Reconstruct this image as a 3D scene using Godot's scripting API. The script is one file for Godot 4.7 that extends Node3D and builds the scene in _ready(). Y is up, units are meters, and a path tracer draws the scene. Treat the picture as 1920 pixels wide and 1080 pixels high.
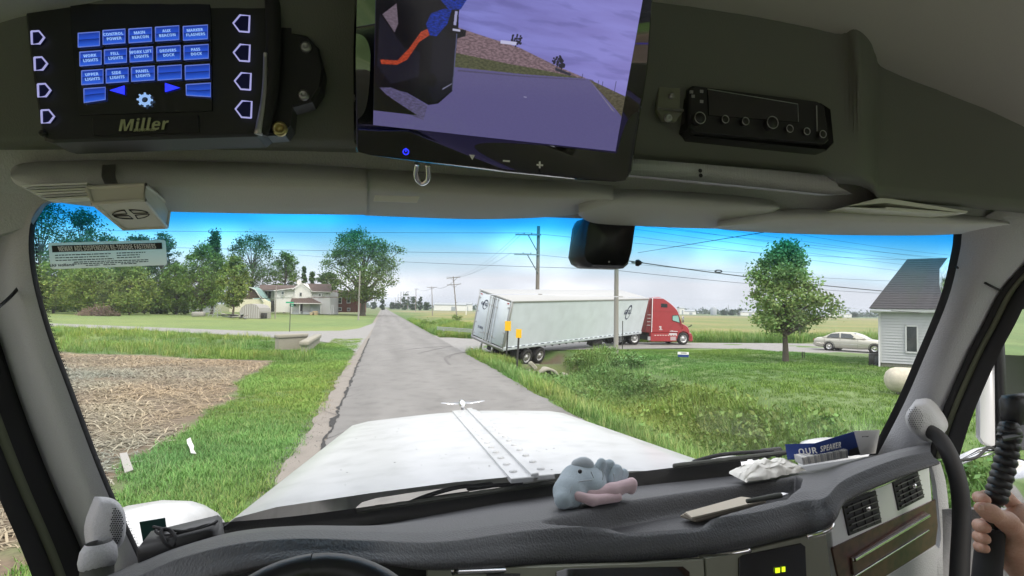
extends Node3D
# A tow truck cab on a country road. The camera looks out through the windshield.
# Cab parts are laid out in the cab's own axes (x right, y up, -z forward, y = 2.6 at eye height).

const FOC := 1000.0                 # focal length in pixels of the 1920 x 1080 photograph
const EYE := Vector3(0, 2.6, 0)
var R: Vector3
var U: Vector3
var FW: Vector3
var cab: Transform3D
var inv: Basis
var road_dir := Vector3(-0.2352, 0, -0.9719)
var road_right := Vector3(0.9719, 0, -0.2352)
var M := {}
var names := {}
var rng := RandomNumberGenerator.new()

func _ready() -> void:
	rng.seed = 7
	set_axes()
	var cam := Camera3D.new()
	cam.name = "camera"
	cam.transform = Transform3D(Basis(R, U, -FW), EYE)
	cam.fov = rad_to_deg(2.0 * atan(540.0 / FOC))
	cam.near = 0.03
	cam.far = 6000.0
	add_child(cam)
	cam.current = true
	var env := Environment.new()
	env.background_mode = Environment.BG_SKY
	var sm := ProceduralSkyMaterial.new()
	sm.sky_top_color = lin(0.80, 0.82, 0.86)
	sm.sky_horizon_color = lin(0.305, 0.322, 0.358)
	sm.sky_curve = 0.25
	sm.ground_bottom_color = lin(0.10, 0.12, 0.06)
	sm.ground_horizon_color = lin(0.3, 0.33, 0.32)
	sm.sun_angle_max = 1.0
	sm.sky_cover = cloud_cover()
	sm.sky_cover_modulate = Color(1, 1, 1, 1)
	var sky := Sky.new()
	sky.sky_material = sm
	env.sky = sky
	env.tonemap_mode = Environment.TONE_MAPPER_LINEAR
	env.tonemap_exposure = 2.1
	env.sdfgi_enabled = true
	env.ssao_enabled = true
	env.ssil_enabled = true
	env.fog_enabled = true
	env.fog_density = 0.00018
	env.fog_light_color = Color(0.86, 0.9, 0.96)
	var we := WorldEnvironment.new()
	we.name = "world_environment"
	we.environment = env
	add_child(we)
	var sun := DirectionalLight3D.new()
	sun.name = "sun"
	sun.light_energy = 0.55
	sun.light_angular_distance = 35.0
	sun.light_color = Color(1.0, 0.97, 0.92)
	sun.shadow_enabled = true
	sun.rotation_degrees = Vector3(-50, 38, 0)
	add_child(sun)

	make_materials()
	build_ground()
	build_roads()
	build_truck()
	build_cab_things()
	build_monitor()
	build_trailer()
	build_tractor()
	build_right_side()
	build_left_side()
	build_poles_and_wires()
	build_trees()
	build_far()
	build_grass()
	build_hand()
	build_driver()

func set_axes() -> void:
	var pitch := atan(39.7 / FOC)
	var roll := atan(13.0 / 682.0)
	FW = Vector3(0, sin(pitch), -cos(pitch))
	var r0 := Vector3(1, 0, 0)
	var u0 := r0.cross(FW)
	R = r0 * cos(roll) + u0 * sin(roll)
	U = u0 * cos(roll) - r0 * sin(roll)
	var b := Basis(Vector3.UP, deg_to_rad(11.0)) * Basis(Vector3(0, 0, 1), deg_to_rad(2.2))
	cab = Transform3D(b, EYE - b.y * 2.6)
	inv = b.inverse()

# ---- from the photograph's pixels to places ----
func ray(px: float, py: float) -> Vector3:
	return FW + R * ((px - 960.0) / FOC) + U * ((540.0 - py) / FOC)

func gnd(px: float, py: float, y := 0.0) -> Vector3:      # where that pixel meets the level y
	var d := ray(px, py)
	return EYE + d * ((y - EYE.y) / d.y)

func deep(px: float, py: float, d: float) -> Vector3:     # the pixel at a depth of d metres
	var r := ray(px, py)
	return EYE + r * (d / -r.z)

func cp(px: float, py: float, w: float) -> Vector3:       # cab axes, w metres ahead in the cab
	var r := inv * ray(px, py)
	return Vector3(0, 2.6, 0) + r * (w / -r.z)

func cv(px: float, py: float, v: float) -> Vector3:       # cab axes, on the level y = v
	var r := inv * ray(px, py)
	return Vector3(0, 2.6, 0) + r * ((v - 2.6) / r.y)

func cu(px: float, py: float, u: float) -> Vector3:       # cab axes, on the side plane x = u
	var r := inv * ray(px, py)
	return Vector3(0, 2.6, 0) + r * (u / r.x)

const WS_K := 0.6
func ws(px: float, py: float, off := 0.0) -> Vector3:     # cab axes, on the windshield: ahead + 0.6 up = 1.06
	var r := inv * ray(px, py)
	return Vector3(0, 2.6, 0) + r * ((1.06 - off) / (-r.z + WS_K * r.y))

func st(s: float, t: float, y := 0.0) -> Vector3:         # s metres up the road, t metres to its right
	var p := road_dir * s + road_right * t
	return Vector3(p.x, y, p.z)

func to_st(x: float, z: float) -> Vector2:
	return Vector2(x * road_dir.x + z * road_dir.z, x * road_right.x + z * road_right.z)

func lin(r: float, g: float, b: float, a := 1.0) -> Color:
	var c := Color(r, g, b).linear_to_srgb()
	c.a = a
	return c

# ---- nodes ----
func numbered(n: String) -> String:
	if not names.has(n):
		names[n] = 0
		return n
	names[n] += 1
	return "%s_%03d" % [n, names[n]]

func tag(o: Node, label: String, category: String, group := "") -> void:
	o.set_meta("label", label)
	o.set_meta("category", category)
	if group != "":
		o.set_meta("group", group)

func thing(n: String, label: String, category: String, at: Vector3, basis := Basis(), group := "") -> Node3D:
	var o := Node3D.new()
	o.name = numbered(n)
	o.transform = Transform3D(basis, at)
	add_child(o)
	tag(o, label, category, group)
	return o

func cab_thing(n: String, label: String, category: String, base: Vector3, group := "") -> Node3D:
	# a thing in the cab: its parts are given in cab axes
	var o := thing(n, label, category, cab * base, cab.basis, group)
	o.set_meta("base", base)
	return o

func put(st_: SurfaceTool, n: String, mat: Material, parent: Node = null) -> MeshInstance3D:
	st_.generate_normals()
	st_.index()
	var mi := MeshInstance3D.new()
	mi.mesh = st_.commit()
	return place(mi, n, mat, parent)

func place(mi: MeshInstance3D, n: String, mat: Material, parent: Node = null) -> MeshInstance3D:
	mi.material_override = mat
	if parent == null:
		mi.name = numbered(n)
		add_child(mi)
	else:
		mi.name = n
		parent.add_child(mi, true)
		if parent.has_meta("base"):
			mi.position -= parent.get_meta("base")
	return mi

func struct(st_: SurfaceTool, n: String, mat: Material) -> MeshInstance3D:
	var o := put(st_, n, mat)
	o.set_meta("kind", "structure")
	return o

func copy(o: Node3D, at: Transform3D, label := "") -> Node3D:
	var c: Node3D = o.duplicate()
	c.name = numbered(String(o.name).get_slice("_0", 0))
	add_child(c)
	c.transform = at
	if label != "":
		c.set_meta("label", label)
	return c

# ---- shapes ----
func mb(smooth := true) -> SurfaceTool:
	var s := SurfaceTool.new()
	s.begin(Mesh.PRIMITIVE_TRIANGLES)
	s.set_smooth_group(0 if smooth else 4294967295)
	return s

func tri(s: SurfaceTool, a: Vector3, b: Vector3, c: Vector3) -> void:
	s.add_vertex(a)
	s.add_vertex(b)
	s.add_vertex(c)

func quad(s: SurfaceTool, a: Vector3, b: Vector3, c: Vector3, d: Vector3) -> void:
	tri(s, a, b, c)
	tri(s, a, c, d)

func quad_uv(s: SurfaceTool, p: Array, uv: Array) -> void:
	for k in [0, 1, 2, 0, 2, 3]:
		s.set_uv(uv[k])
		s.add_vertex(p[k])

func loft(s: SurfaceTool, rows: Array, closed := false, caps := false) -> void:
	# rows of equally many points, joined row to row
	for i in rows.size() - 1:
		var a: Array = rows[i]
		var b: Array = rows[i + 1]
		var n := a.size()
		for j in (n if closed else n - 1):
			var k := (j + 1) % n
			quad(s, a[j], a[k], b[k], b[j])
	if caps:
		for r in [rows[0], rows[-1]]:
			var c := Vector3.ZERO
			for p in r:
				c += p
			c /= r.size()
			for j in r.size():
				tri(s, c, r[j], r[(j + 1) % r.size()])

func box(s: SurfaceTool, c: Vector3, size: Vector3, b := Basis()) -> void:
	var h := size * 0.5
	var p := []
	for k in 8:
		p.append(c + b * Vector3(h.x if k & 1 else -h.x, h.y if k & 2 else -h.y, h.z if k & 4 else -h.z))
	for q in [[0, 2, 3, 1], [4, 5, 7, 6], [0, 1, 5, 4], [2, 6, 7, 3], [0, 4, 6, 2], [1, 3, 7, 5]]:
		quad(s, p[q[0]], p[q[1]], p[q[2]], p[q[3]])

func bev(s: SurfaceTool, c: Vector3, size: Vector3, r: float, b := Basis()) -> void:
	# a box with chamfered edges
	var h := size * 0.5
	r = minf(r, minf(h.x, minf(h.y, h.z)) * 0.95)
	var rows := []
	for lv in [[-h.z, r], [-h.z + r, 0.0], [h.z - r, 0.0], [h.z, r]]:
		var i: float = lv[1]
		var x: float = h.x - i
		var y: float = h.y - i
		var row := []
		for q in [[x - r, y], [x, y - r], [x, -y + r], [x - r, -y], [-x + r, -y], [-x, -y + r], [-x, y - r], [-x + r, y]]:
			row.append(c + b * Vector3(q[0], q[1], lv[0]))
		rows.append(row)
	loft(s, rows, true, true)

func tube(s: SurfaceTool, pts: Array, r0: float, r1 := -1.0, n := 8, caps := true) -> void:
	if r1 < 0:
		r1 = r0
	var rows := []
	var up := Vector3.UP
	for i in pts.size():
		var d: Vector3 = (pts[mini(i + 1, pts.size() - 1)] - pts[maxi(i - 1, 0)]).normalized()
		if absf(d.dot(up)) > 0.95:
			up = Vector3(1, 0, 0.2).normalized()
		var a := d.cross(up).normalized()
		var b := a.cross(d).normalized()
		up = b
		var r := lerpf(r0, r1, float(i) / maxf(1.0, pts.size() - 1))
		var row := []
		for k in n:
			var q := TAU * k / n
			row.append(pts[i] + (a * cos(q) + b * sin(q)) * r)
		rows.append(row)
	loft(s, rows, true, caps)

func curve(pts: Array, per := 6) -> Array:
	# a smooth line through the points
	var out := []
	for i in pts.size() - 1:
		var p0 = pts[maxi(i - 1, 0)]
		var p1 = pts[i]
		var p2 = pts[i + 1]
		var p3 = pts[mini(i + 2, pts.size() - 1)]
		for k in per:
			var t := float(k) / per
			out.append(p1.cubic_interpolate(p2, p0, p3, t))
	out.append(pts[-1])
	return out

func lathe(s: SurfaceTool, at: Vector3, axis: Vector3, prof: Array, n := 16) -> void:
	# prof: [radius, distance along the axis]
	var a := axis.normalized()
	var x := a.cross(Vector3.UP if absf(a.y) < 0.9 else Vector3.RIGHT).normalized()
	var y := x.cross(a)
	var rows := []
	for p in prof:
		var row := []
		for k in n:
			var q := TAU * k / n
			row.append(at + a * p[1] + (x * cos(q) + y * sin(q)) * p[0])
		rows.append(row)
	loft(s, rows, true, false)

func ngon(n: Array) -> Vector3:
	var v := Vector3.ZERO
	for i in n.size():
		v += n[i].cross(n[(i + 1) % n.size()])
	return v.normalized()

func slab(s: SurfaceTool, outline: Array, back: Vector3, bevel := 0.0) -> void:
	# a flat outline in space, given thickness
	var nrm := ngon(outline)
	var ax: Vector3 = (outline[1] - outline[0]).normalized()
	var ay := nrm.cross(ax)
	var flat := PackedVector2Array()
	var c := Vector3.ZERO
	for p in outline:
		flat.append(Vector2(p.dot(ax), p.dot(ay)))
		c += p
	c /= outline.size()
	var front := []
	var rim := []
	var rear := []
	for p in outline:
		var to_c: Vector3 = (c - p).normalized() * bevel
		front.append(p + to_c)
		rim.append(p + back.normalized() * bevel)
		rear.append(p + back)
	var idx := Geometry2D.triangulate_polygon(flat)
	for i in range(0, idx.size(), 3):
		tri(s, front[idx[i]], front[idx[i + 1]], front[idx[i + 2]])
		tri(s, rear[idx[i]], rear[idx[i + 2]], rear[idx[i + 1]])
	loft(s, ([front, rim, rear] if bevel > 0.0 else [front, rear]), true)

func extrude(s: SurfaceTool, prof: Array, z0: float, z1: float, inset := 0.0) -> void:
	# a side profile of Vector2 (x, y), given width along z, its rims drawn in by inset
	var c := Vector2.ZERO
	for p in prof:
		c += p
	c /= prof.size()
	var rows := []
	for lv in ([[z0, 1.0], [z0 + inset, 0.0], [z1 - inset, 0.0], [z1, 1.0]] if inset > 0.0 else [[z0, 0.0], [z1, 0.0]]):
		var row := []
		for p in prof:
			var q: Vector2 = p + (c - p).normalized() * inset * lv[1]
			row.append(Vector3(q.x, q.y, lv[0]))
		rows.append(row)
	loft(s, rows, true)
	var idx := Geometry2D.triangulate_polygon(PackedVector2Array(prof))
	for r in [rows[0], rows[-1]]:
		for i in range(0, idx.size(), 3):
			tri(s, r[idx[i]], r[idx[i + 1]], r[idx[i + 2]])

func text(parent: Node, words: String, at: Vector3, basis: Basis, height: float, mat: Material, depth := 0.002, serif := false, n := "lettering") -> MeshInstance3D:
	# lettering of cap height about "height", its middle at "at"; basis x along the line, z towards the reader
	var t := TextMesh.new()
	var f := SystemFont.new()
	f.font_names = PackedStringArray(["Droid Serif" if serif else "Droid Sans"])
	f.font_weight = 700
	t.font = f
	t.text = words
	t.font_size = 32
	t.pixel_size = height / 23.0
	t.depth = depth
	t.curve_step = 2.0
	var mi := MeshInstance3D.new()
	mi.mesh = t
	mi.transform = Transform3D(basis, at)
	return place(mi, n, mat, parent)

func face(a: Vector3, b: Vector3, c: Vector3) -> Basis:
	# axes of a sheet: x from a to b, y from a towards c
	var x := (b - a).normalized()
	var z := x.cross(c - a).normalized()
	return Basis(x, z.cross(x), z)

# ---- materials ----
func mat(n: String, c: Color, rough := 0.8, metal := 0.0) -> StandardMaterial3D:
	var m := StandardMaterial3D.new()
	m.resource_name = n
	m.albedo_color = c
	m.roughness = rough
	m.metallic = metal
	M[n] = m
	return m

func noise(freq: float, seed_: int, ramp: Array, size := 512, normal := 0.0, kind := FastNoiseLite.TYPE_SIMPLEX_SMOOTH, octaves := 4) -> NoiseTexture2D:
	var f := FastNoiseLite.new()
	f.noise_type = kind
	f.frequency = freq
	f.seed = seed_
	f.fractal_octaves = octaves
	var t := NoiseTexture2D.new()
	t.width = size
	t.height = size
	t.seamless = true
	t.noise = f
	if normal > 0.0:
		t.as_normal_map = true
		t.bump_strength = normal
	elif ramp.size():
		var g := Gradient.new()
		var offs := PackedFloat32Array()
		var cols := PackedColorArray()
		for k in ramp:
			offs.append(k[0])
			cols.append(k[1])
		g.offsets = offs
		g.colors = cols
		t.color_ramp = g
	return t

func grey(v: float) -> Color:
	return lin(v, v, v)

func tri_map(m: StandardMaterial3D, sc: float) -> void:
	m.uv1_triplanar = true
	m.uv1_world_triplanar = true
	m.uv1_scale = Vector3.ONE * sc

func grain(m: StandardMaterial3D, sc: float, tex: Texture2D, bump: Texture2D = null, depth := 0.0) -> void:
	m.uv1_triplanar = true
	m.uv1_scale = Vector3.ONE * sc
	m.albedo_texture = tex
	if bump:
		m.heightmap_enabled = true
		m.heightmap_texture = bump
		m.heightmap_scale = depth

func cloud_cover() -> ImageTexture:
	# thin, even overcast with soft streaks; the same all round
	var f := FastNoiseLite.new()
	f.seed = 11
	f.frequency = 0.9
	f.fractal_octaves = 5
	var im := Image.create(512, 256, false, Image.FORMAT_RGBA8)
	for y in 256:
		var e := PI * (0.5 - (y + 0.5) / 256.0)
		for x in 512:
			var a := TAU * x / 512.0
			var p := Vector3(cos(a) * cos(e), sin(e) * 3.2, sin(a) * cos(e))
			var v := clampf(0.5 + 1.1 * f.get_noise_3dv(p * 3.4), 0.0, 1.0)
			im.set_pixel(x, y, Color(v, v, v, 0.42))
	return ImageTexture.create_from_image(im)

func make_materials() -> void:
	var soft := noise(0.02, 3, [[0.0, grey(0.62)], [1.0, grey(1.0)]], 512)
	var fine := noise(0.25, 4, [[0.0, grey(0.6)], [1.0, grey(1.0)]], 512)
	var bumps := noise(0.35, 5, [], 512)
	var leather := noise(0.12, 6, [], 512, 0.0, FastNoiseLite.TYPE_CELLULAR, 2)
	var blotch := noise(0.012, 9, [[0.0, grey(0.72)], [0.45, grey(0.9)], [1.0, grey(1.0)]], 512)
	M.soft = soft
	M.fine = fine
	var m := mat("ground", Color.WHITE, 0.95)
	m.vertex_color_use_as_albedo = true
	m.albedo_texture = noise(0.05, 21, [[0.0, grey(0.55)], [0.5, grey(0.85)], [1.0, grey(1.0)]], 1024, 0.0, FastNoiseLite.TYPE_SIMPLEX_SMOOTH, 6)
	tri_map(m, 0.21)
	m.detail_enabled = true
	m.detail_blend_mode = BaseMaterial3D.BLEND_MODE_MUL
	m.detail_albedo = noise(0.02, 22, [[0.0, grey(0.7)], [1.0, grey(1.0)]], 512)
	m.detail_uv_layer = BaseMaterial3D.DETAIL_UV_2
	m.uv2_triplanar = true
	m.uv2_world_triplanar = true
	m.uv2_scale = Vector3.ONE * 0.037
	m = mat("asphalt", lin(0.25, 0.246, 0.243), 0.9)
	m.vertex_color_use_as_albedo = true
	m.albedo_texture = noise(0.4, 23, [[0.0, grey(0.62)], [0.5, grey(0.9)], [1.0, grey(1.0)]], 1024, 0.0, FastNoiseLite.TYPE_SIMPLEX_SMOOTH, 3)
	tri_map(m, 0.7)
	m.heightmap_enabled = true
	m.heightmap_texture = bumps
	m.heightmap_scale = 0.5
	m.detail_enabled = true
	m.detail_blend_mode = BaseMaterial3D.BLEND_MODE_MUL
	m.detail_albedo = noise(0.03, 24, [[0.0, grey(0.68)], [0.4, grey(0.92)], [1.0, grey(1.0)]], 512, 0.0, FastNoiseLite.TYPE_SIMPLEX_SMOOTH, 5)
	m.detail_uv_layer = BaseMaterial3D.DETAIL_UV_2
	m.uv2_triplanar = true
	m.uv2_world_triplanar = true
	m.uv2_scale = Vector3.ONE * 0.09
	var old: StandardMaterial3D = m.duplicate()
	old.albedo_color = lin(0.27, 0.245, 0.22)
	old.vertex_color_use_as_albedo = false
	M.shoulder = old
	var sr: StandardMaterial3D = m.duplicate()
	sr.albedo_color = lin(0.30, 0.295, 0.29)
	sr.vertex_color_use_as_albedo = false
	M.side_asphalt = sr
	mat("crack", lin(0.03, 0.03, 0.03), 0.95)
	mat("rubber_mark", lin(0.13, 0.125, 0.125), 0.9)
	# plants
	for g in [["blade", [0.14, 0.24, 0.045]], ["leaf", [0.085, 0.135, 0.035]], ["straw", [0.5, 0.4, 0.26]]]:
		m = mat(g[0], Color.WHITE, 0.75)
		m.vertex_color_use_as_albedo = true
		m.backlight_enabled = true
		m.backlight = lin(0.3, 0.34, 0.1) if g[0] != "straw" else lin(0.1, 0.1, 0.08)
		m.metallic_specular = 0.3
	m = mat("bark", lin(0.13, 0.11, 0.09), 0.95)
	grain(m, 1.5, fine, bumps, 3.0)
	m = mat("pole_wood", lin(0.24, 0.22, 0.2), 0.95)
	grain(m, 1.2, fine)
	m.uv1_scale = Vector3(3, 0.3, 3)
	mat("pole_pale", lin(0.28, 0.275, 0.25), 0.9).albedo_texture = soft
	mat("wire", lin(0.06, 0.06, 0.065), 0.7)
	# outside paint, metal, glass
	m = mat("white_paint", lin(0.55, 0.565, 0.585), 0.4)
	m.clearcoat_enabled = true
	m.clearcoat = 0.45
	m.clearcoat_roughness = 0.15
	m.albedo_texture = blotch
	m.uv1_triplanar = true
	m.uv1_scale = Vector3.ONE * 0.9
	mat("trailer_white", lin(0.63, 0.70, 0.76), 0.6).albedo_texture = noise(0.01, 31, [[0.0, grey(0.88)], [1.0, grey(1.0)]], 256)
	M.trailer_white.uv1_triplanar = true
	M.trailer_white.uv1_scale = Vector3.ONE * 0.3
	mat("roof_alloy", lin(0.36, 0.37, 0.38), 0.7)
	mat("trailer_rail", lin(0.42, 0.43, 0.43), 0.4, 0.4)
	m = mat("red_paint", lin(0.30, 0.022, 0.03), 0.3)
	m.clearcoat_enabled = true
	m.clearcoat = 0.7
	mat("dark_red", lin(0.12, 0.012, 0.015), 0.5)
	mat("chrome", lin(0.78, 0.78, 0.79), 0.12, 1.0)
	mat("steel", lin(0.45, 0.45, 0.46), 0.38, 0.9)
	mat("galvanised", lin(0.5, 0.51, 0.52), 0.5, 0.7)
	mat("tyre", lin(0.022, 0.022, 0.023), 0.85)
	mat("frame_black", lin(0.03, 0.03, 0.03), 0.7)
	mat("dark_glass", lin(0.03, 0.04, 0.045), 0.06).metallic_specular = 0.8
	mat("house_glass", lin(0.04, 0.05, 0.055), 0.08)
	mat("green_glass", lin(0.25, 0.45, 0.42), 0.1)
	mat("logo_navy", lin(0.015, 0.025, 0.07), 0.5)
	mat("print_black", lin(0.02, 0.02, 0.022), 0.6)
	mat("print_white", lin(0.8, 0.8, 0.8), 0.6)
	mat("yellow_sign", lin(0.80, 0.46, 0.005), 0.5)
	mat("green_sign", lin(0.0, 0.28, 0.14), 0.5)
	mat("concrete", lin(0.36, 0.345, 0.29), 0.9)
	grain(M.concrete, 0.8, noise(0.03, 33, [[0.0, grey(0.55)], [0.5, grey(0.85)], [1.0, grey(1.0)]], 512, 0.0, FastNoiseLite.TYPE_SIMPLEX_SMOOTH, 5), bumps, 0.6)
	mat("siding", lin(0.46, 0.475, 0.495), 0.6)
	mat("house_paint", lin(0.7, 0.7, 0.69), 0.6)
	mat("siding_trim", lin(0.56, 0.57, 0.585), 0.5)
	mat("shingle", lin(0.06, 0.06, 0.07), 0.95)
	grain(M.shingle, 0.9, noise(0.2, 35, [[0.0, grey(0.5)], [1.0, grey(1.0)]], 512))
	mat("brown_roof", lin(0.12, 0.085, 0.075), 0.9)
	grain(M.brown_roof, 0.3, fine)
	mat("teal_roof", lin(0.2, 0.33, 0.31), 0.5)
	mat("cream_wall", lin(0.72, 0.70, 0.56), 0.8)
	mat("brick", lin(0.21, 0.085, 0.065), 0.9)
	grain(M.brick, 0.6, fine)
	mat("house_wrap", lin(0.6, 0.6, 0.63), 0.6)
	mat("tank_cream", lin(0.62, 0.57, 0.46), 0.6)
	grain(M.tank_cream, 0.5, soft)
	mat("tin", lin(0.34, 0.33, 0.31), 0.6, 0.3)
	mat("brush", lin(0.2, 0.14, 0.11), 0.95)
	mat("plank", lin(0.5, 0.38, 0.22), 0.85)
	mat("car_beige", lin(0.46, 0.45, 0.39), 0.3, 0.2).clearcoat_enabled = true
	mat("lamp_red", lin(0.4, 0.02, 0.02), 0.3)
	mat("far_grey", lin(0.3, 0.33, 0.36), 0.8)
	# in the cab
	m = mat("trim_grey", lin(0.52, 0.525, 0.55), 0.6)
	grain(m, 4.0, fine, leather, 0.1)
	m = mat("headliner", lin(0.6, 0.585, 0.54), 0.9)
	grain(m, 7.0, fine)
	m = mat("console_grey", lin(0.15, 0.157, 0.135), 0.6)
	grain(m, 8.0, fine, leather, 0.04)
	m = mat("visor_grey", lin(0.74, 0.74, 0.74), 0.7)
	grain(m, 8.0, fine, leather, 0.05)
	m = mat("dash_pad", lin(0.078, 0.08, 0.088), 0.5)
	grain(m, 4.0, fine, leather, 0.14)
	m = mat("dash_dark", lin(0.02, 0.02, 0.022), 0.6)
	grain(m, 10.0, fine)
	mat("floor_mat", lin(0.3, 0.3, 0.29), 0.9)
	mat("seat_cloth", lin(0.42, 0.42, 0.42), 0.9)
	mat("grey_shirt", lin(0.5, 0.5, 0.5), 0.9)
	mat("khaki", lin(0.4, 0.34, 0.24), 0.9)
	mat("rubber", lin(0.018, 0.018, 0.02), 0.7)
	mat("rubber_grey", lin(0.05, 0.054, 0.045), 0.7)
	mat("seal_green", lin(0.17, 0.185, 0.125), 0.75)
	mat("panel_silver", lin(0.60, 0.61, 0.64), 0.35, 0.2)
	mat("panel_olive", lin(0.2, 0.205, 0.16), 0.45, 0.2)
	m = mat("wood_burl", lin(0.075, 0.03, 0.02), 0.45)
	m.clearcoat_enabled = true
	m.clearcoat = 0.1
	grain(m, 3.5, noise(0.018, 41, [[0.0, grey(0.25)], [0.4, grey(0.6)], [0.6, grey(0.85)], [1.0, grey(1.0)]], 512, 0.0, FastNoiseLite.TYPE_SIMPLEX, 6))
	mat("plastic_black", lin(0.016, 0.016, 0.018), 0.4)
	mat("gloss_black", lin(0.008, 0.008, 0.009), 0.04).metallic_specular = 1.0
	mat("mirror_bezel", lin(0.15, 0.15, 0.155), 0.03, 1.0)
	mat("panel_matte", lin(0.022, 0.023, 0.024), 0.5)
	mat("camera_black", lin(0.02, 0.02, 0.022), 0.45)
	mat("box_ivory", lin(0.62, 0.59, 0.52), 0.55)
	mat("paper", lin(0.84, 0.84, 0.82), 0.8)
	mat("pad_paper", lin(0.52, 0.47, 0.39), 0.8)
	mat("pad_edge", lin(0.36, 0.31, 0.25), 0.8)
	mat("paper_grey", lin(0.55, 0.56, 0.58), 0.8)
	mat("label_paper", lin(0.74, 0.76, 0.68), 0.7)
	mat("blue_print", lin(0.012, 0.04, 0.21), 0.45)
	mat("cloth_white", lin(0.78, 0.77, 0.73), 0.9)
	mat("plush_blue", lin(0.50, 0.60, 0.68), 0.95).rim_enabled = true
	grain(M.plush_blue, 14.0, fine, bumps, 0.15)
	mat("plush_grey", lin(0.36, 0.40, 0.44), 0.95).rim_enabled = true
	mat("plush_pink", lin(0.70, 0.52, 0.56), 0.95).rim_enabled = true
	grain(M.plush_pink, 14.0, fine)
	mat("button_blue", lin(0.01, 0.012, 0.10), 0.3)
	var e := mat("button_glow", lin(0.3, 0.3, 0.5), 0.4)
	e.emission_enabled = true
	e.emission = Color(0.75, 0.75, 1.0)
	e.emission_energy_multiplier = 0.3
	e = mat("blue_glow", lin(0.05, 0.05, 0.5), 0.4)
	e.emission_enabled = true
	e.emission = Color(0.15, 0.2, 1.0)
	e.emission_energy_multiplier = 0.7
	mat("brass", lin(0.5, 0.42, 0.2), 0.3, 0.9)
	mat("gold_print", lin(0.40, 0.42, 0.25), 0.5)
	mat("mirror_glass", lin(0.86, 0.87, 0.88), 0.01, 1.0)
	m = mat("skin", lin(0.56, 0.33, 0.24), 0.55)
	m.subsurf_scatter_enabled = true
	m.subsurf_scatter_strength = 0.15
	grain(m, 25.0, noise(0.03, 51, [[0.0, lin(0.8, 0.7, 0.66)], [0.5, grey(0.95)], [1.0, grey(1.0)]], 256), bumps, 0.01)
	mat("nail", lin(0.5, 0.31, 0.25), 0.35)
	mat("hi_vis", lin(0.55, 0.85, 0.02), 0.7)
	mat("notice_paper", lin(0.74, 0.76, 0.68), 0.7).backlight_enabled = true
	M.notice_paper.backlight = lin(0.9, 0.9, 0.85)
	mat("navy_cloth", lin(0.02, 0.025, 0.045), 0.9)
	var gl := mat("pane", Color(1, 1, 1, 0.04), 0.02)
	gl.transparency = BaseMaterial3D.TRANSPARENCY_ALPHA
	gl.metallic_specular = 0.35
	# the dyed shade band: deep blue at the top, clear at its lower edge
	var gr := Gradient.new()
	gr.offsets = PackedFloat32Array([0.0, 0.15, 0.34, 0.55, 0.8])
	gr.colors = PackedColorArray([lin(0.008, 0.30, 0.92), lin(0.03, 0.42, 0.95), lin(0.25, 0.70, 0.97), lin(0.68, 0.90, 0.99), Color.WHITE])
	var gt := GradientTexture2D.new()
	gt.gradient = gr
	gt.width = 8
	gt.height = 256
	gt.fill_from = Vector2(0, 0)
	gt.fill_to = Vector2(0, 1)
	var sb := mat("shade_band", Color(1, 1, 1, 0.0), 0.0)
	sb.transparency = BaseMaterial3D.TRANSPARENCY_ALPHA
	sb.refraction_enabled = true
	sb.refraction_scale = 0.002
	sb.albedo_texture = gt
	sb.texture_repeat = false

# ---- ground ----
var nz := FastNoiseLite.new()
var leftdip_a: Vector3
var leftdip_b: Vector3

func sm(a: float, b: float, x: float) -> float:
	return smoothstep(a, b, x)

func height(x: float, z: float) -> float:
	var q := to_st(x, z)
	var s := q.x
	var t := q.y
	var h := -0.03
	var d := 0.0
	if t > 4.9:
		var along := 1.25 - 0.95 * sm(25.7, 26.6, s) + 0.5 * sm(27.6, 30.0, s) - 0.8 * sm(31.6, 32.8, s)
		d = sm(5.0, 7.4, t) * (1.0 - sm(9.0, 12.5, t)) * along
		d += sm(5.6, 8.0, t) * (1.0 - sm(8.5, 12.0, t)) * 0.9 * sm(48.0, 52.0, s) * (1.0 - sm(300.0, 400.0, s))
		d -= 0.12 * sm(12.0, 14.0, t) * (1.0 - sm(30.0, 33.0, s)) * (1.0 - sm(25.0, 60.0, t))
		h += 0.1 * nz.get_noise_2d(x * 3.0, z * 3.0) * sm(5.2, 6.2, t) * (1.0 - sm(60.0, 90.0, s))
	elif t < -1.6:
		var p := Vector2(x, z)
		var a := Vector2(leftdip_a.x, leftdip_a.z)
		var b := Vector2(leftdip_b.x, leftdip_b.z)
		var n := (b - a).normalized().orthogonal()
		var off := absf((p - a).dot(n))
		d = (1.0 - sm(0.6, 3.6, off)) * 0.8 * (1.0 - sm(-7.0, -3.5, t))
		h += 0.05 * nz.get_noise_2d(x * 2.0, z * 2.0) * sm(-1.6, -3.0, t)
	return h - d

func stubble(s: float, t: float) -> bool:
	var w := 0.7 * nz.get_noise_2d(s * 6.0, t * 6.0)
	return t < -3.5 - 0.075 * clampf(s - 9.0, -4.0, 16.0) + w and s < 27.0 + 0.46 * (-4.9 - t) + w

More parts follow.
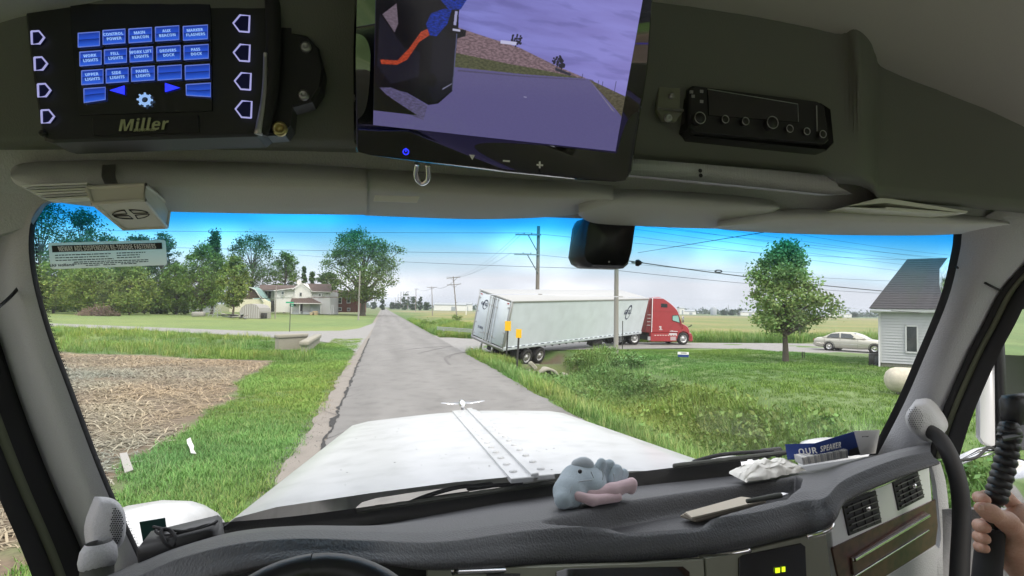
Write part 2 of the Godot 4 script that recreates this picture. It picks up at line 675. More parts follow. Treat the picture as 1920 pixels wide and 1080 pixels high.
func zone(x: float, z: float) -> Color:
	var q := to_st(x, z)
	var s := q.x
	var t := q.y
	var n := nz.get_noise_2d(x, z)
	var n2 := nz.get_noise_2d(x * 5.0 + 90.0, z * 5.0)
	var c := Color(0.12, 0.205, 0.055)
	if stubble(s, t):
		c = Color(0.195, 0.148, 0.10)
		if n2 > 0.0:
			c = c.lerp(Color(0.29, 0.228, 0.155), minf(1.0, n2 * 1.6))
	elif t < -1.5 and s > 45.0:
		c = Color(0.245, 0.315, 0.085).lerp(Color(0.17, 0.265, 0.07), clampf(0.5 + n * 1.5, 0, 1))
		if s > 190.0:
			c = Color(0.17, 0.19, 0.07)
	elif t > 11.0 and s > 42.0:
		var band := sin(s * 0.06 + n * 6.0)
		c = Color(0.17, 0.24, 0.06).lerp(Color(0.34, 0.30, 0.11), clampf(0.35 + 0.5 * band + n2 * 0.5, 0, 1))
		if s > 260.0:
			c = c.lerp(Color(0.33, 0.28, 0.16), 0.7 * sm(260.0, 300.0, s) * (1.0 - sm(420.0, 440.0, s)))
			c = c.lerp(Color(0.14, 0.2, 0.09), sm(430.0, 450.0, s))
	elif t > 6.6 and t < 11.0 and s > 25.5 and s < 32.0:
		c = Color(0.17, 0.135, 0.09).lerp(Color(0.12, 0.15, 0.05), clampf(0.4 + n2 * 2.0, 0, 1))
	elif t > 12.0:
		c = Color(0.125, 0.225, 0.062).lerp(Color(0.2, 0.285, 0.095), clampf(0.4 + n2 * 1.2, 0, 1))
	return c

func build_ground() -> void:
	nz.seed = 5
	nz.frequency = 0.035
	nz.fractal_octaves = 4
	leftdip_a = gnd(60, 634)
	leftdip_b = gnd(540, 648)
	var xs := []
	var ds := []
	for v in [-4000, -2500, -1500, -900, -600, -400, -280, -200, -150, -120, -95, -80, -70, -60, -52, -46, -42, -38, -35, -32, -30]:
		xs.append(float(v))
	var v := -29.4
	while v < 36.0:
		xs.append(v)
		v += 0.6
	for k in [37, 40, 45, 50, 58, 68, 80, 100, 130, 170, 220, 300, 400, 600, 900, 1500, 2500, 4000]:
		xs.append(float(k))
	for k in [-400, -250, -120, -60, -30, -20, -14, -10, -7, -4, -1.5]:
		ds.append(float(k))
	v = 0.0
	while v < 56.0:
		ds.append(v)
		v += 0.6
	for k in [57, 59, 62, 66, 70, 75, 81, 88, 96, 105, 116, 130, 145, 165, 190, 220, 260, 300, 340, 390, 440, 520, 640, 800, 1100, 1500, 2200, 3200, 5000]:
		ds.append(float(k))
	var s := SurfaceTool.new()
	s.begin(Mesh.PRIMITIVE_TRIANGLES)
	s.set_smooth_group(0)
	for d in ds:
		for x in xs:
			s.set_color(zone(x, -d))
			s.add_vertex(Vector3(x, height(x, -d), -d))
	var w := xs.size()
	for j in ds.size() - 1:
		for i in w - 1:
			var a := j * w + i
			for k in [a, a + w, a + w + 1, a, a + w + 1, a + 1]:
				s.add_index(k)
	s.generate_normals()
	var mi := MeshInstance3D.new()
	mi.mesh = s.commit()
	place(mi, "ground", M.ground)
	mi.set_meta("kind", "structure")

func ribbon(s: SurfaceTool, left: Array, right: Array) -> void:
	for i in left.size() - 1:
		quad(s, left[i], left[i + 1], right[i + 1], right[i])

func build_roads() -> void:
	var l := []
	var r := []
	var sh := []
	var ss := []
	var v := -60.0
	while v < 90.0:
		ss.append(v)
		v += 0.35
	for k in [95, 105, 120, 140, 170, 210, 280, 400, 600, 900, 1400, 2200]:
		ss.append(float(k))
	for q in ss:
		var e: float = 0.0 if q > 90.0 else 0.12 * nz.get_noise_1d(q * 30.0) + 0.1 * nz.get_noise_1d(q * 6.0)
		var f: float = 0.0 if q > 90.0 else 0.12 * nz.get_noise_1d(q * 30.0 + 500.0) + 0.1 * nz.get_noise_1d(q * 6.0 + 900.0)
		l.append(st(q, -0.98 + 0.03 * nz.get_noise_1d(q * 60.0 + 70.0), 0.024))
		sh.append(st(q, -1.45 + e, 0.006))
		r.append(st(q, 4.72 + f, 0.018))
	var s := mb()
	var cols := 16
	for i in ss.size() - 1:
		for j in cols:
			var q := []
			for k in [[i, j], [i + 1, j], [i + 1, j + 1], [i, j + 1]]:
				var f: float = k[1] / float(cols)
				var at: float = ss[k[0]]
				var p: Vector3 = l[k[0]].lerp(r[k[0]], f) + Vector3(0, 0.03 * sin(PI * f), 0)
				var tt := -0.98 + 5.7 * f
				var worn := 0.0      # polished, paler wheel tracks and darker oily lane middles
				for w in [0.15, 1.75, 2.3, 3.9]:
					worn += exp(-pow((tt - w) / 0.32, 2.0))
				var n := nz.get_noise_2d(at * 2.2, tt * 26.0) + 0.6 * nz.get_noise_2d(at * 16.0, tt * 30.0)
				var c := 0.86 + 0.1 * minf(1.0, worn) + 0.16 * n
				q.append([p, Color(c, c * 0.995, c * 0.985)])
			for k in [0, 1, 2, 0, 2, 3]:
				s.set_color(q[k][1])
				s.add_vertex(q[k][0])
	var road := struct(s, "main_road", M.asphalt)
	s = mb()
	var l2 := []
	for p in l:
		l2.append(p - Vector3(0, 0.012, 0) + road_right * 0.3)
	ribbon(s, sh, l2)
	put(s, "shoulder", M.shoulder, road)
	# the long crack between the lane and the old shoulder, with torn side branches
	s = mb()
	var a := []
	var b := []
	v = 4.0
	while v < 45.0:
		var w := 0.018 + 0.09 * maxf(0.0, nz.get_noise_1d(v * 26.0 + 33.0)) + 0.05 * maxf(0.0, nz.get_noise_1d(v * 90.0))
		var m := -0.98 + 0.09 * nz.get_noise_1d(v * 40.0) + 0.03 * nz.get_noise_1d(v * 200.0)
		a.append(st(v, m - w, 0.031))
		b.append(st(v, m + w, 0.034))
		v += 0.12
	ribbon(s, a, b)
	for k in 14:
		var q := 6.0 + k * 2.2 + rng.randf()
		var t0 := -0.98
		var dir := 1.0 if k % 3 else -1.0
		a = []
		b = []
		for i in 5:
			var pp := st(q + i * 0.22 + rng.randf() * 0.2, t0 + dir * i * 0.13, 0.031)
			var hw := 0.02 * (1.0 - i / 5.0)
			a.append(pp - road_dir * hw)
			b.append(pp + road_dir * hw)
		ribbon(s, a, b)
	put(s, "crack", M.crack, road)
	# rubber left by turning wheels
	for k in [[[30.0, 2.0], [33.0, 3.2], [36.0, 4.6]], [[31.0, 0.5], [34.0, 2.4], [36.5, 4.7]], [[27.5, 3.4], [30.0, 4.0], [32.5, 5.6]], [[36.5, -1.0], [38.0, 1.5], [38.6, 4.6]], [[24.0, 3.0], [28.0, 3.3], [31.5, 4.8]]]:
		var c := []
		for p in k:
			c.append(st(p[0], p[1], 0.027 + 0.031 * sin(PI * clampf((p[1] + 0.98) / 5.7, 0.0, 1.0))))
		c = curve(c, 8)
		a = []
		b = []
		for i in c.size():
			var d: Vector3 = (c[mini(i + 1, c.size() - 1)] - c[maxi(i - 1, 0)]).normalized().cross(Vector3.UP) * (0.06 + 0.05 * absf(nz.get_noise_1d(i * 40.0)))
			a.append(c[i] - d)
			b.append(c[i] + d)
		s = mb()
		ribbon(s, a, b)
		put(s, "tyre_mark", M.rubber_mark, road)
	# side roads
	s = mb()
	var near := []
	var far := []
	for p in [[668, 660], [640, 646], [600, 640], [500, 632], [300, 621], [90, 612], [-300, 603], [-1200, 590]]:
		near.append(gnd(p[0], p[1], 0.012))
	for p in [[708, 603], [672, 616], [640, 620], [500, 621.5], [300, 614], [90, 606], [-300, 597], [-1200, 584]]:
		far.append(gnd(p[0], p[1], 0.012))
	ribbon(s, far, near)
	struct(s, "side_road", M.side_asphalt)
	s = mb()
	near = []
	far = []
	for p in [[29.5, 4.0], [31.6, 5.8], [32.7, 9.0], [34.0, 16.0], [35.0, 22.0], [34.0, 25.5], [28.0, 27.2], [26.5, 31.0], [26.5, 37.0], [33.0, 40.0], [33.0, 90.0], [30.0, 300.0]]:
		near.append(st(p[0], p[1], 0.01))
	for p in [[52.0, 4.0], [46.0, 6.5], [43.2, 10.0], [41.8, 16.0], [41.3, 22.0], [41.0, 26.6], [41.0, 29.0], [41.0, 33.0], [40.5, 39.0], [40.0, 42.0], [39.5, 90.0], [36.0, 300.0]]:
		far.append(st(p[0], p[1], 0.01))
	ribbon(s, far, near)
	struct(s, "crossing_road", M.side_asphalt)

# ---- the tow truck ----
var truck: Node3D
var hood_plane: Plane
var panel_plane: Plane

func onp(px: float, py: float, pl: Plane) -> Vector3:
	var hit = pl.intersects_ray(Vector3(0, 2.6, 0), (inv * ray(px, py)).normalized())
	return hit if hit != null else Vector3.ZERO

func line_cp(pts: Array, w: float) -> Array:
	var out := []
	for p in pts:
		out.append(cp(p[0], p[1], w))
	return out

func roof_y(u: float) -> float:
	return 3.03 - 0.075 * pow(absf(u - 0.3) / 0.7, 2.5)

func build_truck() -> void:
	truck = thing("tow_truck", "white long-nosed tow truck seen from its own cab, grey trim inside", "truck", cab.origin, cab.basis)
	build_hood()
	build_shell()
	build_pillars()
	build_overhead()
	build_dash()

func build_hood() -> void:
	var back := cp(990, 893, 1.35)
	var front := cp(868, 769, 3.2)
	var ax := (front - back)
	hood_plane = Plane(back, front, back + Vector3(1, 0.0, 0))
	var rows := []
	for w in [1.36, 1.5, 1.8, 2.1, 2.4, 2.7, 2.95, 3.12, 3.22, 3.29, 3.33, 3.35]:
		var f: float = (w - 1.35) / 1.85
		var y: float = back.y + (front.y - back.y) * minf(f, 1.0)
		y -= {3.22: 0.012, 3.29: 0.045, 3.33: 0.12, 3.35: 0.5}.get(w, 0.0)
		var half: float = lerpf(0.70, 0.655, f) - (0.02 if w > 3.25 else 0.0)
		var mid: float = lerpf(0.25, 0.30, f)
		var row := []
		for e in [[-1.09, -0.95], [-1.085, -0.45], [-1.06, -0.20], [-1.03, -0.12], [-0.985, -0.07], [-0.93, -0.043], [-0.8, -0.026], [-0.5, -0.012], [-0.2, -0.002], [0.0, 0.0], [0.2, -0.002], [0.5, -0.012], [0.8, -0.026], [0.93, -0.043], [0.985, -0.07], [1.03, -0.12], [1.06, -0.20], [1.085, -0.45], [1.09, -0.95]]:
			row.append(Vector3(mid + e[0] * half, y + e[1], -w))
		rows.append(row)
	var s := mb()
	loft(s, rows)
	var hood := put(s, "hood", M.white_paint, truck)
	# the hinge down the middle: two flanges and a rib
	for f in [[[848, 772], [958, 902], [876, 769], [1000, 898], 0.006], [[884, 769], [1008, 896], [893, 770], [1040, 893], 0.006], [[874, 769], [996, 898], [884, 768.5], [1010, 895.5], 0.013]]:
		s = mb(false)
		var o := []
		for p in [f[0], f[2], f[3], f[1]]:
			o.append(onp(p[0], p[1], hood_plane) + Vector3(0, f[4], 0))
		slab(s, o, Vector3(0, -0.012, 0), 0.002)
		put(s, "hinge_strip", M.white_paint, hood)
	for f in [[[866, 780], [962, 889]], [[897, 777], [1014, 884]]]:
		s = mb()
		for k in 16:
			var t := 1.0 - pow(1.0 - k / 15.0, 1.0)
			var p0 := onp(f[0][0], f[0][1], hood_plane)
			var p1 := onp(f[1][0], f[1][1], hood_plane)
			lathe(s, p0.lerp(p1, t) + Vector3(0, 0.005, 0), Vector3.UP, [[0.011, 0.0], [0.011, 0.003], [0.007, 0.006], [0.0, 0.007]], 8)
		put(s, "bolt_row", M.white_paint, hood).set_meta("kind", "stuff")
	s = mb(false)      # stone chips and stuck insects
	for k in 46:
		var f := Vector2(rng.randf_range(620, 1150), rng.randf_range(790, 905))
		var at := onp(f.x, f.y, hood_plane)
		if at.x < -0.3 or at.x > 0.85:
			continue
		var e: float = (at.x - 0.28) / 0.67
		at.y += 0.0015 - 0.03 * pow(absf(e), 2.4)
		var h := rng.randf_range(0.0012, 0.0035)
		quad(s, at + Vector3(-h, 0, -h), at + Vector3(h * 0.6, 0, -h), at + Vector3(h, 0, h * 0.8), at + Vector3(-h * 0.7, 0, h))
	put(s, "stone_chips", M.rubber_grey, hood).set_meta("kind", "stuff")
	# hood ornament: a small pair of wings on a post
	s = mb()
	var c := cp(867, 758, 3.2)
	lathe(s, c + Vector3(0, 0.0, 0.06), Vector3(0, 0.05, -1), [[0.0, 0.0], [0.014, 0.01], [0.02, 0.05], [0.018, 0.1], [0.008, 0.14], [0.0, 0.15]], 10)
	for sd in [-1, 1]:
		loft(s, [[c + Vector3(sd * 0.012, 0.008, 0.03), c + Vector3(sd * 0.012, 0.012, -0.02), c + Vector3(sd * 0.012, 0.0, -0.03)], [c + Vector3(sd * 0.07, 0.008, 0.035), c + Vector3(sd * 0.07, 0.012, 0.0), c + Vector3(sd * 0.07, 0.003, -0.01)], [c + Vector3(sd * 0.128, 0.02, 0.045), c + Vector3(sd * 0.128, 0.023, 0.03), c + Vector3(sd * 0.128, 0.016, 0.02)]], true, true)
	var orn := put(s, "hood_ornament", M.chrome, hood)
	s = mb()
	tube(s, [c + Vector3(0, -0.07, 0.0), c + Vector3(0, -0.005, 0.0)], 0.016, 0.01, 8)
	put(s, "post", M.chrome, orn)
	# fenders beside the hood
	var lf := cp(272, 952, 2.5)
	for f in [[lf.x, 2.35, 2.5, lf.y], [0.6 - lf.x, 2.35, 2.5, lf.y]]:
		var fx: float = f[0]
		rows = []
		for k in 13:
			var a := PI * k / 12.0
			var z: float = f[2] - cos(a) * 0.62
			var y: float = f[3] - 0.72 + sin(a) * 0.72
			var row := []
			for e in [[-0.21, -0.14], [-0.2, -0.05], [-0.14, -0.01], [0.0, 0.0], [0.12, -0.012], [0.18, -0.05], [0.2, -0.14]]:
				row.append(Vector3(fx + e[0], y + e[1] * (0.3 + sin(a)), -z))
			rows.append(row)
		s = mb()
		loft(s, rows)
		put(s, "fender", M.white_paint, truck)
	# white air cleaner can by the passenger's end of the windshield
	s = mb()
	lathe(s, cp(1580, 900, 1.9) + Vector3(0.0, -0.5, 0), Vector3.UP, [[0.15, 0.0], [0.16, 0.4], [0.16, 0.595], [0.15, 0.63], [0.11, 0.645], [0.0, 0.65]], 24)
	put(s, "air_cleaner", M.white_paint, truck)
	# front wheels and frame under the hood
	for x in [-0.95, 1.5]:
		s = mb()
		lathe(s, Vector3(x - 0.14, 0.5, -2.55), Vector3.RIGHT, [[0.0, 0.02], [0.3, 0.02], [0.48, 0.0], [0.52, 0.05], [0.52, 0.25], [0.48, 0.3], [0.3, 0.28], [0.0, 0.28]], 28)
		put(s, "tyre", M.tyre, truck)
	s = mb(false)
	box(s, Vector3(0.29, 0.75, -1.9), Vector3(0.9, 0.3, 3.6))
	put(s, "chassis", M.frame_black, truck)
	s = mb()
	bev(s, Vector3(0.29, 0.62, -3.5), Vector3(2.3, 0.4, 0.16), 0.05)
	put(s, "bumper", M.chrome, truck)

func build_shell() -> void:
	# roof, floor, back wall with its window, door walls with theirs
	var s := mb()
	var rows := []
	for w in [1.0, 0.6, 0.2, -0.3, -0.8, -1.15]:
		var row := []
		for k in 23:
			var u := -0.86 + 2.32 * k / 22.0
			row.append(Vector3(u, roof_y(u), -w))
		for k in 23:
			var u := 1.46 - 2.32 * k / 22.0
			row.append(Vector3(u, roof_y(u) + 0.05, -w))
		rows.append(row)
	loft(s, rows, true, true)
	put(s, "roof", M.headliner, truck)
	s = mb(false)
	box(s, Vector3(0.3, 1.12, 0.0), Vector3(2.2, 0.06, 2.4))
	put(s, "cab_floor", M.floor_mat, truck)
	s = mb(false)
	box(s, Vector3(0.3, 1.65, 1.12), Vector3(2.2, 1.0, 0.05))
	box(s, Vector3(-0.68, 2.55, 1.12), Vector3(0.24, 0.8, 0.05))
	box(s, Vector3(1.28, 2.55, 1.12), Vector3(0.24, 0.8, 0.05))
	put(s, "back_wall", M.trim_grey, truck)
	s = mb(false)
	box(s, Vector3(0.3, 1.5, -1.22), Vector3(2.1, 0.72, 0.04))
	put(s, "firewall", M.rubber, truck)
	# doors
	for sd in [-1, 1]:
		var x := -0.80 if sd < 0 else 1.40
		s = mb()
		bev(s, Vector3(x, 1.62, 0.05), Vector3(0.08, 1.0, 1.95), 0.02)
		var door := put(s, "door", M.trim_grey, truck)
		s = mb(false)
		quad(s, Vector3(x, 2.1, -1.02), Vector3(x, 2.1, 0.7), Vector3(x + (0.05 if sd < 0 else -0.05), 2.95, 0.7), Vector3(x + (0.05 if sd < 0 else -0.05), 2.95, -0.75))
		put(s, "window_pane", M.pane, door)
		s = mb()
		bev(s, Vector3(x, 2.5, 0.9), Vector3(0.08, 0.95, 0.42), 0.02)
		put(s, "rear_post", M.trim_grey, truck)
	# seats behind the camera's view
	for u in [-0.2, 0.85]:
		s = mb()
		bev(s, Vector3(u, 1.62, 0.35), Vector3(0.5, 0.16, 0.5), 0.06)
		var seat := put(s, "seat", M.seat_cloth, truck)
		s = mb()
		bev(s, Vector3(u, 1.42, 0.35), Vector3(0.36, 0.5, 0.36), 0.03)
		put(s, "pedestal", M.rubber, seat)

func strip3(lines: Array, per: int, n: String, m: Material, parent: Node) -> MeshInstance3D:
	# smooth sheet through lines of points, each line resampled
	var rows := []
	for l in lines:
		rows.append(curve(l, per))
	var s := mb()
	loft(s, rows)
	return put(s, n, m, parent)

func build_pillars() -> void:
	# windshield glass
	var s := mb(false)
	var g := []
	for p in [[20, 340], [500, 370], [1100, 392], [1840, 405], [1700, 760], [1640, 870], [1300, 920], [900, 985], [560, 1010], [260, 1085], [150, 830], [40, 560]]:
		g.append(ws(p[0], p[1]))
	for k in range(1, g.size() - 1):
		tri(s, g[0], g[k], g[k + 1])
	var glass := put(s, "windshield", M.pane, truck)
	# dyed shade band along its top
	s = mb(false)
	var top := [ws(35, 370, 0.006), ws(500, 383, 0.006), ws(1000, 398, 0.006), ws(1400, 412, 0.006), ws(1815, 425, 0.006)]
	var bot := [ws(60, 575, 0.006), ws(500, 560, 0.006), ws(1000, 552, 0.006), ws(1400, 565, 0.006), ws(1770, 590, 0.006)]
	var nr := Vector3(0, 0.6, -1).normalized() * 0.003
	for k in 4:
		var u0 := k / 4.0
		var u1 := (k + 1) / 4.0
		var uv := [Vector2(u0, 0), Vector2(u1, 0), Vector2(u1, 1), Vector2(u0, 1)]
		quad_uv(s, [top[k], top[k + 1], bot[k + 1], bot[k]], uv)
		quad_uv(s, [top[k + 1] + nr, top[k] + nr, bot[k] + nr, bot[k + 1] + nr], [uv[1], uv[0], uv[3], uv[2]])
		quad_uv(s, [top[k + 1], top[k], top[k] + nr, top[k + 1] + nr], [uv[1], uv[0], uv[0], uv[1]])
	quad_uv(s, [top[0], bot[0], bot[0] + nr, top[0] + nr], [Vector2(0, 0), Vector2(0, 1), Vector2(0, 1), Vector2(0, 0)])
	quad_uv(s, [bot[4], top[4], top[4] + nr, bot[4] + nr], [Vector2(1, 1), Vector2(1, 0), Vector2(1, 0), Vector2(1, 1)])
	put(s, "shade_band", M.shade_band, glass)
	# rubber and printed border round the glass
	var e1 := [[190, 345], [112, 372], [75, 388], [57, 430], [60, 510], [88, 620], [130, 735], [195, 905], [262, 1052], [345, 1230]]
	var e2 := [[-40, 140], [-40, 240], [-40, 330], [-40, 440], [-25, 560], [0, 640], [40, 760], [95, 900], [165, 1062], [235, 1260]]
	var r1 := [[1802, 430], [1801, 445], [1797, 475], [1776, 560], [1733, 665], [1694, 755], [1645, 850], [1600, 930]]
	var r2 := [[1985, 330], [1960, 440], [1925, 490], [1876, 546], [1843, 609], [1810, 672], [1764, 778], [1738, 860]]
	for e in [[e1, 9.0, -14.0], [r1, -14.0, 10.0]]:
		var a := []
		var b := []
		var c := []
		for p in e[0]:
			a.append(ws(p[0] + e[1], p[1], 0.005))
			b.append(ws(p[0], p[1], 0.02))
			c.append(ws(p[0] + e[2], p[1], 0.02))
		strip3([a, b, c], 5, "rubber_border", M.rubber, glass)
	# printed dots on the driver's edge, too small to tell apart
	s = mb(false)
	var ln := []
	for p in e1.slice(3, 9):
		ln.append(Vector2(p[0], p[1]))
	ln = curve(ln, 26)
	for i in ln.size():
		for k in 2:
			var q: Vector2 = ln[i] + Vector2(11.0 + k * 3.2, (i % 2) * 1.5)
			var c2 := ws(q.x, q.y, 0.004)
			var rr := 0.0010 - k * 0.0003
			quad(s, c2 + Vector3(-rr, -rr, 0), c2 + Vector3(-rr, rr, 0), c2 + Vector3(rr, rr, 0), c2 + Vector3(rr, -rr, 0))
	put(s, "printed_dots", M.print_black, glass).set_meta("kind", "stuff")
	# pillars: from the glass edge back to the door frame
	var la := []
	var lb := []
	var lc := []
	var ld := []
	for i in e1.size():
		var p: Vector3 = ws(e1[i][0] - 2, e1[i][1], 0.03)
		var q: Vector3 = cu(e2[i][0], e2[i][1], -0.735)
		la.append(p)
		lb.append(p.lerp(q, 0.3) + Vector3(0.018, 0, 0.028))
		lc.append(p.lerp(q, 0.7) + Vector3(0.022, 0, 0.022))
		ld.append(q)
	var pil := strip3([la, lb, lc, ld], 5, "windshield_pillar", M.trim_grey, truck)
	seam(pil, [cp(-12, 583, 0.95), cp(20, 556, 1.0), cp(46, 524, 1.02), cp(58, 498, 1.03)])
	var ra := []
	var rb := []
	var rc := []
	var rd := []
	for i in r1.size():
		var p: Vector3 = ws(r1[i][0] + 2, r1[i][1], 0.03)
		var q: Vector3 = cu(r2[i][0], r2[i][1], 1.335)
		ra.append(p)
		rb.append(p.lerp(q, 0.3) + Vector3(-0.02, 0, 0.02))
		rc.append(p.lerp(q, 0.7) + Vector3(-0.026, 0, 0.016))
		rd.append(q)
	pil = strip3([ra, rb, rc, rd], 5, "windshield_pillar", M.trim_grey, truck)
	seam(pil, [ws(1792, 500, 0.032), cp(1825, 519, 1.0), cp(1852, 533, 0.965), cu(1876, 545, 1.327)])
	# door frames: rubber, a bare green-grey strip, rubber again
	door_seals(e2, -0.735, -1, [0, -52, -68, -112])
	door_seals(r2, 1.335, 1, [0, 18, 27, 60])
	# speaker pods and grab handles
	pod([[186, 934], [212, 936], [231, 955], [236, 985], [230, 1016], [206, 1038], [176, 1030], [168, 985]], 1.0, Vector2(-8, 0), [[212, 950], [228, 962], [232, 985], [226, 1012], [214, 1026], [206, 990]])
	s = mb()
	tube(s, [cp(183, 1034, 0.985), cp(182, 1090, 0.96), cp(180, 1180, 0.93)], 0.022, 0.022, 14)
	var gh := put(s, "grab_handle", M.rubber_grey, truck)
	s = mb()
	lathe(s, cp(184, 1044, 0.975), Vector3(0, -1, 0.1), [[0.018, -0.022], [0.024, -0.012], [0.026, 0.004], [0.024, 0.014], [0.02, 0.016]], 18)
	put(s, "collar", M.trim_grey, gh)
	pod([[1712, 757], [1738, 756], [1760, 780], [1770, 805], [1752, 826], [1728, 824], [1706, 806], [1698, 780]], 1.06, Vector2(6, -6), [[1704, 768], [1718, 762], [1732, 778], [1728, 806], [1714, 806], [1702, 788]])
	s = mb()
	tube(s, curve([cp(1738, 806, 1.06), cp(1762, 822, 1.035), cp(1783, 860, 1.0), cp(1798, 910, 0.97), cp(1803, 970, 0.95), cp(1800, 1050, 0.92), cp(1796, 1150, 0.88)], 5), 0.0165, 0.0165, 14)
	put(s, "grab_handle", M.rubber, truck)
	# door: top of the sill, lock rod and mirror bracket
	s = mb()
	slab(s, [cp(1768, 1000, 0.98), cp(1766, 955, 1.0), cp(1835, 955, 0.96), cp(1990, 1000, 0.84), cp(1990, 1200, 0.8), cp(1768, 1200, 0.92)], Vector3(0.06, 0, 0.0))
	put(s, "door_panel", M.trim_grey, truck)
	build_mirror()

func seam(parent: Node, pts: Array) -> void:
	var s := mb()
	tube(s, curve(pts, 4), 0.0028, 0.0028, 6)
	put(s, "seam", M.rubber, parent)

func door_seals(e: Array, u: float, sd: int, offs: Array) -> void:
	var lines := []
	for k in offs.size():
		var l := []
		for i in e.size():
			var y: float = e[i][1]
			l.append(cu(e[i][0] + offs[k] * (1.0 if i > 1 else 1.2), y, u + sd * 0.012 * k))
		lines.append(l)
	for k in offs.size() - 1:
		var mid := []
		for i in e.size():
			mid.append((lines[k][i] + lines[k + 1][i]) * 0.5 - Vector3(sd * 0.012, 0, 0))
		strip3([lines[k], mid, lines[k + 1]], 5, ["door_seal", "frame_strip", "window_seal"][k], [M.rubber, M.seal_green, M.rubber][k], truck)

func pod(o: Array, w: float, top: Vector2, grille: Array) -> void:
	# moulded tweeter housing: an outline that swells towards the cabin, and a field of drilled holes
	var c := Vector2.ZERO
	for p in o:
		c += Vector2(p[0], p[1])
	c /= o.size()
	var rows := []
	for k in [[1.05, 0.055], [1.02, 0.03], [1.0, 0.012], [0.93, 0.002], [0.80, -0.006], [0.4, -0.010], [0.02, -0.011]]:
		var row := []
		for p in curve(o.map(func(q): return Vector2(q[0], q[1])) + [Vector2(o[0][0], o[0][1])], 4):
			var q: Vector2 = c + (p - c) * k[0] + (top if k[0] > 1.03 else Vector2.ZERO)
			row.append(cp(q.x, q.y, w + k[1]))
		rows.append(row)
	var s := mb()
	loft(s, rows)
	var p := put(s, "speaker_pod", M.trim_grey, truck)
	s = mb(false)
	var poly := PackedVector2Array()
	for q in grille:
		poly.append(Vector2(q[0], q[1]))
	for i in 40:
		for j in 40:
			var q := Vector2(grille[0][0] - 60 + i * 4.4 + (2.2 if j % 2 else 0.0), grille[0][1] - 40 + j * 4.0)
			if not Geometry2D.is_point_in_polygon(q, poly):
				continue
			var f := clampf((q - c).length() / 50.0, 0.0, 1.0)
			var at := cp(q.x, q.y, w - 0.0118 + 0.011 * f * f)
			var h := 0.0011
			quad(s, at + Vector3(-h, -h, 0), at + Vector3(-h, h, 0), at + Vector3(h, h, 0), at + Vector3(h, -h, 0))
	put(s, "grille_holes", M.rubber, p).set_meta("kind", "stuff")

func build_mirror() -> void:
	# the passenger's big mirror outside the door window: housing, two glasses, arm, round spot mirror
	var s := mb()
	var w := 1.27
	bev(s, cp(1873, 700, w) + Vector3(0, -0.02, 0), Vector3(0.024, 0.44, 0.03), 0.006)
	var mir := put(s, "door_mirror", M.plastic_black, truck)
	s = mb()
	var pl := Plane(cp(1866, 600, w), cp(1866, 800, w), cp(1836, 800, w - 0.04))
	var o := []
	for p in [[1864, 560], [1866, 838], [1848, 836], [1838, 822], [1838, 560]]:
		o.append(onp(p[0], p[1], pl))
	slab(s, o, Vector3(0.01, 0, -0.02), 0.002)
	put(s, "housing", M.panel_silver, mir)  # silver glass: the mirrored truck side is put into its colour
	s = mb()
	o = []
	for p in [[1880, 572], [1880, 835], [1890, 845], [1990, 845], [1990, 572]]:
		o.append(cp(p[0], p[1], w - 0.01))
	slab(s, o, Vector3(0, 0, -0.03), 0.004)
	put(s, "housing", M.plastic_black, mir)
	s = mb(false)
	var a := cp(1884, 580, w - 0.014)
	var b := cp(1988, 580, w - 0.014)
	var c := cp(1988, 838, w - 0.014)
	var d := cp(1884, 838, w - 0.014)
	quad(s, a, b, c + Vector3(0, 0, -0.012), d + Vector3(0, 0, -0.012))
	put(s, "mirror_glass", M.mirror_glass, mir)
	s = mb()
	bev(s, cp(1925, 568, w), Vector3(0.16, 0.014, 0.04), 0.005)
	put(s, "top_bar", M.plastic_black, mir)
	s = mb()
	tube(s, [cp(1780, 872, 1.25), cp(1830, 850, 1.26), cp(1885, 838, 1.27)], 0.013, 0.013, 10)
	put(s, "arm", M.chrome, mir)
	s = mb()
	tube(s, curve([cp(1795, 864, 1.23), cp(1830, 858, 1.23), cp(1852, 840, 1.24), cp(1870, 845, 1.25)], 4), 0.004, 0.004, 6)
	put(s, "cable", M.rubber, mir)
	s = mb()
	lathe(s, cp(1905, 908, 1.25), Vector3(-0.15, 0, 1), [[0.0, -0.05], [0.05, -0.035], [0.072, -0.005], [0.075, 0.0], [0.066, 0.008], [0.0, 0.016]], 28)
	put(s, "spot_mirror", M.chrome, mir)
	# chrome back of the hood mirror seen past the end of the glass
	s = mb()
	lathe(s, cp(1800, 530, 1.22) + Vector3(0.02, -0.075, 0), Vector3(-0.08, 1, 0), [[0.0, 0.0], [0.03, 0.006], [0.05, 0.03], [0.055, 0.075], [0.05, 0.12], [0.03, 0.148], [0.0, 0.155]], 20)
	put(s, "mirror_shell", M.chrome, truck)

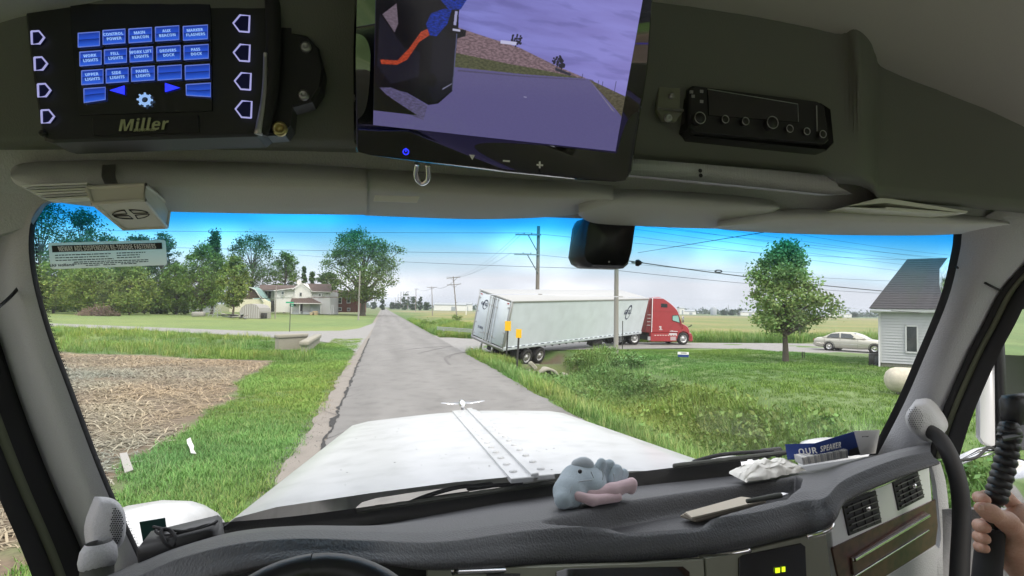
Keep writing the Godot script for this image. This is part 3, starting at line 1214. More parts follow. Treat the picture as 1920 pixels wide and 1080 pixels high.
func build_overhead() -> void:
	# header rail above the glass
	var lines := [[], [], []]
	for p in [[-260, 340], [-60, 360], [60, 371], [400, 393], [900, 404], [1150, 412], [1400, 424], [1800, 436], [2000, 436]]:
		lines[0].append(ws(p[0], p[1] - 190, 0.02))
		lines[1].append(ws(p[0], p[1] - 20, 0.045))
		lines[2].append(ws(p[0], p[1], 0.015))
	strip3(lines, 4, "header_rail", M.trim_grey, truck)
	var cs := mb(false)
	var cpts := []
	for p in [[-260, 240], [60, 300], [128, 352], [118, 366], [78, 383], [50, 425], [-260, 520]]:
		cpts.append(ws(p[0], p[1], 0.024))
	slab(cs, cpts, Vector3(0, 0, -0.01))
	put(cs, "corner_trim", M.trim_grey, truck)
	# console: face, lit lip, underside
	var cols := [[-260, 262], [-60, 268], [0, 271], [300, 270], [660, 276], [1000, 293], [1230, 306], [1450, 322], [1560, 333]]
	var rws := [[], [], [], [], [], [], []]
	for c in cols:
		rws[0].append(cp(c[0], -260, 0.62))
		rws[1].append(cp(c[0], -60, 0.68))
		rws[2].append(cp(c[0], c[1] - 70, 0.755))
		rws[3].append(cp(c[0], c[1] - 18, 0.772))
		rws[4].append(cp(c[0], c[1] - 4, 0.785))
		rws[5].append(cp(c[0], c[1] + 10, 0.82))
		rws[6].append(cp(c[0], c[1] + 4, 1.02))
	# rounded end beside the radio, then the lower shelf running on to the door
	for c in [[1608, 340, 0.005, 132, 40], [1632, 350, 0.025, 150, 60], [1642, 360, 0.05, 165, 80], [1660, 366, 0.075, 172, 100], [1760, 376, 0.085, 200, 120], [1880, 388, 0.085, 240, 150], [2010, 400, 0.085, 290, 190]]:
		var dw: float = c[2]
		rws[0].append(cp(c[0], c[3] - 190, 0.66 + dw))
		rws[1].append(cp(c[0], c[3], 0.70 + dw))
		rws[2].append(cp(c[0], c[1] - 80, 0.755 + dw * 0.8))
		rws[3].append(cp(c[0], c[1] - 20, 0.772 + dw * 0.6))
		rws[4].append(cp(c[0], c[1] - 4, 0.785 + dw * 0.5))
		rws[5].append(cp(c[0], c[1] + 8, 0.82 + dw * 0.4))
		rws[6].append(cp(c[0], c[1] + 4, 1.02))
	var con := strip3(rws, 5, "overhead_console", M.console_grey, truck)
	# lower valance right of the monitor, with two screw holes
	var s := mb()
	var o := []
	for p in [[1170, 296], [1300, 306], [1450, 318], [1545, 328], [1568, 336], [1574, 350], [1600, 364], [1560, 366], [1400, 350], [1180, 328]]:
		o.append(cp(p[0], p[1], 0.765))
	slab(s, o, Vector3(0, 0.005, -0.03), 0.002)
	var val := put(s, "valance", M.trim_grey, con)
	s = mb(false)
	for p in [[1313, 320], [1314, 329]]:
		lathe(s, cp(p[0], p[1], 0.7635), Vector3(0, 0, 1), [[0.0035, 0.0], [0.0, 0.0005]], 8)
	put(s, "screw_holes", M.rubber, val)
	# recessed radio bay
	s = mb()
	o = []
	for p in [[1290, 158], [1535, 188], [1560, 205], [1566, 268], [1552, 282], [1300, 256], [1286, 240], [1284, 175]]:
		o.append(cp(p[0], p[1], 0.738))
	slab(s, o, Vector3(0, 0, -0.03), 0.003)
	put(s, "radio_bay", M.dash_dark, con)
	# visors
	visor([[20, 322, 330, 334], [30, 312, 338, 348], [60, 306, 346, 362], [100, 304, 350, 378], [250, 302, 346, 394], [450, 306, 347, 400], [600, 312, 349, 402], [688, 318, 352, 403]], 0.0)
	visor([[684, 318, 352, 404], [760, 322, 356, 407], [900, 332, 362, 411], [1030, 340, 367, 407], [1100, 344, 370, 398], [1150, 350, 373, 380]], 0.008)
	visor([[1085, 380, 398, 404], [1105, 366, 392, 416], [1140, 358, 380, 421], [1200, 356, 376, 424], [1300, 362, 382, 428], [1380, 368, 388, 427], [1440, 376, 392, 410], [1462, 384, 390, 392]], 0.016)
	visor([[1345, 416, 424, 429], [1400, 402, 418, 434], [1480, 392, 408, 438], [1600, 394, 412, 441], [1750, 400, 418, 441], [1850, 408, 420, 434], [1892, 416, 420, 424]], 0.03)
	# printed label and hook on the middle visor, papers tucked behind the driver's one
	s = mb(false)
	o = []
	for p in [[703, 366], [787, 368], [782, 380], [700, 377]]:
		o.append(cp(p[0], p[1], 0.845))
	slab(s, o, Vector3(0, 0, -0.002))
	put(s, "visor_label", M.paper, truck)
	s = mb()
	tube(s, curve([cp(782, 306, 0.77), cp(780, 330, 0.79), cp(790, 343, 0.80), cp(802, 336, 0.79), cp(802, 308, 0.77)], 5), 0.0042, 0.0042, 8)
	put(s, "hook", M.chrome, truck)

func visor(cols: Array, dw: float) -> void:
	var rws := [[], [], [], [], [], [], []]
	for c in cols:
		rws[0].append(cp(c[0], c[1] - 6, 0.92 + dw))
		rws[1].append(cp(c[0], c[1], 0.875 + dw))
		rws[2].append(cp(c[0], lerpf(c[1], c[2], 0.5), 0.85 + dw))
		rws[3].append(cp(c[0], c[2], 0.846 + dw))
		rws[4].append(cp(c[0], lerpf(c[2], c[3], 0.15), 0.850 + dw))
		rws[5].append(cp(c[0], c[3] - 1.0, 0.915 + dw))
		rws[6].append(cp(c[0], c[3], 0.922 + dw))
	var lines := []
	for r in rws:
		lines.append(curve(r, 4))
	var back := []
	for p in lines[6]:
		back.append(p + Vector3(0, 0.012, -0.02))
	lines.append(back)
	var s := mb()
	loft(s, lines)
	put(s, "sun_visor", M.visor_grey, truck)

# ---- dashboard ----
func build_dash() -> void:
	var cols := [
		[[205, 1085], [185, 1110], [180, 1160], 2.24], [[268, 1052], [262, 1082], [260, 1150], 2.25], [[340, 1030], [335, 1050], [335, 1110], 2.27],
		[[440, 1002], [445, 1022], [450, 1068], 2.29], [[560, 990], [560, 1012], [560, 1044], 2.295], [[700, 985], [700, 1016], [700, 1046], 2.28],
		[[830, 963], [830, 1018], [812, 1062], 2.235], [[1000, 934], [1000, 996], [1000, 1058], 2.195], [[1200, 911], [1200, 982], [1195, 1052], 2.19],
		[[1400, 889], [1395, 966], [1375, 1028], 2.19], [[1490, 877], [1500, 942], [1490, 1002], 2.195], [[1550, 868], [1546, 935], [1548, 984], 2.205],
		[[1600, 860], [1585, 900], [1568, 944], 2.225], [[1680, 846], [1675, 864], [1655, 902], 2.25], [[1745, 832], [1745, 848], [1742, 868], 2.26]]
	var px := [[], [], []]
	var pts := [[], [], []]
	for c in cols:
		var crest := cv(c[1][0], c[1][1], c[3])
		pts[0].append(ws(c[0][0], c[0][1], 0.02))
		pts[1].append(crest)
		pts[2].append(cp(c[2][0], c[2][1], -crest.z - 0.012))
		for k in 3:
			px[k].append(Vector2(c[k][0], c[k][1]))
	for k in 3:
		px[k] = curve(px[k], 28)
		pts[k] = curve(pts[k], 28)
	var tray := PackedVector2Array([Vector2(1008, 991), Vector2(1150, 962), Vector2(1330, 930), Vector2(1492, 903), Vector2(1508, 912), Vector2(1502, 930), Vector2(1475, 945), Vector2(1400, 962), Vector2(1270, 984)])
	var rows := []
	for f in 75:
		var row := []
		for i in pts[0].size():
			var a: Vector3 = pts[0][i]
			var b: Vector3 = pts[1][i]
			var c: Vector3 = pts[2][i]
			var p: Vector3
			var q: Vector2
			if f <= 64:
				var t := f / 64.0
				p = a.lerp(b, t) + Vector3(0, 0.022 * sin(t * PI * 0.9) * t, 0)
				q = px[0][i].lerp(px[1][i], t)
				if t > 0.9:
					p.y -= 0.006 * (t - 0.9) / 0.1
				# the shallow tray sunk in the pad
				var near := 1e9
				for e in tray.size():
					near = minf(near, q.distance_to(Geometry2D.get_closest_point_to_segment(q, tray[e], tray[(e + 1) % tray.size()])))
				var inside := smoothstep(0.0, 6.0, near) if Geometry2D.is_point_in_polygon(q, tray) else 0.0
				p.y -= 0.045 * inside
			else:
				var t := (f - 64) / 10.0
				p = b.lerp(c, t) + Vector3(0, -0.006, 0.022 * sin(t * PI))
			row.append(p)
		rows.append(row)
	var under := []
	for p in rows[-1]:
		under.append(p + Vector3(0, -0.01, -0.09))
	rows.append(under)
	var s := mb()
	loft(s, rows)
	var dash := put(s, "dashboard", M.dash_pad, truck)
	# black cowl and defroster slot at the foot of the glass
	s = mb()
	var cw := [[], [], []]
	for p in [[400, 1010], [520, 1000], [640, 985], [760, 968], [900, 950], [1050, 930], [1200, 912], [1395, 888]]:
		cw[0].append(ws(p[0], p[1] + 22, 0.012))
		cw[1].append(ws(p[0] + 4, p[1] - 22, 0.0) + Vector3(0, -0.0, -0.025))
		cw[2].append(ws(p[0] + 4, p[1] - 26, 0.0) + Vector3(0, -0.03, -0.05))
	strip3(cw, 4, "cowl", M.rubber, truck)
	# wipers outside the glass
	wiper([668, 958], [1056, 902], [[690, 985], [720, 962], [800, 938], [880, 925]], [[745, 953], [800, 930], [862, 913], [905, 912], [980, 906]])
	wiper([1262, 874], [1486, 847], [[1240, 903], [1290, 882], [1330, 872], [1336, 868]], [[1300, 866], [1350, 853], [1420, 847], [1450, 845]])
	# chrome strip under the pad, in two lengths
	for seg in [[5, 9], [9, 12]]:
		s = mb()
		var l := []
		for i in range(seg[0] * 28 + 34, seg[1] * 28 + (6 if seg[1] == 9 else -20)):
			l.append(pts[2][i] + Vector3(0, -0.004, 0.008))
		tube(s, l, 0.0055, 0.0055, 8)
		put(s, "trim_strip", M.chrome, dash)
	# centre panels below
	var pa := cp(812, 1066, 0.90)
	var pb := cp(1320, 1048, 0.895)
	var pc := cp(1320, 1200, 0.86)
	var mid := Plane(pa, pb, pc)
	flat_panel([[800, 1067], [1000, 1063], [1200, 1057], [1320, 1048], [1330, 1250], [800, 1250]], mid, "centre_panel", M.panel_olive, dash, 0.02)
	flat_panel([[1042, 1072], [1060, 1066], [1280, 1062], [1292, 1072], [1296, 1250], [1042, 1250]], mid, "cluster_cover", M.gloss_black, dash, 0.003, 0.003)
	flat_panel([[912, 1076], [975, 1075], [975, 1250], [912, 1250]], mid, "switch", M.plastic_black, dash, 0.003, 0.003)
	var qa := cp(1324, 1046, 0.893)
	var qb := cp(1552, 985, 0.95)
	var qc := cp(1580, 1150, 0.93)
	var side := Plane(qa, qb, qc)
	flat_panel([[1324, 1047], [1390, 1036], [1500, 1008], [1548, 990], [1580, 1250], [1330, 1250]], side, "side_panel", M.panel_olive, dash, 0.02)
	var scr := flat_panel([[1384, 1046], [1392, 1040], [1500, 1018], [1508, 1024], [1516, 1250], [1384, 1250]], side, "display", M.gloss_black, dash, 0.003, 0.003)
	var lime := mat("lime_glow", lin(0.6, 0.7, 0.05), 0.4)
	lime.emission_enabled = true
	lime.emission = Color(0.8, 0.95, 0.1)
	lime.emission_energy_multiplier = 0.7
	var s2 := mb(false)
	for k in [[1450, 1068, 8], [1462, 1066, 6]]:
		var o := []
		for d in [[0, -4], [1, -5], [1, 4], [0, 5]]:
			o.append(onp(k[0] + d[0] * k[2], k[1] + d[1], side) + side.normal * (0.0055 if side.normal.z > 0 else -0.0055))
		slab(s2, o, Vector3(0, 0, -0.001))
	put(s2, "display_digits", lime, scr)
	build_passenger_panel(dash)
	# steering wheel
	s = mb()
	var hub := cp(585, 1300, 0.60)
	var top := cp(585, 1066, 0.70)
	var rr := (top - hub).length()
	var ay := (top - hub).normalized()
	var ax := Vector3.RIGHT
	var lp := []
	for k in 49:
		var a := TAU * k / 48.0
		lp.append(hub + ay * cos(a) * rr + ax * sin(a) * rr)
	tube(s, lp, 0.017, 0.017, 12, false)
	var sw := put(s, "steering_wheel", M.plastic_black, truck)
	s = mb()
	for k in 3:
		var a := TAU * (k + 0.5) / 3.0
		tube(s, [hub, hub + ay * cos(a) * rr + ax * sin(a) * rr], 0.02, 0.012, 8)
	lathe(s, hub, ax.cross(ay), [[0.0, 0.03], [0.07, 0.02], [0.08, -0.02], [0.0, -0.03]], 16)
	put(s, "hub", M.plastic_black, sw)
	s = mb(false)
	quad(s, cp(420, 1060, 1.02), cp(830, 1040, 1.02), cp(830, 1400, 0.95), cp(420, 1400, 0.95))
	put(s, "instrument_panel", M.dash_dark, dash)

func flat_panel(o: Array, pl: Plane, n: String, m: Material, parent: Node, thick := 0.01, proud := 0.0) -> MeshInstance3D:
	var pts := []
	var nn := pl.normal if pl.normal.z > 0 else -pl.normal
	for p in o:
		pts.append(onp(p[0], p[1], pl) + nn * proud)
	var s := mb(false)
	slab(s, pts, -nn * thick, minf(0.002, thick * 0.3))
	return put(s, n, m, parent)

func wiper(a: Array, b: Array, arm: Array, bridge: Array) -> void:
	var s := mb()
	var p0 := ws(a[0], a[1], -0.022)
	var p1 := ws(b[0], b[1], -0.022)
	var d := (p1 - p0).normalized()
	var n := Vector3(0, 0.6, -1).normalized()
	var up := n.cross(d).normalized()
	bev(s, (p0 + p1) * 0.5, Vector3((p1 - p0).length(), 0.012, 0.010), 0.002, Basis(d, up, d.cross(up)))
	var w := put(s, "wiper", M.rubber_grey, truck)
	s = mb()
	var l := []
	for p in arm:
		l.append(ws(p[0], p[1], -0.05))
	tube(s, curve(l, 4), 0.008, 0.006, 8)
	put(s, "arm", M.plastic_black, w)
	s = mb()
	l = []
	for p in bridge:
		l.append(ws(p[0], p[1], -0.045))
	tube(s, curve(l, 4), 0.006, 0.005, 8)
	for k in 9:
		var f := 0.1 + 0.8 * k / 8.0
		box(s, p0.lerp(p1, f) + up * 0.012 + n * 0.008, Vector3(0.018, 0.01, 0.014), Basis(d, up, d.cross(up)))
	put(s, "bridge", M.rubber, w)
	s = mb()
	var c := ws(bridge[3][0] - 5, bridge[3][1], -0.05)
	bev(s, c, Vector3(0.07, 0.016, 0.016), 0.005, Basis(d, up, d.cross(up)))
	put(s, "bracket", M.plastic_black, w)

func build_passenger_panel(dash: Node) -> void:
	panel_plane = Plane(cp(1553, 950, 0.95), cp(1742, 870, 1.10), cp(1580, 1085, 0.965))
	var pl := panel_plane
	flat_panel([[1553, 953], [1742, 873], [1762, 1120], [1600, 1250], [1590, 1250]], pl, "vent_panel", M.panel_silver, dash, 0.02)
	var s := mb()
	tube(s, [onp(1553, 948, pl) + Vector3(0, 0.004, 0.006), onp(1650, 907, pl) + Vector3(0, 0.004, 0.006), onp(1741, 868, pl) + Vector3(0, 0.004, 0.006)], 0.007, 0.007, 10)
	put(s, "trim_strip", M.chrome, dash)
	vent([[1577, 944], [1640, 919], [1651, 979], [1590, 1004]], dash)
	vent([[1672, 905], [1719, 884], [1731, 932], [1683, 957]], dash)
	var wood := flat_panel([[1558, 1030], [1560, 1026], [1752, 936], [1756, 985], [1752, 1020], [1580, 1130]], pl, "wood_panel", M.wood_burl, dash, 0.004, 0.003)
	var dr := flat_panel([[1590, 1044], [1728, 958], [1736, 962], [1736, 985], [1732, 992], [1594, 1076]], pl, "ash_drawer", M.wood_burl, wood, 0.006, 0.007)
	var nn := pl.normal if pl.normal.z > 0 else -pl.normal
	s = mb()
	tube(s, [onp(1592, 1046, pl) + nn * 0.010, onp(1732, 964, pl) + nn * 0.010], 0.0045, 0.0045, 8)
	put(s, "pull_bar", M.chrome, dr)
	s = mb()
	tube(s, [onp(1594, 1078, pl) + nn * 0.008, onp(1734, 992, pl) + nn * 0.008], 0.0022, 0.0022, 6)
	put(s, "lower_edge", M.chrome, dr)
	flat_panel([[1630, 1150], [1640, 1090], [1752, 1022], [1758, 1028], [1760, 1200], [1640, 1260]], pl, "glove_door", M.trim_grey, dash, 0.004, 0.004)
	# grey end cap of the dash
	var a := []
	var b := []
	var c := []
	for p in [[1742, 866], [1752, 900], [1758, 950], [1762, 1010], [1752, 1060], [1756, 1130]]:
		a.append(onp(p[0], p[1], pl) + nn * 0.002)
		b.append(onp(p[0] + 8, p[1] - 3, pl) + nn * 0.014)
		c.append(onp(p[0] + 18, p[1] - 6, pl) - nn * 0.03)
	strip3([a, b, c], 5, "end_cap", M.trim_grey, dash)

func vent(o: Array, dash: Node) -> void:
	var pl := panel_plane
	var nn := pl.normal if pl.normal.z > 0 else -pl.normal
	var p := []
	for q in o:
		p.append(onp(q[0], q[1], pl))
	# the dark mouth, then the louvres in front of it
	var v := flat_panel(o, pl, "air_vent", M.dash_dark, dash, 0.004, 0.003)
	for k in 5:
		var f := 0.14 + 0.72 * k / 4.0
		var l: Vector3 = p[0].lerp(p[3], f).lerp(p[1].lerp(p[2], f), 0.06) + nn * 0.0045
		var r: Vector3 = p[1].lerp(p[2], f).lerp(p[0].lerp(p[3], f), 0.06) + nn * 0.0045
		var s := mb(false)
		var d := (r - l).normalized()
		var zt := (nn + Vector3(0, 0.8, 0)).normalized()
		zt = (zt - d * zt.dot(d)).normalized()
		box(s, (l + r) * 0.5, Vector3((r - l).length(), 0.0022, 0.008), Basis(d, zt.cross(d), zt))
		put(s, "louvre", M.rubber_grey, v)
	var s3 := mb(false)
	for k in 3:
		var f := 0.25 + 0.25 * k
		var t: Vector3 = p[0].lerp(p[1], f) + nn * 0.0042
		var bb: Vector3 = p[3].lerp(p[2], f) + nn * 0.0042
		tube(s3, [t.lerp(bb, 0.08), t.lerp(bb, 0.92)], 0.0011, 0.0011, 5)
	put(s3, "cross_vanes", M.rubber, v)
	s3 = mb()
	bev(s3, p[0].lerp(p[2], 0.5) + Vector3(0.006, 0.012, 0) + nn * 0.009, Vector3(0.011, 0.009, 0.006), 0.002)
	put(s3, "thumb_tab", M.chrome, v)

# ---- things in the cab ----
func plate(o: Array, w: float, n: String, m: Material, parent: Node, thick := 0.006, bevel := 0.0015) -> MeshInstance3D:
	var pts := []
	for p in o:
		pts.append(cp(p[0], p[1], w))
	var s := mb(false)
	slab(s, pts, Vector3(0, 0, -thick), bevel)
	return put(s, n, m, parent)

func ring(s: SurfaceTool, c: Vector3, ax: Vector3, ay: Vector3, r: float, t: float, h: float, n := 20) -> void:
	tube(s, range(n + 1).map(func(k): return c + ax * cos(TAU * k / n) * r + ay * sin(TAU * k / n) * r), t, t, 5, false)

func screw(at: Vector3, r: float, n: String, m: Material, parent: Node) -> void:
	var s := mb()
	lathe(s, at, Vector3(0, 0, 1), [[r, -0.002], [r, 0.001], [r * 0.7, 0.003], [r * 0.35, 0.0035], [r * 0.3, 0.001], [0.0, 0.001]], 12)
	put(s, n, m, parent)

func build_cab_things() -> void:
	control_panel()
	radio()
	visor_things()
	glass_things()
	dash_things()

func control_panel() -> void:
	var w := 0.70
	var base := cp(280, 265, w)
	var t := cab_thing("control_panel", "black touch control panel with rows of lit blue buttons and five-sided side keys", "control panel", base)
	plate([[44, -60], [43, 15], [56, 120], [74, 245], [80, 262], [95, 266], [480, 254], [494, 244], [510, 160], [514, 60], [512, -60]], w, "housing", M.panel_matte, t, 0.05, 0.004)
	var scr := plate([[130, -20], [133, 55], [148, 216], [398, 208], [396, 40], [392, -20]], w - 0.002, "screen", M.gloss_black, t, 0.002, 0.0005)
	var grad := Gradient.new()
	grad.offsets = PackedFloat32Array([0.0, 0.45, 0.5, 0.55, 1.0])
	grad.colors = PackedColorArray([Color(0.10, 0.22, 0.62), Color(0.16, 0.34, 0.86), Color(0.06, 0.12, 0.36), Color(0.10, 0.24, 0.66), Color(0.2, 0.42, 0.95)])
	var gt := GradientTexture2D.new()
	gt.gradient = grad
	gt.width = 8
	gt.height = 64
	gt.fill_to = Vector2(0, 1)
	var bm := mat("screen_button", lin(0.02, 0.04, 0.12), 0.3)
	bm.emission_enabled = true
	bm.emission_operator = BaseMaterial3D.EMISSION_OP_MULTIPLY
	bm.emission = Color.WHITE
	bm.emission_texture = gt
	bm.emission_energy_multiplier = 0.4
	var glow := mat("screen_text", lin(0.2, 0.3, 0.5), 0.4)
	glow.emission_enabled = true
	glow.emission = Color(0.62, 0.78, 1.0)
	glow.emission_energy_multiplier = 0.38
	var rim := mat("screen_rim", lin(0.2, 0.3, 0.5), 0.4)
	rim.emission_enabled = true
	rim.emission = Color(0.35, 0.42, 0.75)
	rim.emission_energy_multiplier = 0.45
	var rowsx := [[166.7, 213.8, 263.0, 313.5, 366.4], [169.8, 216.6, 265.0, 316.0, 367.8], [173.3, 219.7, 268.0, 318.0, 370.0], [177.4, -1, -1, -1, 372.0]]
	var rowsy := [[73.9, 68.8, 66.0, 62.6, 61.2], [109.3, 105.2, 102.0, 99.7, 97.6], [144.4, 141.3, 138.2, 136.0, 134.8], [178.0, -1, -1, -1, 170.0]]
	var words := [["", "CONTROL\nPOWER", "MAIN\nBEACON", "AUX\nBEACON", "MARKER\nFLASHERS"], ["WORK\nLIGHTS", "FILL\nLIGHTS", "WORK LIFT\nLIGHTS", "DRIVERS\nDOCK", "PASS\nDOCK"], ["UPPER\nLIGHTS", "SIDE\nLIGHTS", "PANEL\nLIGHTS", "", ""], ["", "", "", "", ""]]
	for r in 4:
		for c in 5:
			var x: float = rowsx[r][c]
			var y: float = rowsy[r][c]
			if x < 0:
				continue
			var hw := 20.0 + c * 0.7
			var hh := 13.0
			var s := mb(false)
			var q := [cp(x - hw, y - hh + 1.5, w - 0.0045), cp(x + hw, y - hh - 1.5, w - 0.0045), cp(x + hw, y + hh - 1.5 - (3 if r == 3 and c == 0 else 0), w - 0.0045), cp(x - hw, y + hh + 1.5 - (6 if r == 3 and c == 4 else 0), w - 0.0045)]
			quad_uv(s, q, [Vector2(0, 0), Vector2(1, 0), Vector2(1, 1), Vector2(0, 1)])
			put(s, "screen_button", bm, scr)
			s = mb()
			tube(s, [q[0], q[1], q[2], q[3], q[0]], 0.0007, 0.0007, 4, false)
			put(s, "button_rim", rim, scr)
			if words[r][c] != "":
				text(scr, words[r][c], (q[0] + q[2]) * 0.5 + Vector3(0, 0, 0.001), face(q[0], q[1], q[0] * 2.0 - q[3]), 0.0033, glow, 0.0004)
	for a in [[220, 169, -1], [322, 164, 1]]:
		plate([[a[0] - a[2] * 13, a[1] - 9], [a[0] + a[2] * 15, a[1]], [a[0] - a[2] * 13, a[1] + 8]] if a[2] > 0 else [[a[0] + 13, a[1] - 9], [a[0] + 13, a[1] + 8], [a[0] - 15, a[1]]], w - 0.0045, "screen_arrow", M.blue_glow, scr, 0.001, 0.0003)
	var s4 := mb()
	var gc := cp(271.6, 187, w - 0.005)
	ring(s4, gc, Vector3.RIGHT, Vector3.UP, 0.005, 0.0017, 0.0)
	for k in 8:
		var a := TAU * k / 8.0
		box(s4, gc + Vector3(cos(a), sin(a), 0) * 0.0075, Vector3(0.002, 0.002, 0.001), Basis(Vector3.BACK, a))
	put(s4, "screen_gear", glow, scr)
	# five-sided keys at both sides
	for k in [[70, 71, 1], [75.6, 120, 1], [82, 170, 1], [88.7, 219, 1], [454, 44.7, -1], [454.5, 99.7, -1], [456.5, 153, -1], [458, 205.6, -1]]:
		var x: float = k[0]
		var y: float = k[1]
		var d: float = k[2]
		var z := 1.0 if d > 0 else 1.28
		var o := []
		for p in [[-11, -12], [3, -13], [13, -1], [4, 11], [-10, 12]]:
			o.append([x + p[0] * d * z, y + p[1] * z])
		if d < 0:
			o.reverse()
		var key := plate(o, w - 0.004, "key", M.button_blue, t, 0.006, 0.001)
		var s := mb()
		var l := []
		for p in o + [o[0]]:
			l.append(cp(p[0], p[1], w - 0.0045))
		tube(s, l, 0.0011, 0.0011, 5, false)
		put(s, "key_outline", M.button_glow, key)
	# maker's plate under the screen
	var lp := plate([[172, 222], [372, 216], [374, 248], [174, 254]], w - 0.002, "name_plate", M.plastic_black, t, 0.003, 0.0008)
	var b := face(cp(172, 240, w), cp(372, 234, w), cp(172, 200, w))
	b.y = (b.y + b.x * 0.25)
	text(lp, "Miller", cp(269, 234, w - 0.0045), b, 0.0135, M.gold_print, 0.0006)
	text(lp, "INDUSTRIES", cp(272, 243.5, w - 0.0045), b, 0.003, M.gold_print, 0.0006)
	# bright side rail, mounting plate with screws, brass nut
	var s2 := mb()
	tube(s2, curve([cp(505, -60, w - 0.002), cp(512, 20, w - 0.002), cp(512, 120, w - 0.002), cp(503, 200, w - 0.002), cp(488, 251, w - 0.002)], 5), 0.009, 0.009, 10)
	put(s2, "side_rail", M.rubber, t)
	s2 = mb()
	tube(s2, curve([cp(498, 100, w - 0.008), cp(496, 180, w - 0.008), cp(484, 252, w - 0.008)], 5), 0.0025, 0.005, 8)
	put(s2, "edge_bead", M.steel, t)
	plate([[516, -60], [545, 0], [546, 60], [575, 66], [598, 90], [607, 130], [602, 165], [585, 190], [548, 200], [545, 236], [534, 252], [500, 254], [512, 180]], w + 0.01, "mounting_plate", M.plastic_black, t, 0.03, 0.003)
	screw(cp(573, 88, w + 0.008), 0.007, "screw", M.steel, t)
	screw(cp(569, 178, w + 0.008), 0.007, "screw", M.steel, t)
	s2 = mb()
	lathe(s2, cp(525, 242, w + 0.006), Vector3(0, 0, 1), [[0.009, -0.002], [0.009, 0.004], [0.005, 0.005], [0.0045, -0.001], [0.0, -0.001]], 14)
	put(s2, "brass_nut", M.brass, t)
	screw(cp(50, 13, w - 0.002), 0.004, "screw", M.steel, t)
	screw(cp(80, 250, w - 0.002), 0.004, "screw", M.plastic_black, t)

func radio() -> void:
	var w := 0.728
	var t := cab_thing("two_way_radio", "black two-way radio with round knobs set in the overhead console", "radio", cp(1420, 260, w))
	plate([[1292, 166], [1300, 160], [1535, 190], [1548, 200], [1556, 262], [1548, 270], [1302, 248], [1292, 240]], w, "body", M.plastic_black, t, 0.03, 0.003)
	plate([[1327, 168], [1496, 196], [1496, 229], [1329, 216]], w - 0.002, "display", M.gloss_black, t, 0.002, 0.0004)
	var s := mb()
	tube(s, [cp(1327, 167, w - 0.0022), cp(1496, 195, w - 0.0022), cp(1497, 228, w - 0.0022)], 0.0006, 0.0006, 4)
	put(s, "display_edge", M.steel, t)
	for k in [[1305, 226, 12, 0.012], [1356, 226, 8, 0.006], [1393, 230, 8, 0.007], [1440, 234, 13, 0.011], [1477, 243, 8, 0.005], [1509, 248, 7.5, 0.005], [1537, 254, 8, 0.007]]:
		var c := cp(k[0], k[1], w)
		var r: float = k[2] * 0.72e-3
		s = mb()
		lathe(s, c, Vector3(0, 0, 1), [[r, 0.0], [r, k[3] * 0.8], [r * 0.85, k[3]], [0.0, k[3]]], 18)
		var kn := put(s, "knob", M.plastic_black, t)
		s = mb()
		ring(s, c + Vector3(0, 0, k[3]), Vector3.RIGHT, Vector3.UP, r, 0.0007, 0.0)
		put(s, "knob_ring", M.steel, kn)
	s = mb()
	tube(s, [cp(1531, 198, w - 0.003), cp(1532, 246, w - 0.003)], 0.0009, 0.0009, 5)
	put(s, "slider_line", M.steel, t)
	for p in [[1297, 172], [1300, 180], [1316, 171], [1316, 190]]:
		plate([[p[0] - 3, p[1] - 3], [p[0] + 3, p[1] - 2.5], [p[0] + 3, p[1] + 3], [p[0] - 3, p[1] + 2.5]], w - 0.001, "small_key", M.steel, t, 0.002, 0.0003)
	# bracket for the microphone beside it
	w = 0.735
	var b := cab_thing("microphone_bracket", "small steel microphone bracket screwed beside the black radio", "bracket", cp(1255, 228, w))
	plate([[1231, 130], [1290, 134], [1288, 158], [1276, 160], [1275, 204], [1283, 206], [1268, 228], [1244, 226], [1232, 206], [1236, 160], [1230, 150]], w, "plate", M.panel_olive, b, 0.006, 0.001)
	screw(cp(1260, 141, w - 0.002), 0.0062, "screw", M.galvanised, b)
	screw(cp(1253, 221, w - 0.002), 0.0062, "screw", M.galvanised, b)
	screw(cp(1259, 180, w - 0.002), 0.0045, "screw", M.steel, b)
	s = mb()
	tube(s, [cp(1234, 204, w - 0.003), cp(1281, 208, w - 0.003)], 0.0016, 0.0016, 6)
	put(s, "fold", M.steel, b)

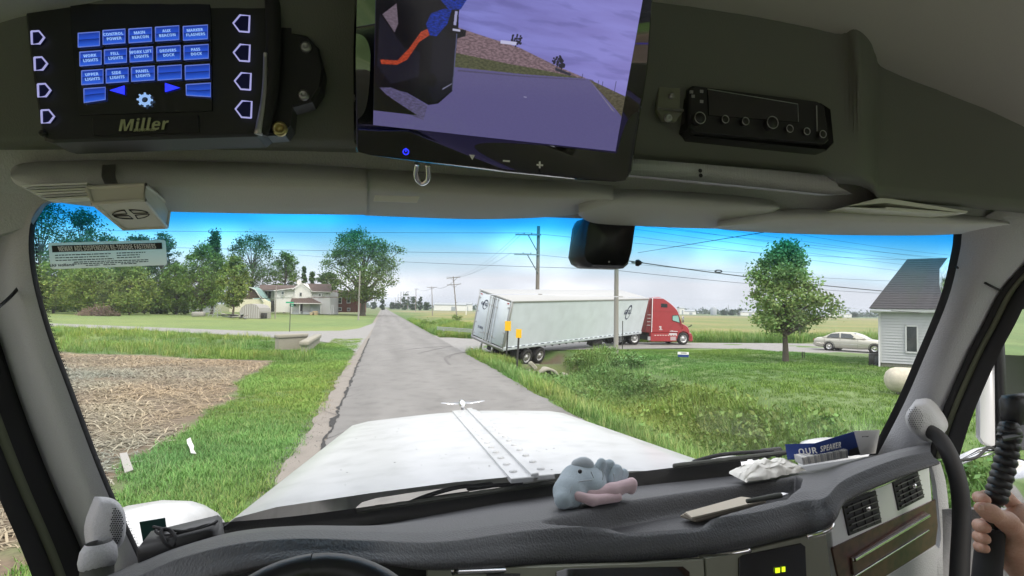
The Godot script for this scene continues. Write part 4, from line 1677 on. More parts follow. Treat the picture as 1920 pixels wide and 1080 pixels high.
func visor_things() -> void:
	# ivory opener box clipped to the driver's visor
	var w := 0.80
	var t := cab_thing("opener_box", "ivory plastic opener box hanging from the driver's sun visor by a metal clip", "opener", cp(240, 400, 0.86))
	var nf := [cp(164, 352, w), cp(272, 346, w), cp(271, 375, w), cp(175, 381, w)]
	var fb := [cp(312, 426, 0.925), cp(232, 429, 0.93)]
	var ft := [cp(318, 385, 0.915), cp(205, 378, 0.93)]
	var s := mb(false)
	quad(s, nf[0], nf[1], nf[2], nf[3])
	quad(s, nf[3], nf[2], fb[0], fb[1])
	quad(s, nf[1], ft[0], fb[0], nf[2])
	quad(s, nf[0], nf[3], fb[1], ft[1])
	quad(s, nf[0], ft[1], ft[0], nf[1])
	quad(s, ft[1], fb[1], fb[0], ft[0])
	put(s, "case", M.box_ivory, t)
	s = mb()
	tube(s, [nf[0], nf[1], nf[2], nf[3], nf[0]], 0.003, 0.003, 6, false)
	tube(s, [nf[2], fb[0], fb[1], nf[3]], 0.003, 0.003, 6, false)
	tube(s, [nf[1], ft[0], fb[0]], 0.003, 0.003, 6, false)
	put(s, "rounded_edges", M.box_ivory, t)
	var c: Vector3 = (nf[3] + nf[2] + fb[0] + fb[1]) * 0.25 * 0.9 + (nf[3] + nf[2]) * 0.05
	var ux: Vector3 = (nf[2] - nf[3]).normalized()
	var uy: Vector3 = ((fb[0] + fb[1]) - (nf[2] + nf[3])).normalized()
	var un := ux.cross(uy).normalized()
	if un.y > 0:
		un = -un
	c += un * 0.0012 - uy * 0.004
	s = mb()
	for k in 4:
		var l := []
		for j in 8:
			var a := TAU * (k + 0.08 + 0.84 * j / 7.0) / 4.0
			l.append(c + ux * cos(a) * 0.023 + uy * sin(a) * 0.021)
		l.append(c + (ux * cos(TAU * (k + 0.5) / 4.0) + uy * sin(TAU * (k + 0.5) / 4.0)) * 0.006)
		l.append(l[0])
		tube(s, l, 0.0009, 0.0009, 4, false)
	put(s, "emblem", M.print_black, t)
	s = mb(false)
	var cl := [[cp(192, 309, 0.866), cp(217, 308, 0.866)], [cp(190, 326, 0.836), cp(216, 325, 0.836)], [cp(191, 334, 0.828), cp(217, 334, 0.828)], [cp(196, 345, 0.82), cp(221, 344, 0.82)]]
	loft(s, cl)
	put(s, "clip", M.steel, t)
	# sheaf of papers pushed up behind that visor
	var p := cab_thing("paper_sheaf", "thin sheaf of papers tucked along the driver's sun visor", "papers", cp(100, 372, 0.83))
	for k in 6:
		var y := 342.0 + k * 5.0
		plate([[38 + k * 9, y + 5], [164, y], [164, y + 3.6], [42 + k * 9, y + 8.5]], 0.826 - k * 0.0006, "sheet", [M.paper, M.paper_grey, M.label_paper][k % 3], p, 0.02, 0.0003)
	# folded papers lying on the passenger's visor
	var f := cab_thing("folded_papers", "folded white papers lying on top of the passenger's sun visor", "papers", cp(1700, 398, 0.83))
	for o in [[[1590, 386], [1655, 370], [1815, 396], [1812, 400], [1660, 380]], [[1586, 388], [1662, 391], [1664, 396], [1650, 394]], [[1660, 388], [1800, 399], [1780, 402], [1664, 395]]]:
		plate(o, 0.845, "sheet", M.label_paper, f, 0.05, 0.0004)

func glass_things() -> void:
	# notice stuck inside the driver's upper corner of the glass
	var t := cab_thing("windshield_notice", "printed white notice with black title bar stuck on the windshield", "notice", ws(200, 500, 0.016))
	var c := [ws(90, 456, 0.016), ws(310, 450, 0.016), ws(313, 497, 0.016), ws(95, 505, 0.016)]
	var nn := Vector3(0, -0.6, 1).normalized()
	var s := mb(false)
	slab(s, [c[0].lerp(c[1], 0.015), c[0].lerp(c[1], 0.985), c[1].lerp(c[2], 0.06), c[1].lerp(c[2], 0.94), c[3].lerp(c[2], 0.985), c[3].lerp(c[2], 0.015), c[0].lerp(c[3], 0.94), c[0].lerp(c[3], 0.06)], -nn * 0.0008)
	put(s, "sheet", M.notice_paper, t)
	var at := func(u: float, v: float, h: float) -> Vector3: return c[0].lerp(c[1], u).lerp(c[3].lerp(c[2], u), v) + nn * h
	var bar := func(u0, v0, u1, v1, n, m):
		var q := mb(false)
		quad(q, at.call(u0, v0, 0.0008), at.call(u1, v0, 0.0008), at.call(u1, v1, 0.0008), at.call(u0, v1, 0.0008))
		return put(q, n, m, t)
	bar.call(0.03, 0.09, 0.97, 0.34, "title_bar", M.print_black)
	var b := face(at.call(0.0, 0.2, 0), at.call(1.0, 0.2, 0), at.call(0.0, 0.0, 0))
	text(t, "NEWAY ADZ SUSPENSION RE-TORQUE FASTENERS", at.call(0.5, 0.215, 0.0014), b * Basis.from_scale(Vector3(0.5, 1, 1)), 0.0088, M.print_white, 0.0003)
	s = mb(false)
	for l in [[0.05, 0.44, 0.52], [0.05, 0.54, 0.5], [0.05, 0.64, 0.54], [0.57, 0.43, 0.82], [0.57, 0.52, 0.77], [0.57, 0.61, 0.77], [0.2, 0.73, 0.84], [0.2, 0.80, 0.84], [0.3, 0.87, 0.42], [0.45, 0.87, 0.56], [0.6, 0.86, 0.74]]:
		var u: float = l[0]
		while u < l[2]:
			var e := minf(l[2], u + 0.012 + rng.randf() * 0.03)
			quad(s, at.call(u, l[1], 0.0008), at.call(e, l[1], 0.0008), at.call(e, l[1] + 0.035, 0.0008), at.call(u, l[1] + 0.035, 0.0008))
			u = e + 0.006
	put(s, "small_print", M.rubber_grey, t).set_meta("kind", "stuff")
	text(t, "SAF Holland", at.call(0.1, 0.84, 0.0014), b, 0.0045, M.print_black, 0.0003)
	# black camera box at the top of the glass
	var d := cab_thing("dash_camera", "black camera box mounted at the top of the windshield", "camera", cp(1142, 503, 0.97))
	s = mb()
	var rows := []
	for k in [[0.0, 0.90], [0.006, 1.0], [0.04, 1.0], [0.055, 0.94]]:
		var row := []
		var cc := cp(1146, 455, 0.945)
		for p in [[1112, 405], [1180, 405], [1190, 408], [1195, 420], [1188, 470], [1181, 495], [1172, 503], [1108, 501], [1096, 494], [1090, 480], [1098, 420], [1103, 408]]:
			var q := cp(p[0], p[1], 0.945)
			row.append(cc + (q - cc) * k[1] + Vector3(-0.012 * k[0] / 0.055, 0.0, -k[0]))
		rows.append(row)
	loft(s, rows, true, true)
	put(s, "case", M.camera_black, d)
	s = mb()
	lathe(s, cp(1142, 491, 0.944), Vector3(0, 0, 1), [[0.0016, 0.0], [0.0, 0.001]], 8)
	put(s, "indicator", M.steel, d)
	s = mb()
	bev(s, cp(1146, 405, 0.985), Vector3(0.05, 0.03, 0.05), 0.008)
	put(s, "mount", M.camera_black, d)
	s = mb()
	lathe(s, cp(1191, 493, 0.96), Vector3(1, 0, 0.2), [[0.0, 0.0], [0.006, 0.001], [0.007, 0.006], [0.003, 0.012], [0.0, 0.012]], 10)
	put(s, "knob", M.camera_black, d)

func dash_things() -> void:
	# plush animal lying on the dash
	var base := cp(1115, 948, 1.10)
	var t := cab_thing("plush_toy", "pale blue plush animal with pink ears lying on the dashboard", "plush toy", base)
	var P := func(px, py, w): return cp(px, py, w)
	var s := mb()
	blob(s, [[P.call(1078, 908, 1.11), P.call(1068, 922, 1.09), 0.036, 0.034], [P.call(1062, 925, 1.08), P.call(1056, 937, 1.06), 0.026, 0.019], [P.call(1080, 895, 1.12), P.call(1108, 902, 1.12), 0.028, 0.032], [P.call(1104, 905, 1.12), P.call(1112, 915, 1.10), 0.034, 0.03]], 0.006, 0.012)
	put(s, "head", M.plush_blue, t)
	s = mb()
	blob(s, [[P.call(1120, 905, 1.13), P.call(1155, 908, 1.13), 0.028, 0.026], [P.call(1115, 900, 1.12), P.call(1128, 868, 1.12), 0.018, 0.011], [P.call(1132, 902, 1.13), P.call(1143, 872, 1.13), 0.018, 0.013]], 0.005, 0.008)
	put(s, "body", M.plush_blue, t)
	for q in [[1150, 905, 1156, 882, 0.017, 0.014], [1158, 908, 1169, 888, 0.016, 0.012]]:
		s = mb()
		blob(s, [[P.call(q[0], q[1], 1.11), P.call(q[2], q[3], 1.12), q[4], q[5]]], 0.005, 0.005)
		put(s, "leg", M.plush_blue, t)
	s = mb()
	blob(s, [[P.call(1082, 872, 1.12), P.call(1103, 872, 1.12), 0.013, 0.013], [P.call(1092, 868, 1.12), P.call(1096, 868, 1.12), 0.013, 0.013]], 0.004, 0.006)
	put(s, "tuft", M.plush_grey, t)
	s = mb()
	blob(s, [[P.call(1105, 928, 1.08), P.call(1148, 920, 1.08), 0.014, 0.015], [P.call(1148, 920, 1.08), P.call(1183, 908, 1.09), 0.015, 0.013], [P.call(1183, 918, 1.09), P.call(1186, 905, 1.09), 0.010, 0.008]], 0.004, 0.008)
	put(s, "ear", M.plush_pink, t)
	s = mb()
	blob(s, [[P.call(1080, 929, 1.06), P.call(1110, 938, 1.06), 0.010, 0.011], [P.call(1110, 938, 1.06), P.call(1158, 932, 1.07), 0.011, 0.010]], 0.004, 0.006)
	put(s, "ear", M.plush_pink, t)
	s = mb()
	tube(s, curve([P.call(1073, 942, 1.05), P.call(1070, 920, 1.055), P.call(1080, 905, 1.07), P.call(1110, 900, 1.08)], 4), 0.0012, 0.0012, 5)
	put(s, "stitching", M.plush_grey, t)
	s = mb()
	lathe(s, P.call(1088, 884, 1.072), Vector3(-0.1, 0.3, 1), [[0.0045, -0.004], [0.004, 0.001], [0.002, 0.0025], [0.0, 0.003]], 10)
	put(s, "eye", M.plastic_black, t)
	s = mb()
	for q in [[[1108, 884], [1114, 900], [1112, 916]], [[1128, 878], [1131, 892], [1128, 906]], [[1150, 888], [1152, 900], [1149, 912]]]:
		tube(s, curve(q.map(func(e): return P.call(e[0], e[1], 1.085)), 3), 0.001, 0.001, 4)
	put(s, "seams", M.plush_grey, t)
	# note pad in the tray and the pen on it
	var n := cab_thing("note_pad", "small white note pad with curled cover lying in the dash tray", "note pad", cv(1345, 965, 2.17))
	for k in 4:
		s = mb(false)
		var y := 2.150 + k * 0.0045
		slab(s, [cv(1276 + k * 3, 966 - k * 2, y), cv(1390, 934 - k, y), cv(1436, 940 - k, y), cv(1306 - k * 3, 976 - k * 2, y)], Vector3(0, -0.0038, 0), 0.0006)
		put(s, "page_block" if k < 3 else "cover", [M.pad_edge, M.pad_paper, M.pad_edge, M.pad_paper][k], n)
	var pe := cab_thing("pen", "grey ballpoint pen with silver tip lying across the note pad", "pen", cv(1450, 935, 2.19))
	var a := cv(1400, 940, 2.189)
	var b := cv(1478, 926, 2.192)
	s = mb()
	lathe(s, a, b - a, [[0.0, 0.0], [0.0045, 0.001], [0.005, 0.03], [0.006, (b - a).length() * 0.7], [0.0055, (b - a).length() * 0.82]], 12)
	put(s, "barrel", M.rubber_grey, pe)
	s = mb()
	lathe(s, a.lerp(b, 0.82), b - a, [[0.0055, 0.0], [0.004, 0.008], [0.0015, (b - a).length() * 0.18], [0.0, (b - a).length() * 0.19]], 12)
	put(s, "tip", M.chrome, pe)
	# leaflet, cards, sheet and rag along the foot of the glass
	var br := cab_thing("leaflet", "folded dark blue leaflet with white lettering standing against the windshield", "leaflet", ws(1540, 860, 0.05))
	var q0 := [ws(1472, 833, 0.03), ws(1528, 831, 0.07), ws(1601, 809, 0.03)]
	var q1 := [ws(1477, 862, 0.06), ws(1532, 860, 0.09), ws(1613, 853, 0.04)]
	for k in 2:
		s = mb(false)
		slab(s, [q0[k], q0[k + 1], q1[k + 1], q1[k]], Vector3(0, 0, -0.0006))
		put(s, "panel", M.blue_print, br)
	var tb := face(ws(1503, 858, 0.072), ws(1585, 843, 0.055), ws(1503, 830, 0.06))
	text(br, "OUR", ws(1514, 846, 0.086), face(q1[0], q1[1], q0[0]) * Basis(Vector3.BACK, 0.06), 0.015, M.print_white, 0.0005)
	text(br, "SPEAKER", ws(1558, 838, 0.0735), face(q1[1].lerp(q0[1], 0.25), q1[2].lerp(q0[2], 0.42), q0[1]), 0.015, M.print_white, 0.0005)
	s = mb(false)
	slab(s, [ws(1592, 844, 0.052), ws(1609, 838, 0.044), ws(1613, 852, 0.044), ws(1592, 856, 0.054)], Vector3(0, 0, -0.0006))
	put(s, "photo_patch", M.plastic_black, br)
	var cd := cab_thing("card_stack", "row of white cards standing on edge in front of the blue leaflet", "cards", ws(1548, 866, 0.1))
	for k in 22:
		var f := k / 21.0
		s = mb(false)
		var p0 := ws(1506 + 82 * f, 872 - 13 * f, 0.105 - 0.03 * f)
		var p1 := ws(1503 + 84 * f, 858 - 14 * f, 0.1 - 0.03 * f)
		slab(s, [p0, p1, p1 + Vector3(0.004, 0, 0), p0 + Vector3(0.004, 0, 0)], Vector3(0.002, 0, -0.03))
		put(s, "card", M.paper if k % 3 else M.paper_grey, cd)
	var sh := cab_thing("printed_sheet", "white printed sheet standing at the end of the windshield behind the leaflet", "paper", ws(1620, 850, 0.03))
	s = mb(false)
	slab(s, [ws(1600, 808, 0.014), ws(1650, 806, 0.014), ws(1642, 850, 0.02), ws(1612, 854, 0.03)], Vector3(0, 0, -0.0006))
	put(s, "sheet", M.paper, sh)
	text(sh, "RCOM", ws(1622, 819, 0.018), face(ws(1600, 822, 0.014), ws(1640, 820, 0.014), ws(1600, 808, 0.014)), 0.0052, M.print_black, 0.0004)
	var rg := cab_thing("rag", "crumpled white cloth rag lying at the foot of the windshield", "cloth", ws(1450, 885, 0.06))
	s = mb()
	var rows := []
	var r0 := cv(1395, 893, 2.18)
	var r1 := cv(1508, 872, 2.18)
	for i in 40:
		var row := []
		for j in 30:
			var u := i / 39.0
			var v := j / 29.0
			var p: Vector3 = r0.lerp(r1, u) + Vector3(0.0, 0, -0.075 * (v - 0.1))
			var h := pow(maxf(0.0, sin(PI * v)), 0.5) * pow(maxf(0.0, sin(PI * clampf(u * 1.02, 0, 1))), 0.4)
			p.y += h * (0.026 + 0.010 * nz.get_noise_2d(u * 110.0, v * 60.0) + 0.003 * sin(u * 21.0 + v * 5.0)) - 0.012
			p.z += 0.01 * nz.get_noise_2d(v * 120.0 + 77.0, u * 150.0)
			row.append(p)
		rows.append(row)
	loft(s, rows)
	put(s, "folds", M.cloth_white, rg)
	# black gadget with its lead wound on top, at the driver's end of the dash
	var g := cab_thing("gadget_box", "black electronic box with coiled lead on the driver's end of the dash", "device", cp(345, 1045, 1.0))
	s = mb()
	bev(s, cp(342, 1014, 0.99), Vector3(0.112, 0.038, 0.07), 0.006, Basis(Vector3.UP, 0.15) * Basis(Vector3.BACK, 0.12))
	put(s, "case", M.plastic_black, g)
	s = mb()
	bev(s, cp(395, 1012, 0.985), Vector3(0.03, 0.028, 0.05), 0.005, Basis(Vector3.BACK, 0.2))
	put(s, "end_piece", M.camera_black, g)
	for k in 3:
		s = mb()
		var l := []
		for j in 25:
			var a2 := TAU * j / 24.0
			l.append(cp(342 + k * 3, 1000 - k * 2, 0.99) + Vector3(cos(a2) * (0.036 + 0.006 * (k % 3)), 0.006 * sin(a2 * 2.0 + k) + 0.003 * k + sin(a2) * 0.007, sin(a2) * 0.018))
		tube(s, l, 0.0022, 0.0022, 6, false)
		put(s, "lead_loop", M.rubber, g)
	s = mb()
	tube(s, curve([cp(322, 1030, 0.955), cp(306, 1012, 0.955), cp(303, 994, 0.965), cp(318, 994, 0.97), cp(330, 1010, 0.96), cp(325, 1024, 0.955)], 5), 0.003, 0.003, 6)
	put(s, "lead_end", M.rubber, g)
	text(g, "LS", cp(350, 1018, 0.962), Basis(Vector3.UP, 0.15) * Basis(Vector3.BACK, 0.12), 0.006, M.steel, 0.0005)
	var cg := mat("teal_film", Color(0.10, 0.24, 0.23, 0.85), 0.3)
	var tc := cab_thing("teal_slab", "small dark teal panel standing behind the black gadget box", "card", ws(290, 1015, 0.03))
	s = mb(false)
	slab(s, [ws(261, 979, 0.025), ws(309, 971, 0.025), ws(314, 1008, 0.03), ws(268, 1017, 0.03)], Vector3(0, 0, -0.002), 0.0004)  # thin teal slab near the foot of the glass
	put(s, "film", cg, tc)

# ---- soft bodies: tapered capsules joined smoothly and meshed as surface nets ----
func blob(s: SurfaceTool, bones: Array, cell: float, k: float) -> void:
	var lo := Vector3.ONE * 1e9
	var hi := -lo
	for b in bones:
		for e in 2:
			lo = lo.min(b[e] - Vector3.ONE * (b[2 + e] + cell * 2.0 + k * 0.3))
			hi = hi.max(b[e] + Vector3.ONE * (b[2 + e] + cell * 2.0 + k * 0.3))
	var n := Vector3i(((hi - lo) / cell).ceil()) + Vector3i.ONE
	var nx := n.x
	var nxy := n.x * n.y
	var val := PackedFloat32Array()
	val.resize(n.x * n.y * n.z)
	val.fill(1.0)
	# each bone touches only the cells near it
	for b in bones:
		var p0: Vector3 = b[0]
		var p1: Vector3 = b[1]
		var ra: float = b[2]
		var rb: float = b[3]
		var reach := maxf(ra, rb) + cell * 2.5 + k
		var l := Vector3i(((p0.min(p1) - Vector3.ONE * reach - lo) / cell).floor()).clamp(Vector3i.ZERO, n - Vector3i.ONE)
		var h := Vector3i(((p0.max(p1) + Vector3.ONE * reach - lo) / cell).ceil()).clamp(Vector3i.ZERO, n - Vector3i.ONE)
		var ab := p1 - p0
		var ll := maxf(ab.length_squared(), 1e-9)
		for z in range(l.z, h.z + 1):
			for y in range(l.y, h.y + 1):
				for x in range(l.x, h.x + 1):
					var q := lo + Vector3(x, y, z) * cell - p0
					var t := clampf(q.dot(ab) / ll, 0.0, 1.0)
					var d := (q - ab * t).length() - lerpf(ra, rb, t)
					var id := x + y * nx + z * nxy
					var o := val[id]
					var hh := maxf(k - absf(o - d), 0.0) / k
					val[id] = minf(o, d) - hh * hh * k * 0.25
	var vert := {}
	for z in n.z - 1:
		for y in n.y - 1:
			for x in n.x - 1:
				var id := x + y * nx + z * nxy
				var c := [val[id], val[id + 1], val[id + nx], val[id + nx + 1], val[id + nxy], val[id + nxy + 1], val[id + nxy + nx], val[id + nxy + nx + 1]]
				var neg := 0
				for v in c:
					if v < 0.0:
						neg += 1
				if neg == 0 or neg == 8:
					continue
				var sum := Vector3.ZERO
				var cnt := 0
				for e in [[0, 1], [2, 3], [4, 5], [6, 7], [0, 2], [1, 3], [4, 6], [5, 7], [0, 4], [1, 5], [2, 6], [3, 7]]:
					var a: float = c[e[0]]
					var b2: float = c[e[1]]
					if (a < 0.0) != (b2 < 0.0):
						var f := a / (a - b2)
						var pa := Vector3(e[0] & 1, (e[0] >> 1) & 1, (e[0] >> 2) & 1)
						var pb := Vector3(e[1] & 1, (e[1] >> 1) & 1, (e[1] >> 2) & 1)
						sum += pa.lerp(pb, f)
						cnt += 1
				vert[id] = lo + (Vector3(x, y, z) + sum / cnt) * cell
	for id in vert:
		var step := [1, nx, nxy]
		for ax in 3:
			var s0: int = step[ax]
			var s1: int = step[(ax + 1) % 3]
			var s2: int = step[(ax + 2) % 3]
			if id + s0 >= val.size() or (val[id] < 0.0) == (val[id + s0] < 0.0):
				continue
			if not (vert.has(id - s1) and vert.has(id - s2) and vert.has(id - s1 - s2)):
				continue
			if val[id] < 0.0:
				quad(s, vert[id], vert[id - s2], vert[id - s1 - s2], vert[id - s1])
			else:
				quad(s, vert[id], vert[id - s1], vert[id - s1 - s2], vert[id - s2])

# ---- the monitor and the picture on it ----
func fill_poly(im: Image, pts: Array, c: Color, shade := 0.0) -> void:
	var poly := PackedVector2Array()
	var lo := Vector2(1e9, 1e9)
	var hi := -lo
	for p in pts:
		var v := Vector2(p[0], p[1]) * 2.0
		poly.append(v)
		lo = lo.min(v)
		hi = hi.max(v)
	for y in range(maxi(0, int(lo.y)), mini(im.get_height(), int(hi.y) + 2)):
		for x in range(maxi(0, int(lo.x)), mini(im.get_width(), int(hi.x) + 2)):
			if Geometry2D.is_point_in_polygon(Vector2(x + 0.5, y + 0.5), poly):
				var k := 1.0 + shade * (nz.get_noise_2d(x * 1.6, y * 3.6) + 0.5 * nz.get_noise_2d(x * 9.0, y * 14.0))
				im.set_pixel(x, y, Color(c.r * k, c.g * k, c.b * k))

func screen_picture() -> Image:
	# the rear camera's view; coordinates as on a 485 x 260 screen
	var W := 485
	var H := 300
	var im := Image.create(W * 2, H * 2, false, Image.FORMAT_RGBA8)
	for y2 in H * 2:
		for x2 in W * 2:
			var x := x2 * 0.5
			var y := y2 * 0.5
			var n := nz.get_noise_2d(x * 0.12 + y * 0.1, y * 0.7 - x * 0.06)
			var c := Color(0.50, 0.52, 0.83).lerp(Color(0.40, 0.40, 0.68), clampf(0.5 + n * 0.9, 0, 1)).lerp(Color(0.60, 0.56, 0.84), x / float(W) * 0.6)
			c = c.lerp(Color(0.30, 0.30, 0.52), 0.22 * sm(0.0, 0.5, nz.get_noise_2d(x * 0.25 - y * 0.5 + 40.0, y * 1.3)))
			im.set_pixel(x2, y2, c)
	var o := 40.0
	fill_poly(im, [[140, 62 + o], [260, 84 + o], [340, 110 + o], [400, 126 + o], [330, 128 + o], [140, 125 + o]], Color(0.47, 0.39, 0.42), 0.4)
	fill_poly(im, [[140, 108 + o], [300, 118 + o], [400, 127 + o], [300, 130 + o], [140, 134 + o]], Color(0.30, 0.31, 0.22), 0.4)
	fill_poly(im, [[0, 140 + o], [140, 134 + o], [400, 126 + o], [412, 127 + o], [478, 180 + o], [486, 190 + o], [486, 300], [0, 300]], Color(0.36, 0.34, 0.52), 0.03)
	fill_poly(im, [[405, 127 + o], [486, 152 + o], [486, 192 + o], [470, 178 + o]], Color(0.33, 0.31, 0.25), 0.4)
	fill_poly(im, [[404, 126 + o], [470, 184 + o], [462, 180 + o]], Color(0.5, 0.48, 0.55))
	for t in [[253, 76, 11], [337, 104, 11], [346, 112, 5]]:
		for k in 40:
			var a := rng.randf() * TAU
			var r: float = t[2] * sqrt(rng.randf())
			im.fill_rect(Rect2i(int(2 * (t[0] + cos(a) * r)), int(2 * (t[1] + o - 6 + sin(a) * r * 0.8)), 6, 6), Color(0.1, 0.1, 0.17))
		im.fill_rect(Rect2i(t[0] * 2, int(2 * (t[1] + o - 2)), 4, 20), Color(0.1, 0.09, 0.14))
	im.fill_rect(Rect2i(450, int(150 + o * 2), 60, 12), Color(0.75, 0.75, 0.88))
	fill_poly(im, [[335, 112 + o], [368, 120 + o], [366, 124 + o], [335, 117 + o]], Color(0.16, 0.16, 0.22))
	for p in [[390, 8], [424, 10], [433, 12], [460, 24]]:
		im.fill_rect(Rect2i(p[0] * 2, int(2 * (126 + o + (p[0] - 390) * 0.33 - p[1])), 2, p[1] * 2), Color(0.2, 0.2, 0.3))
	# the boom and its gear in the foreground
	fill_poly(im, [[0, 0], [150, 0], [145, 40 + o], [146, 60 + o], [143, 178 + o], [118, 205 + o], [100, 210 + o], [60, 192 + o], [25, 187 + o], [0, 190 + o]], Color(0.045, 0.045, 0.075), 0.2)
	fill_poly(im, [[102, 74 + o], [142, 74 + o], [142, 178 + o], [112, 204 + o], [100, 190 + o]], Color(0.075, 0.075, 0.12), 0.1)
	fill_poly(im, [[8, 60 + o], [52, 112 + o], [80, 115 + o], [80, 160 + o], [30, 180 + o], [5, 150 + o]], Color(0.10, 0.10, 0.15), 0.2)
	fill_poly(im, [[12, 60 + o], [36, 38 + o], [40, 72 + o], [34, 88 + o]], Color(0.42, 0.37, 0.42), 0.2)
	fill_poly(im, [[126, 64 + o], [160, 66 + o], [160, 76 + o], [142, 84 + o], [124, 82 + o]], Color(0.06, 0.06, 0.09))
	fill_poly(im, [[136, 66 + o], [150, 66 + o], [150, 70 + o], [136, 70 + o]], Color(0.7, 0.7, 0.8))
	fill_poly(im, [[0, 190 + o], [30, 186 + o], [62, 194 + o], [98, 211 + o], [92, 240 + o], [40, 226 + o], [20, 210 + o]], Color(0.33, 0.31, 0.44), 0.3)
	fill_poly(im, [[0, 180 + o], [22, 200 + o], [50, 216 + o], [80, 232 + o], [0, 232 + o]], Color(0.05, 0.06, 0.06))
	fill_poly(im, [[10, 138 + o], [40, 136 + o], [60, 112 + o], [80, 80 + o], [100, 68 + o], [100, 80 + o], [78, 98 + o], [58, 132 + o], [40, 144 + o], [12, 146 + o]], Color(0.62, 0.24, 0.16), 0.3)
	for k in [[[88, 66], [96, 46], [120, 34], [132, 36], [126, 60], [108, 84], [96, 84]], [[110, 0], [150, -6], [158, 14], [148, 32], [128, 36], [112, 22]], [[118, -30], [150, -34], [152, -8], [120, -4]]]:
		var p := []
		for q in k:
			p.append([q[0], q[1] + o])
		fill_poly(im, p, Color(0.05, 0.16, 0.52), 0.6)
	fill_poly(im, [[122, 2 + o], [140, 2 + o], [143, 12 + o], [136, 20 + o], [124, 16 + o]], Color(0.04, 0.05, 0.1))
	fill_poly(im, [[14, 8 + o], [32, 6 + o], [34, 22 + o], [16, 24 + o]], Color(0.66, 0.62, 0.82))
	fill_poly(im, [[138, 36 + o], [143, 36 + o], [142, 60 + o], [137, 60 + o]], Color(0.6, 0.6, 0.75))
	# worn lane edges, highlights on the boom
	fill_poly(im, [[150, 138 + o], [398, 128 + o], [398, 129 + o], [150, 141 + o]], Color(0.30, 0.28, 0.40))
	fill_poly(im, [[143, 74 + o], [145, 74 + o], [144, 176 + o], [142, 178 + o]], Color(0.32, 0.33, 0.46))
	fill_poly(im, [[92, 158 + o], [106, 150 + o], [114, 162 + o], [108, 176 + o], [94, 172 + o]], Color(0.03, 0.03, 0.05))
	fill_poly(im, [[124, 176 + o], [141, 164 + o], [141, 166 + o], [124, 179 + o]], Color(0.5, 0.5, 0.6))
	fill_poly(im, [[280, 172 + o], [286, 172 + o], [286, 173 + o], [280, 173 + o]], Color(0.8, 0.8, 0.9))
	im.resize(W, H, Image.INTERPOLATE_LANCZOS)
	return im

func build_monitor() -> void:
	var w := 0.635
	var face_plane := Plane(Vector3(0, -0.42, 1.0).normalized(), cp(930, 300, 0.66))
	var fp := func(px: float, py: float, lift: float) -> Vector3: return onp(px, py, face_plane) + face_plane.normal * lift
	var t := cab_thing("rear_view_monitor", "large black screen hanging from the overhead console, showing the road behind", "monitor", cp(930, 342, w))
	var o := []
	for p in [[668, -110], [662, 100], [663, 262], [668, 286], [690, 292], [800, 306], [950, 324], [1080, 337], [1160, 342], [1176, 340], [1186, 320], [1216, 130], [1228, -40]]:
		o.append(fp.call(p[0], p[1], 0.0))
	var s := mb()
	slab(s, o, face_plane.normal * -0.035, 0.003)
	put(s, "housing", M.mirror_bezel, t)
	var pic := ImageTexture.create_from_image(screen_picture())
	var m := mat("screen_picture", lin(0.01, 0.01, 0.012), 0.12)
	m.emission_enabled = true
	m.emission_operator = BaseMaterial3D.EMISSION_OP_MULTIPLY
	m.emission = Color.WHITE
	m.emission_texture = pic
	m.emission_energy_multiplier = 0.42
	s = mb(false)
	quad_uv(s, [fp.call(706, -90, 0.004), fp.call(1206, -18, 0.004), fp.call(1152, 283, 0.004), fp.call(700, 234, 0.004)], [Vector2(0, 0), Vector2(1, 0), Vector2(1, 1), Vector2(0, 1)])
	put(s, "screen", m, t)
	# keys on the lower bezel
	var b := face(fp.call(700, 300, 0.0), fp.call(1150, 325, 0.0), fp.call(700, 250, 0.0))
	s = mb()
	ring(s, fp.call(761, 284, 0.004), b.x, b.y, 0.0033, 0.0008, 0.0, 12)
	tube(s, [fp.call(761, 284, 0.004), fp.call(761, 277, 0.004)], 0.0008, 0.0008, 5)
	put(s, "power_key", M.blue_glow, t)
	s = mb(false)
	slab(s, [fp.call(879, 289, 0.004), fp.call(890, 290, 0.004), fp.call(885, 299, 0.004)], Vector3(0, 0, -0.001))
	put(s, "menu_key", M.print_white, t)
	s = mb(false)
	slab(s, [fp.call(942, 299, 0.004), fp.call(955, 300, 0.004), fp.call(955, 303, 0.004), fp.call(942, 302, 0.004)], Vector3(0, 0, -0.001))
	put(s, "minus_key", M.print_white, t)
	s = mb(false)
	slab(s, [fp.call(1005, 306.5, 0.004), fp.call(1017, 307.5, 0.004), fp.call(1017, 310.5, 0.004), fp.call(1005, 309.5, 0.004)], Vector3(0, 0, -0.001))
	slab(s, [fp.call(1009.5, 302, 0.0035), fp.call(1012.5, 302, 0.0035), fp.call(1012.5, 314.5, 0.0035), fp.call(1009.5, 314.5, 0.0035)], Vector3(0, 0, -0.001))
	put(s, "plus_key", M.print_white, t)

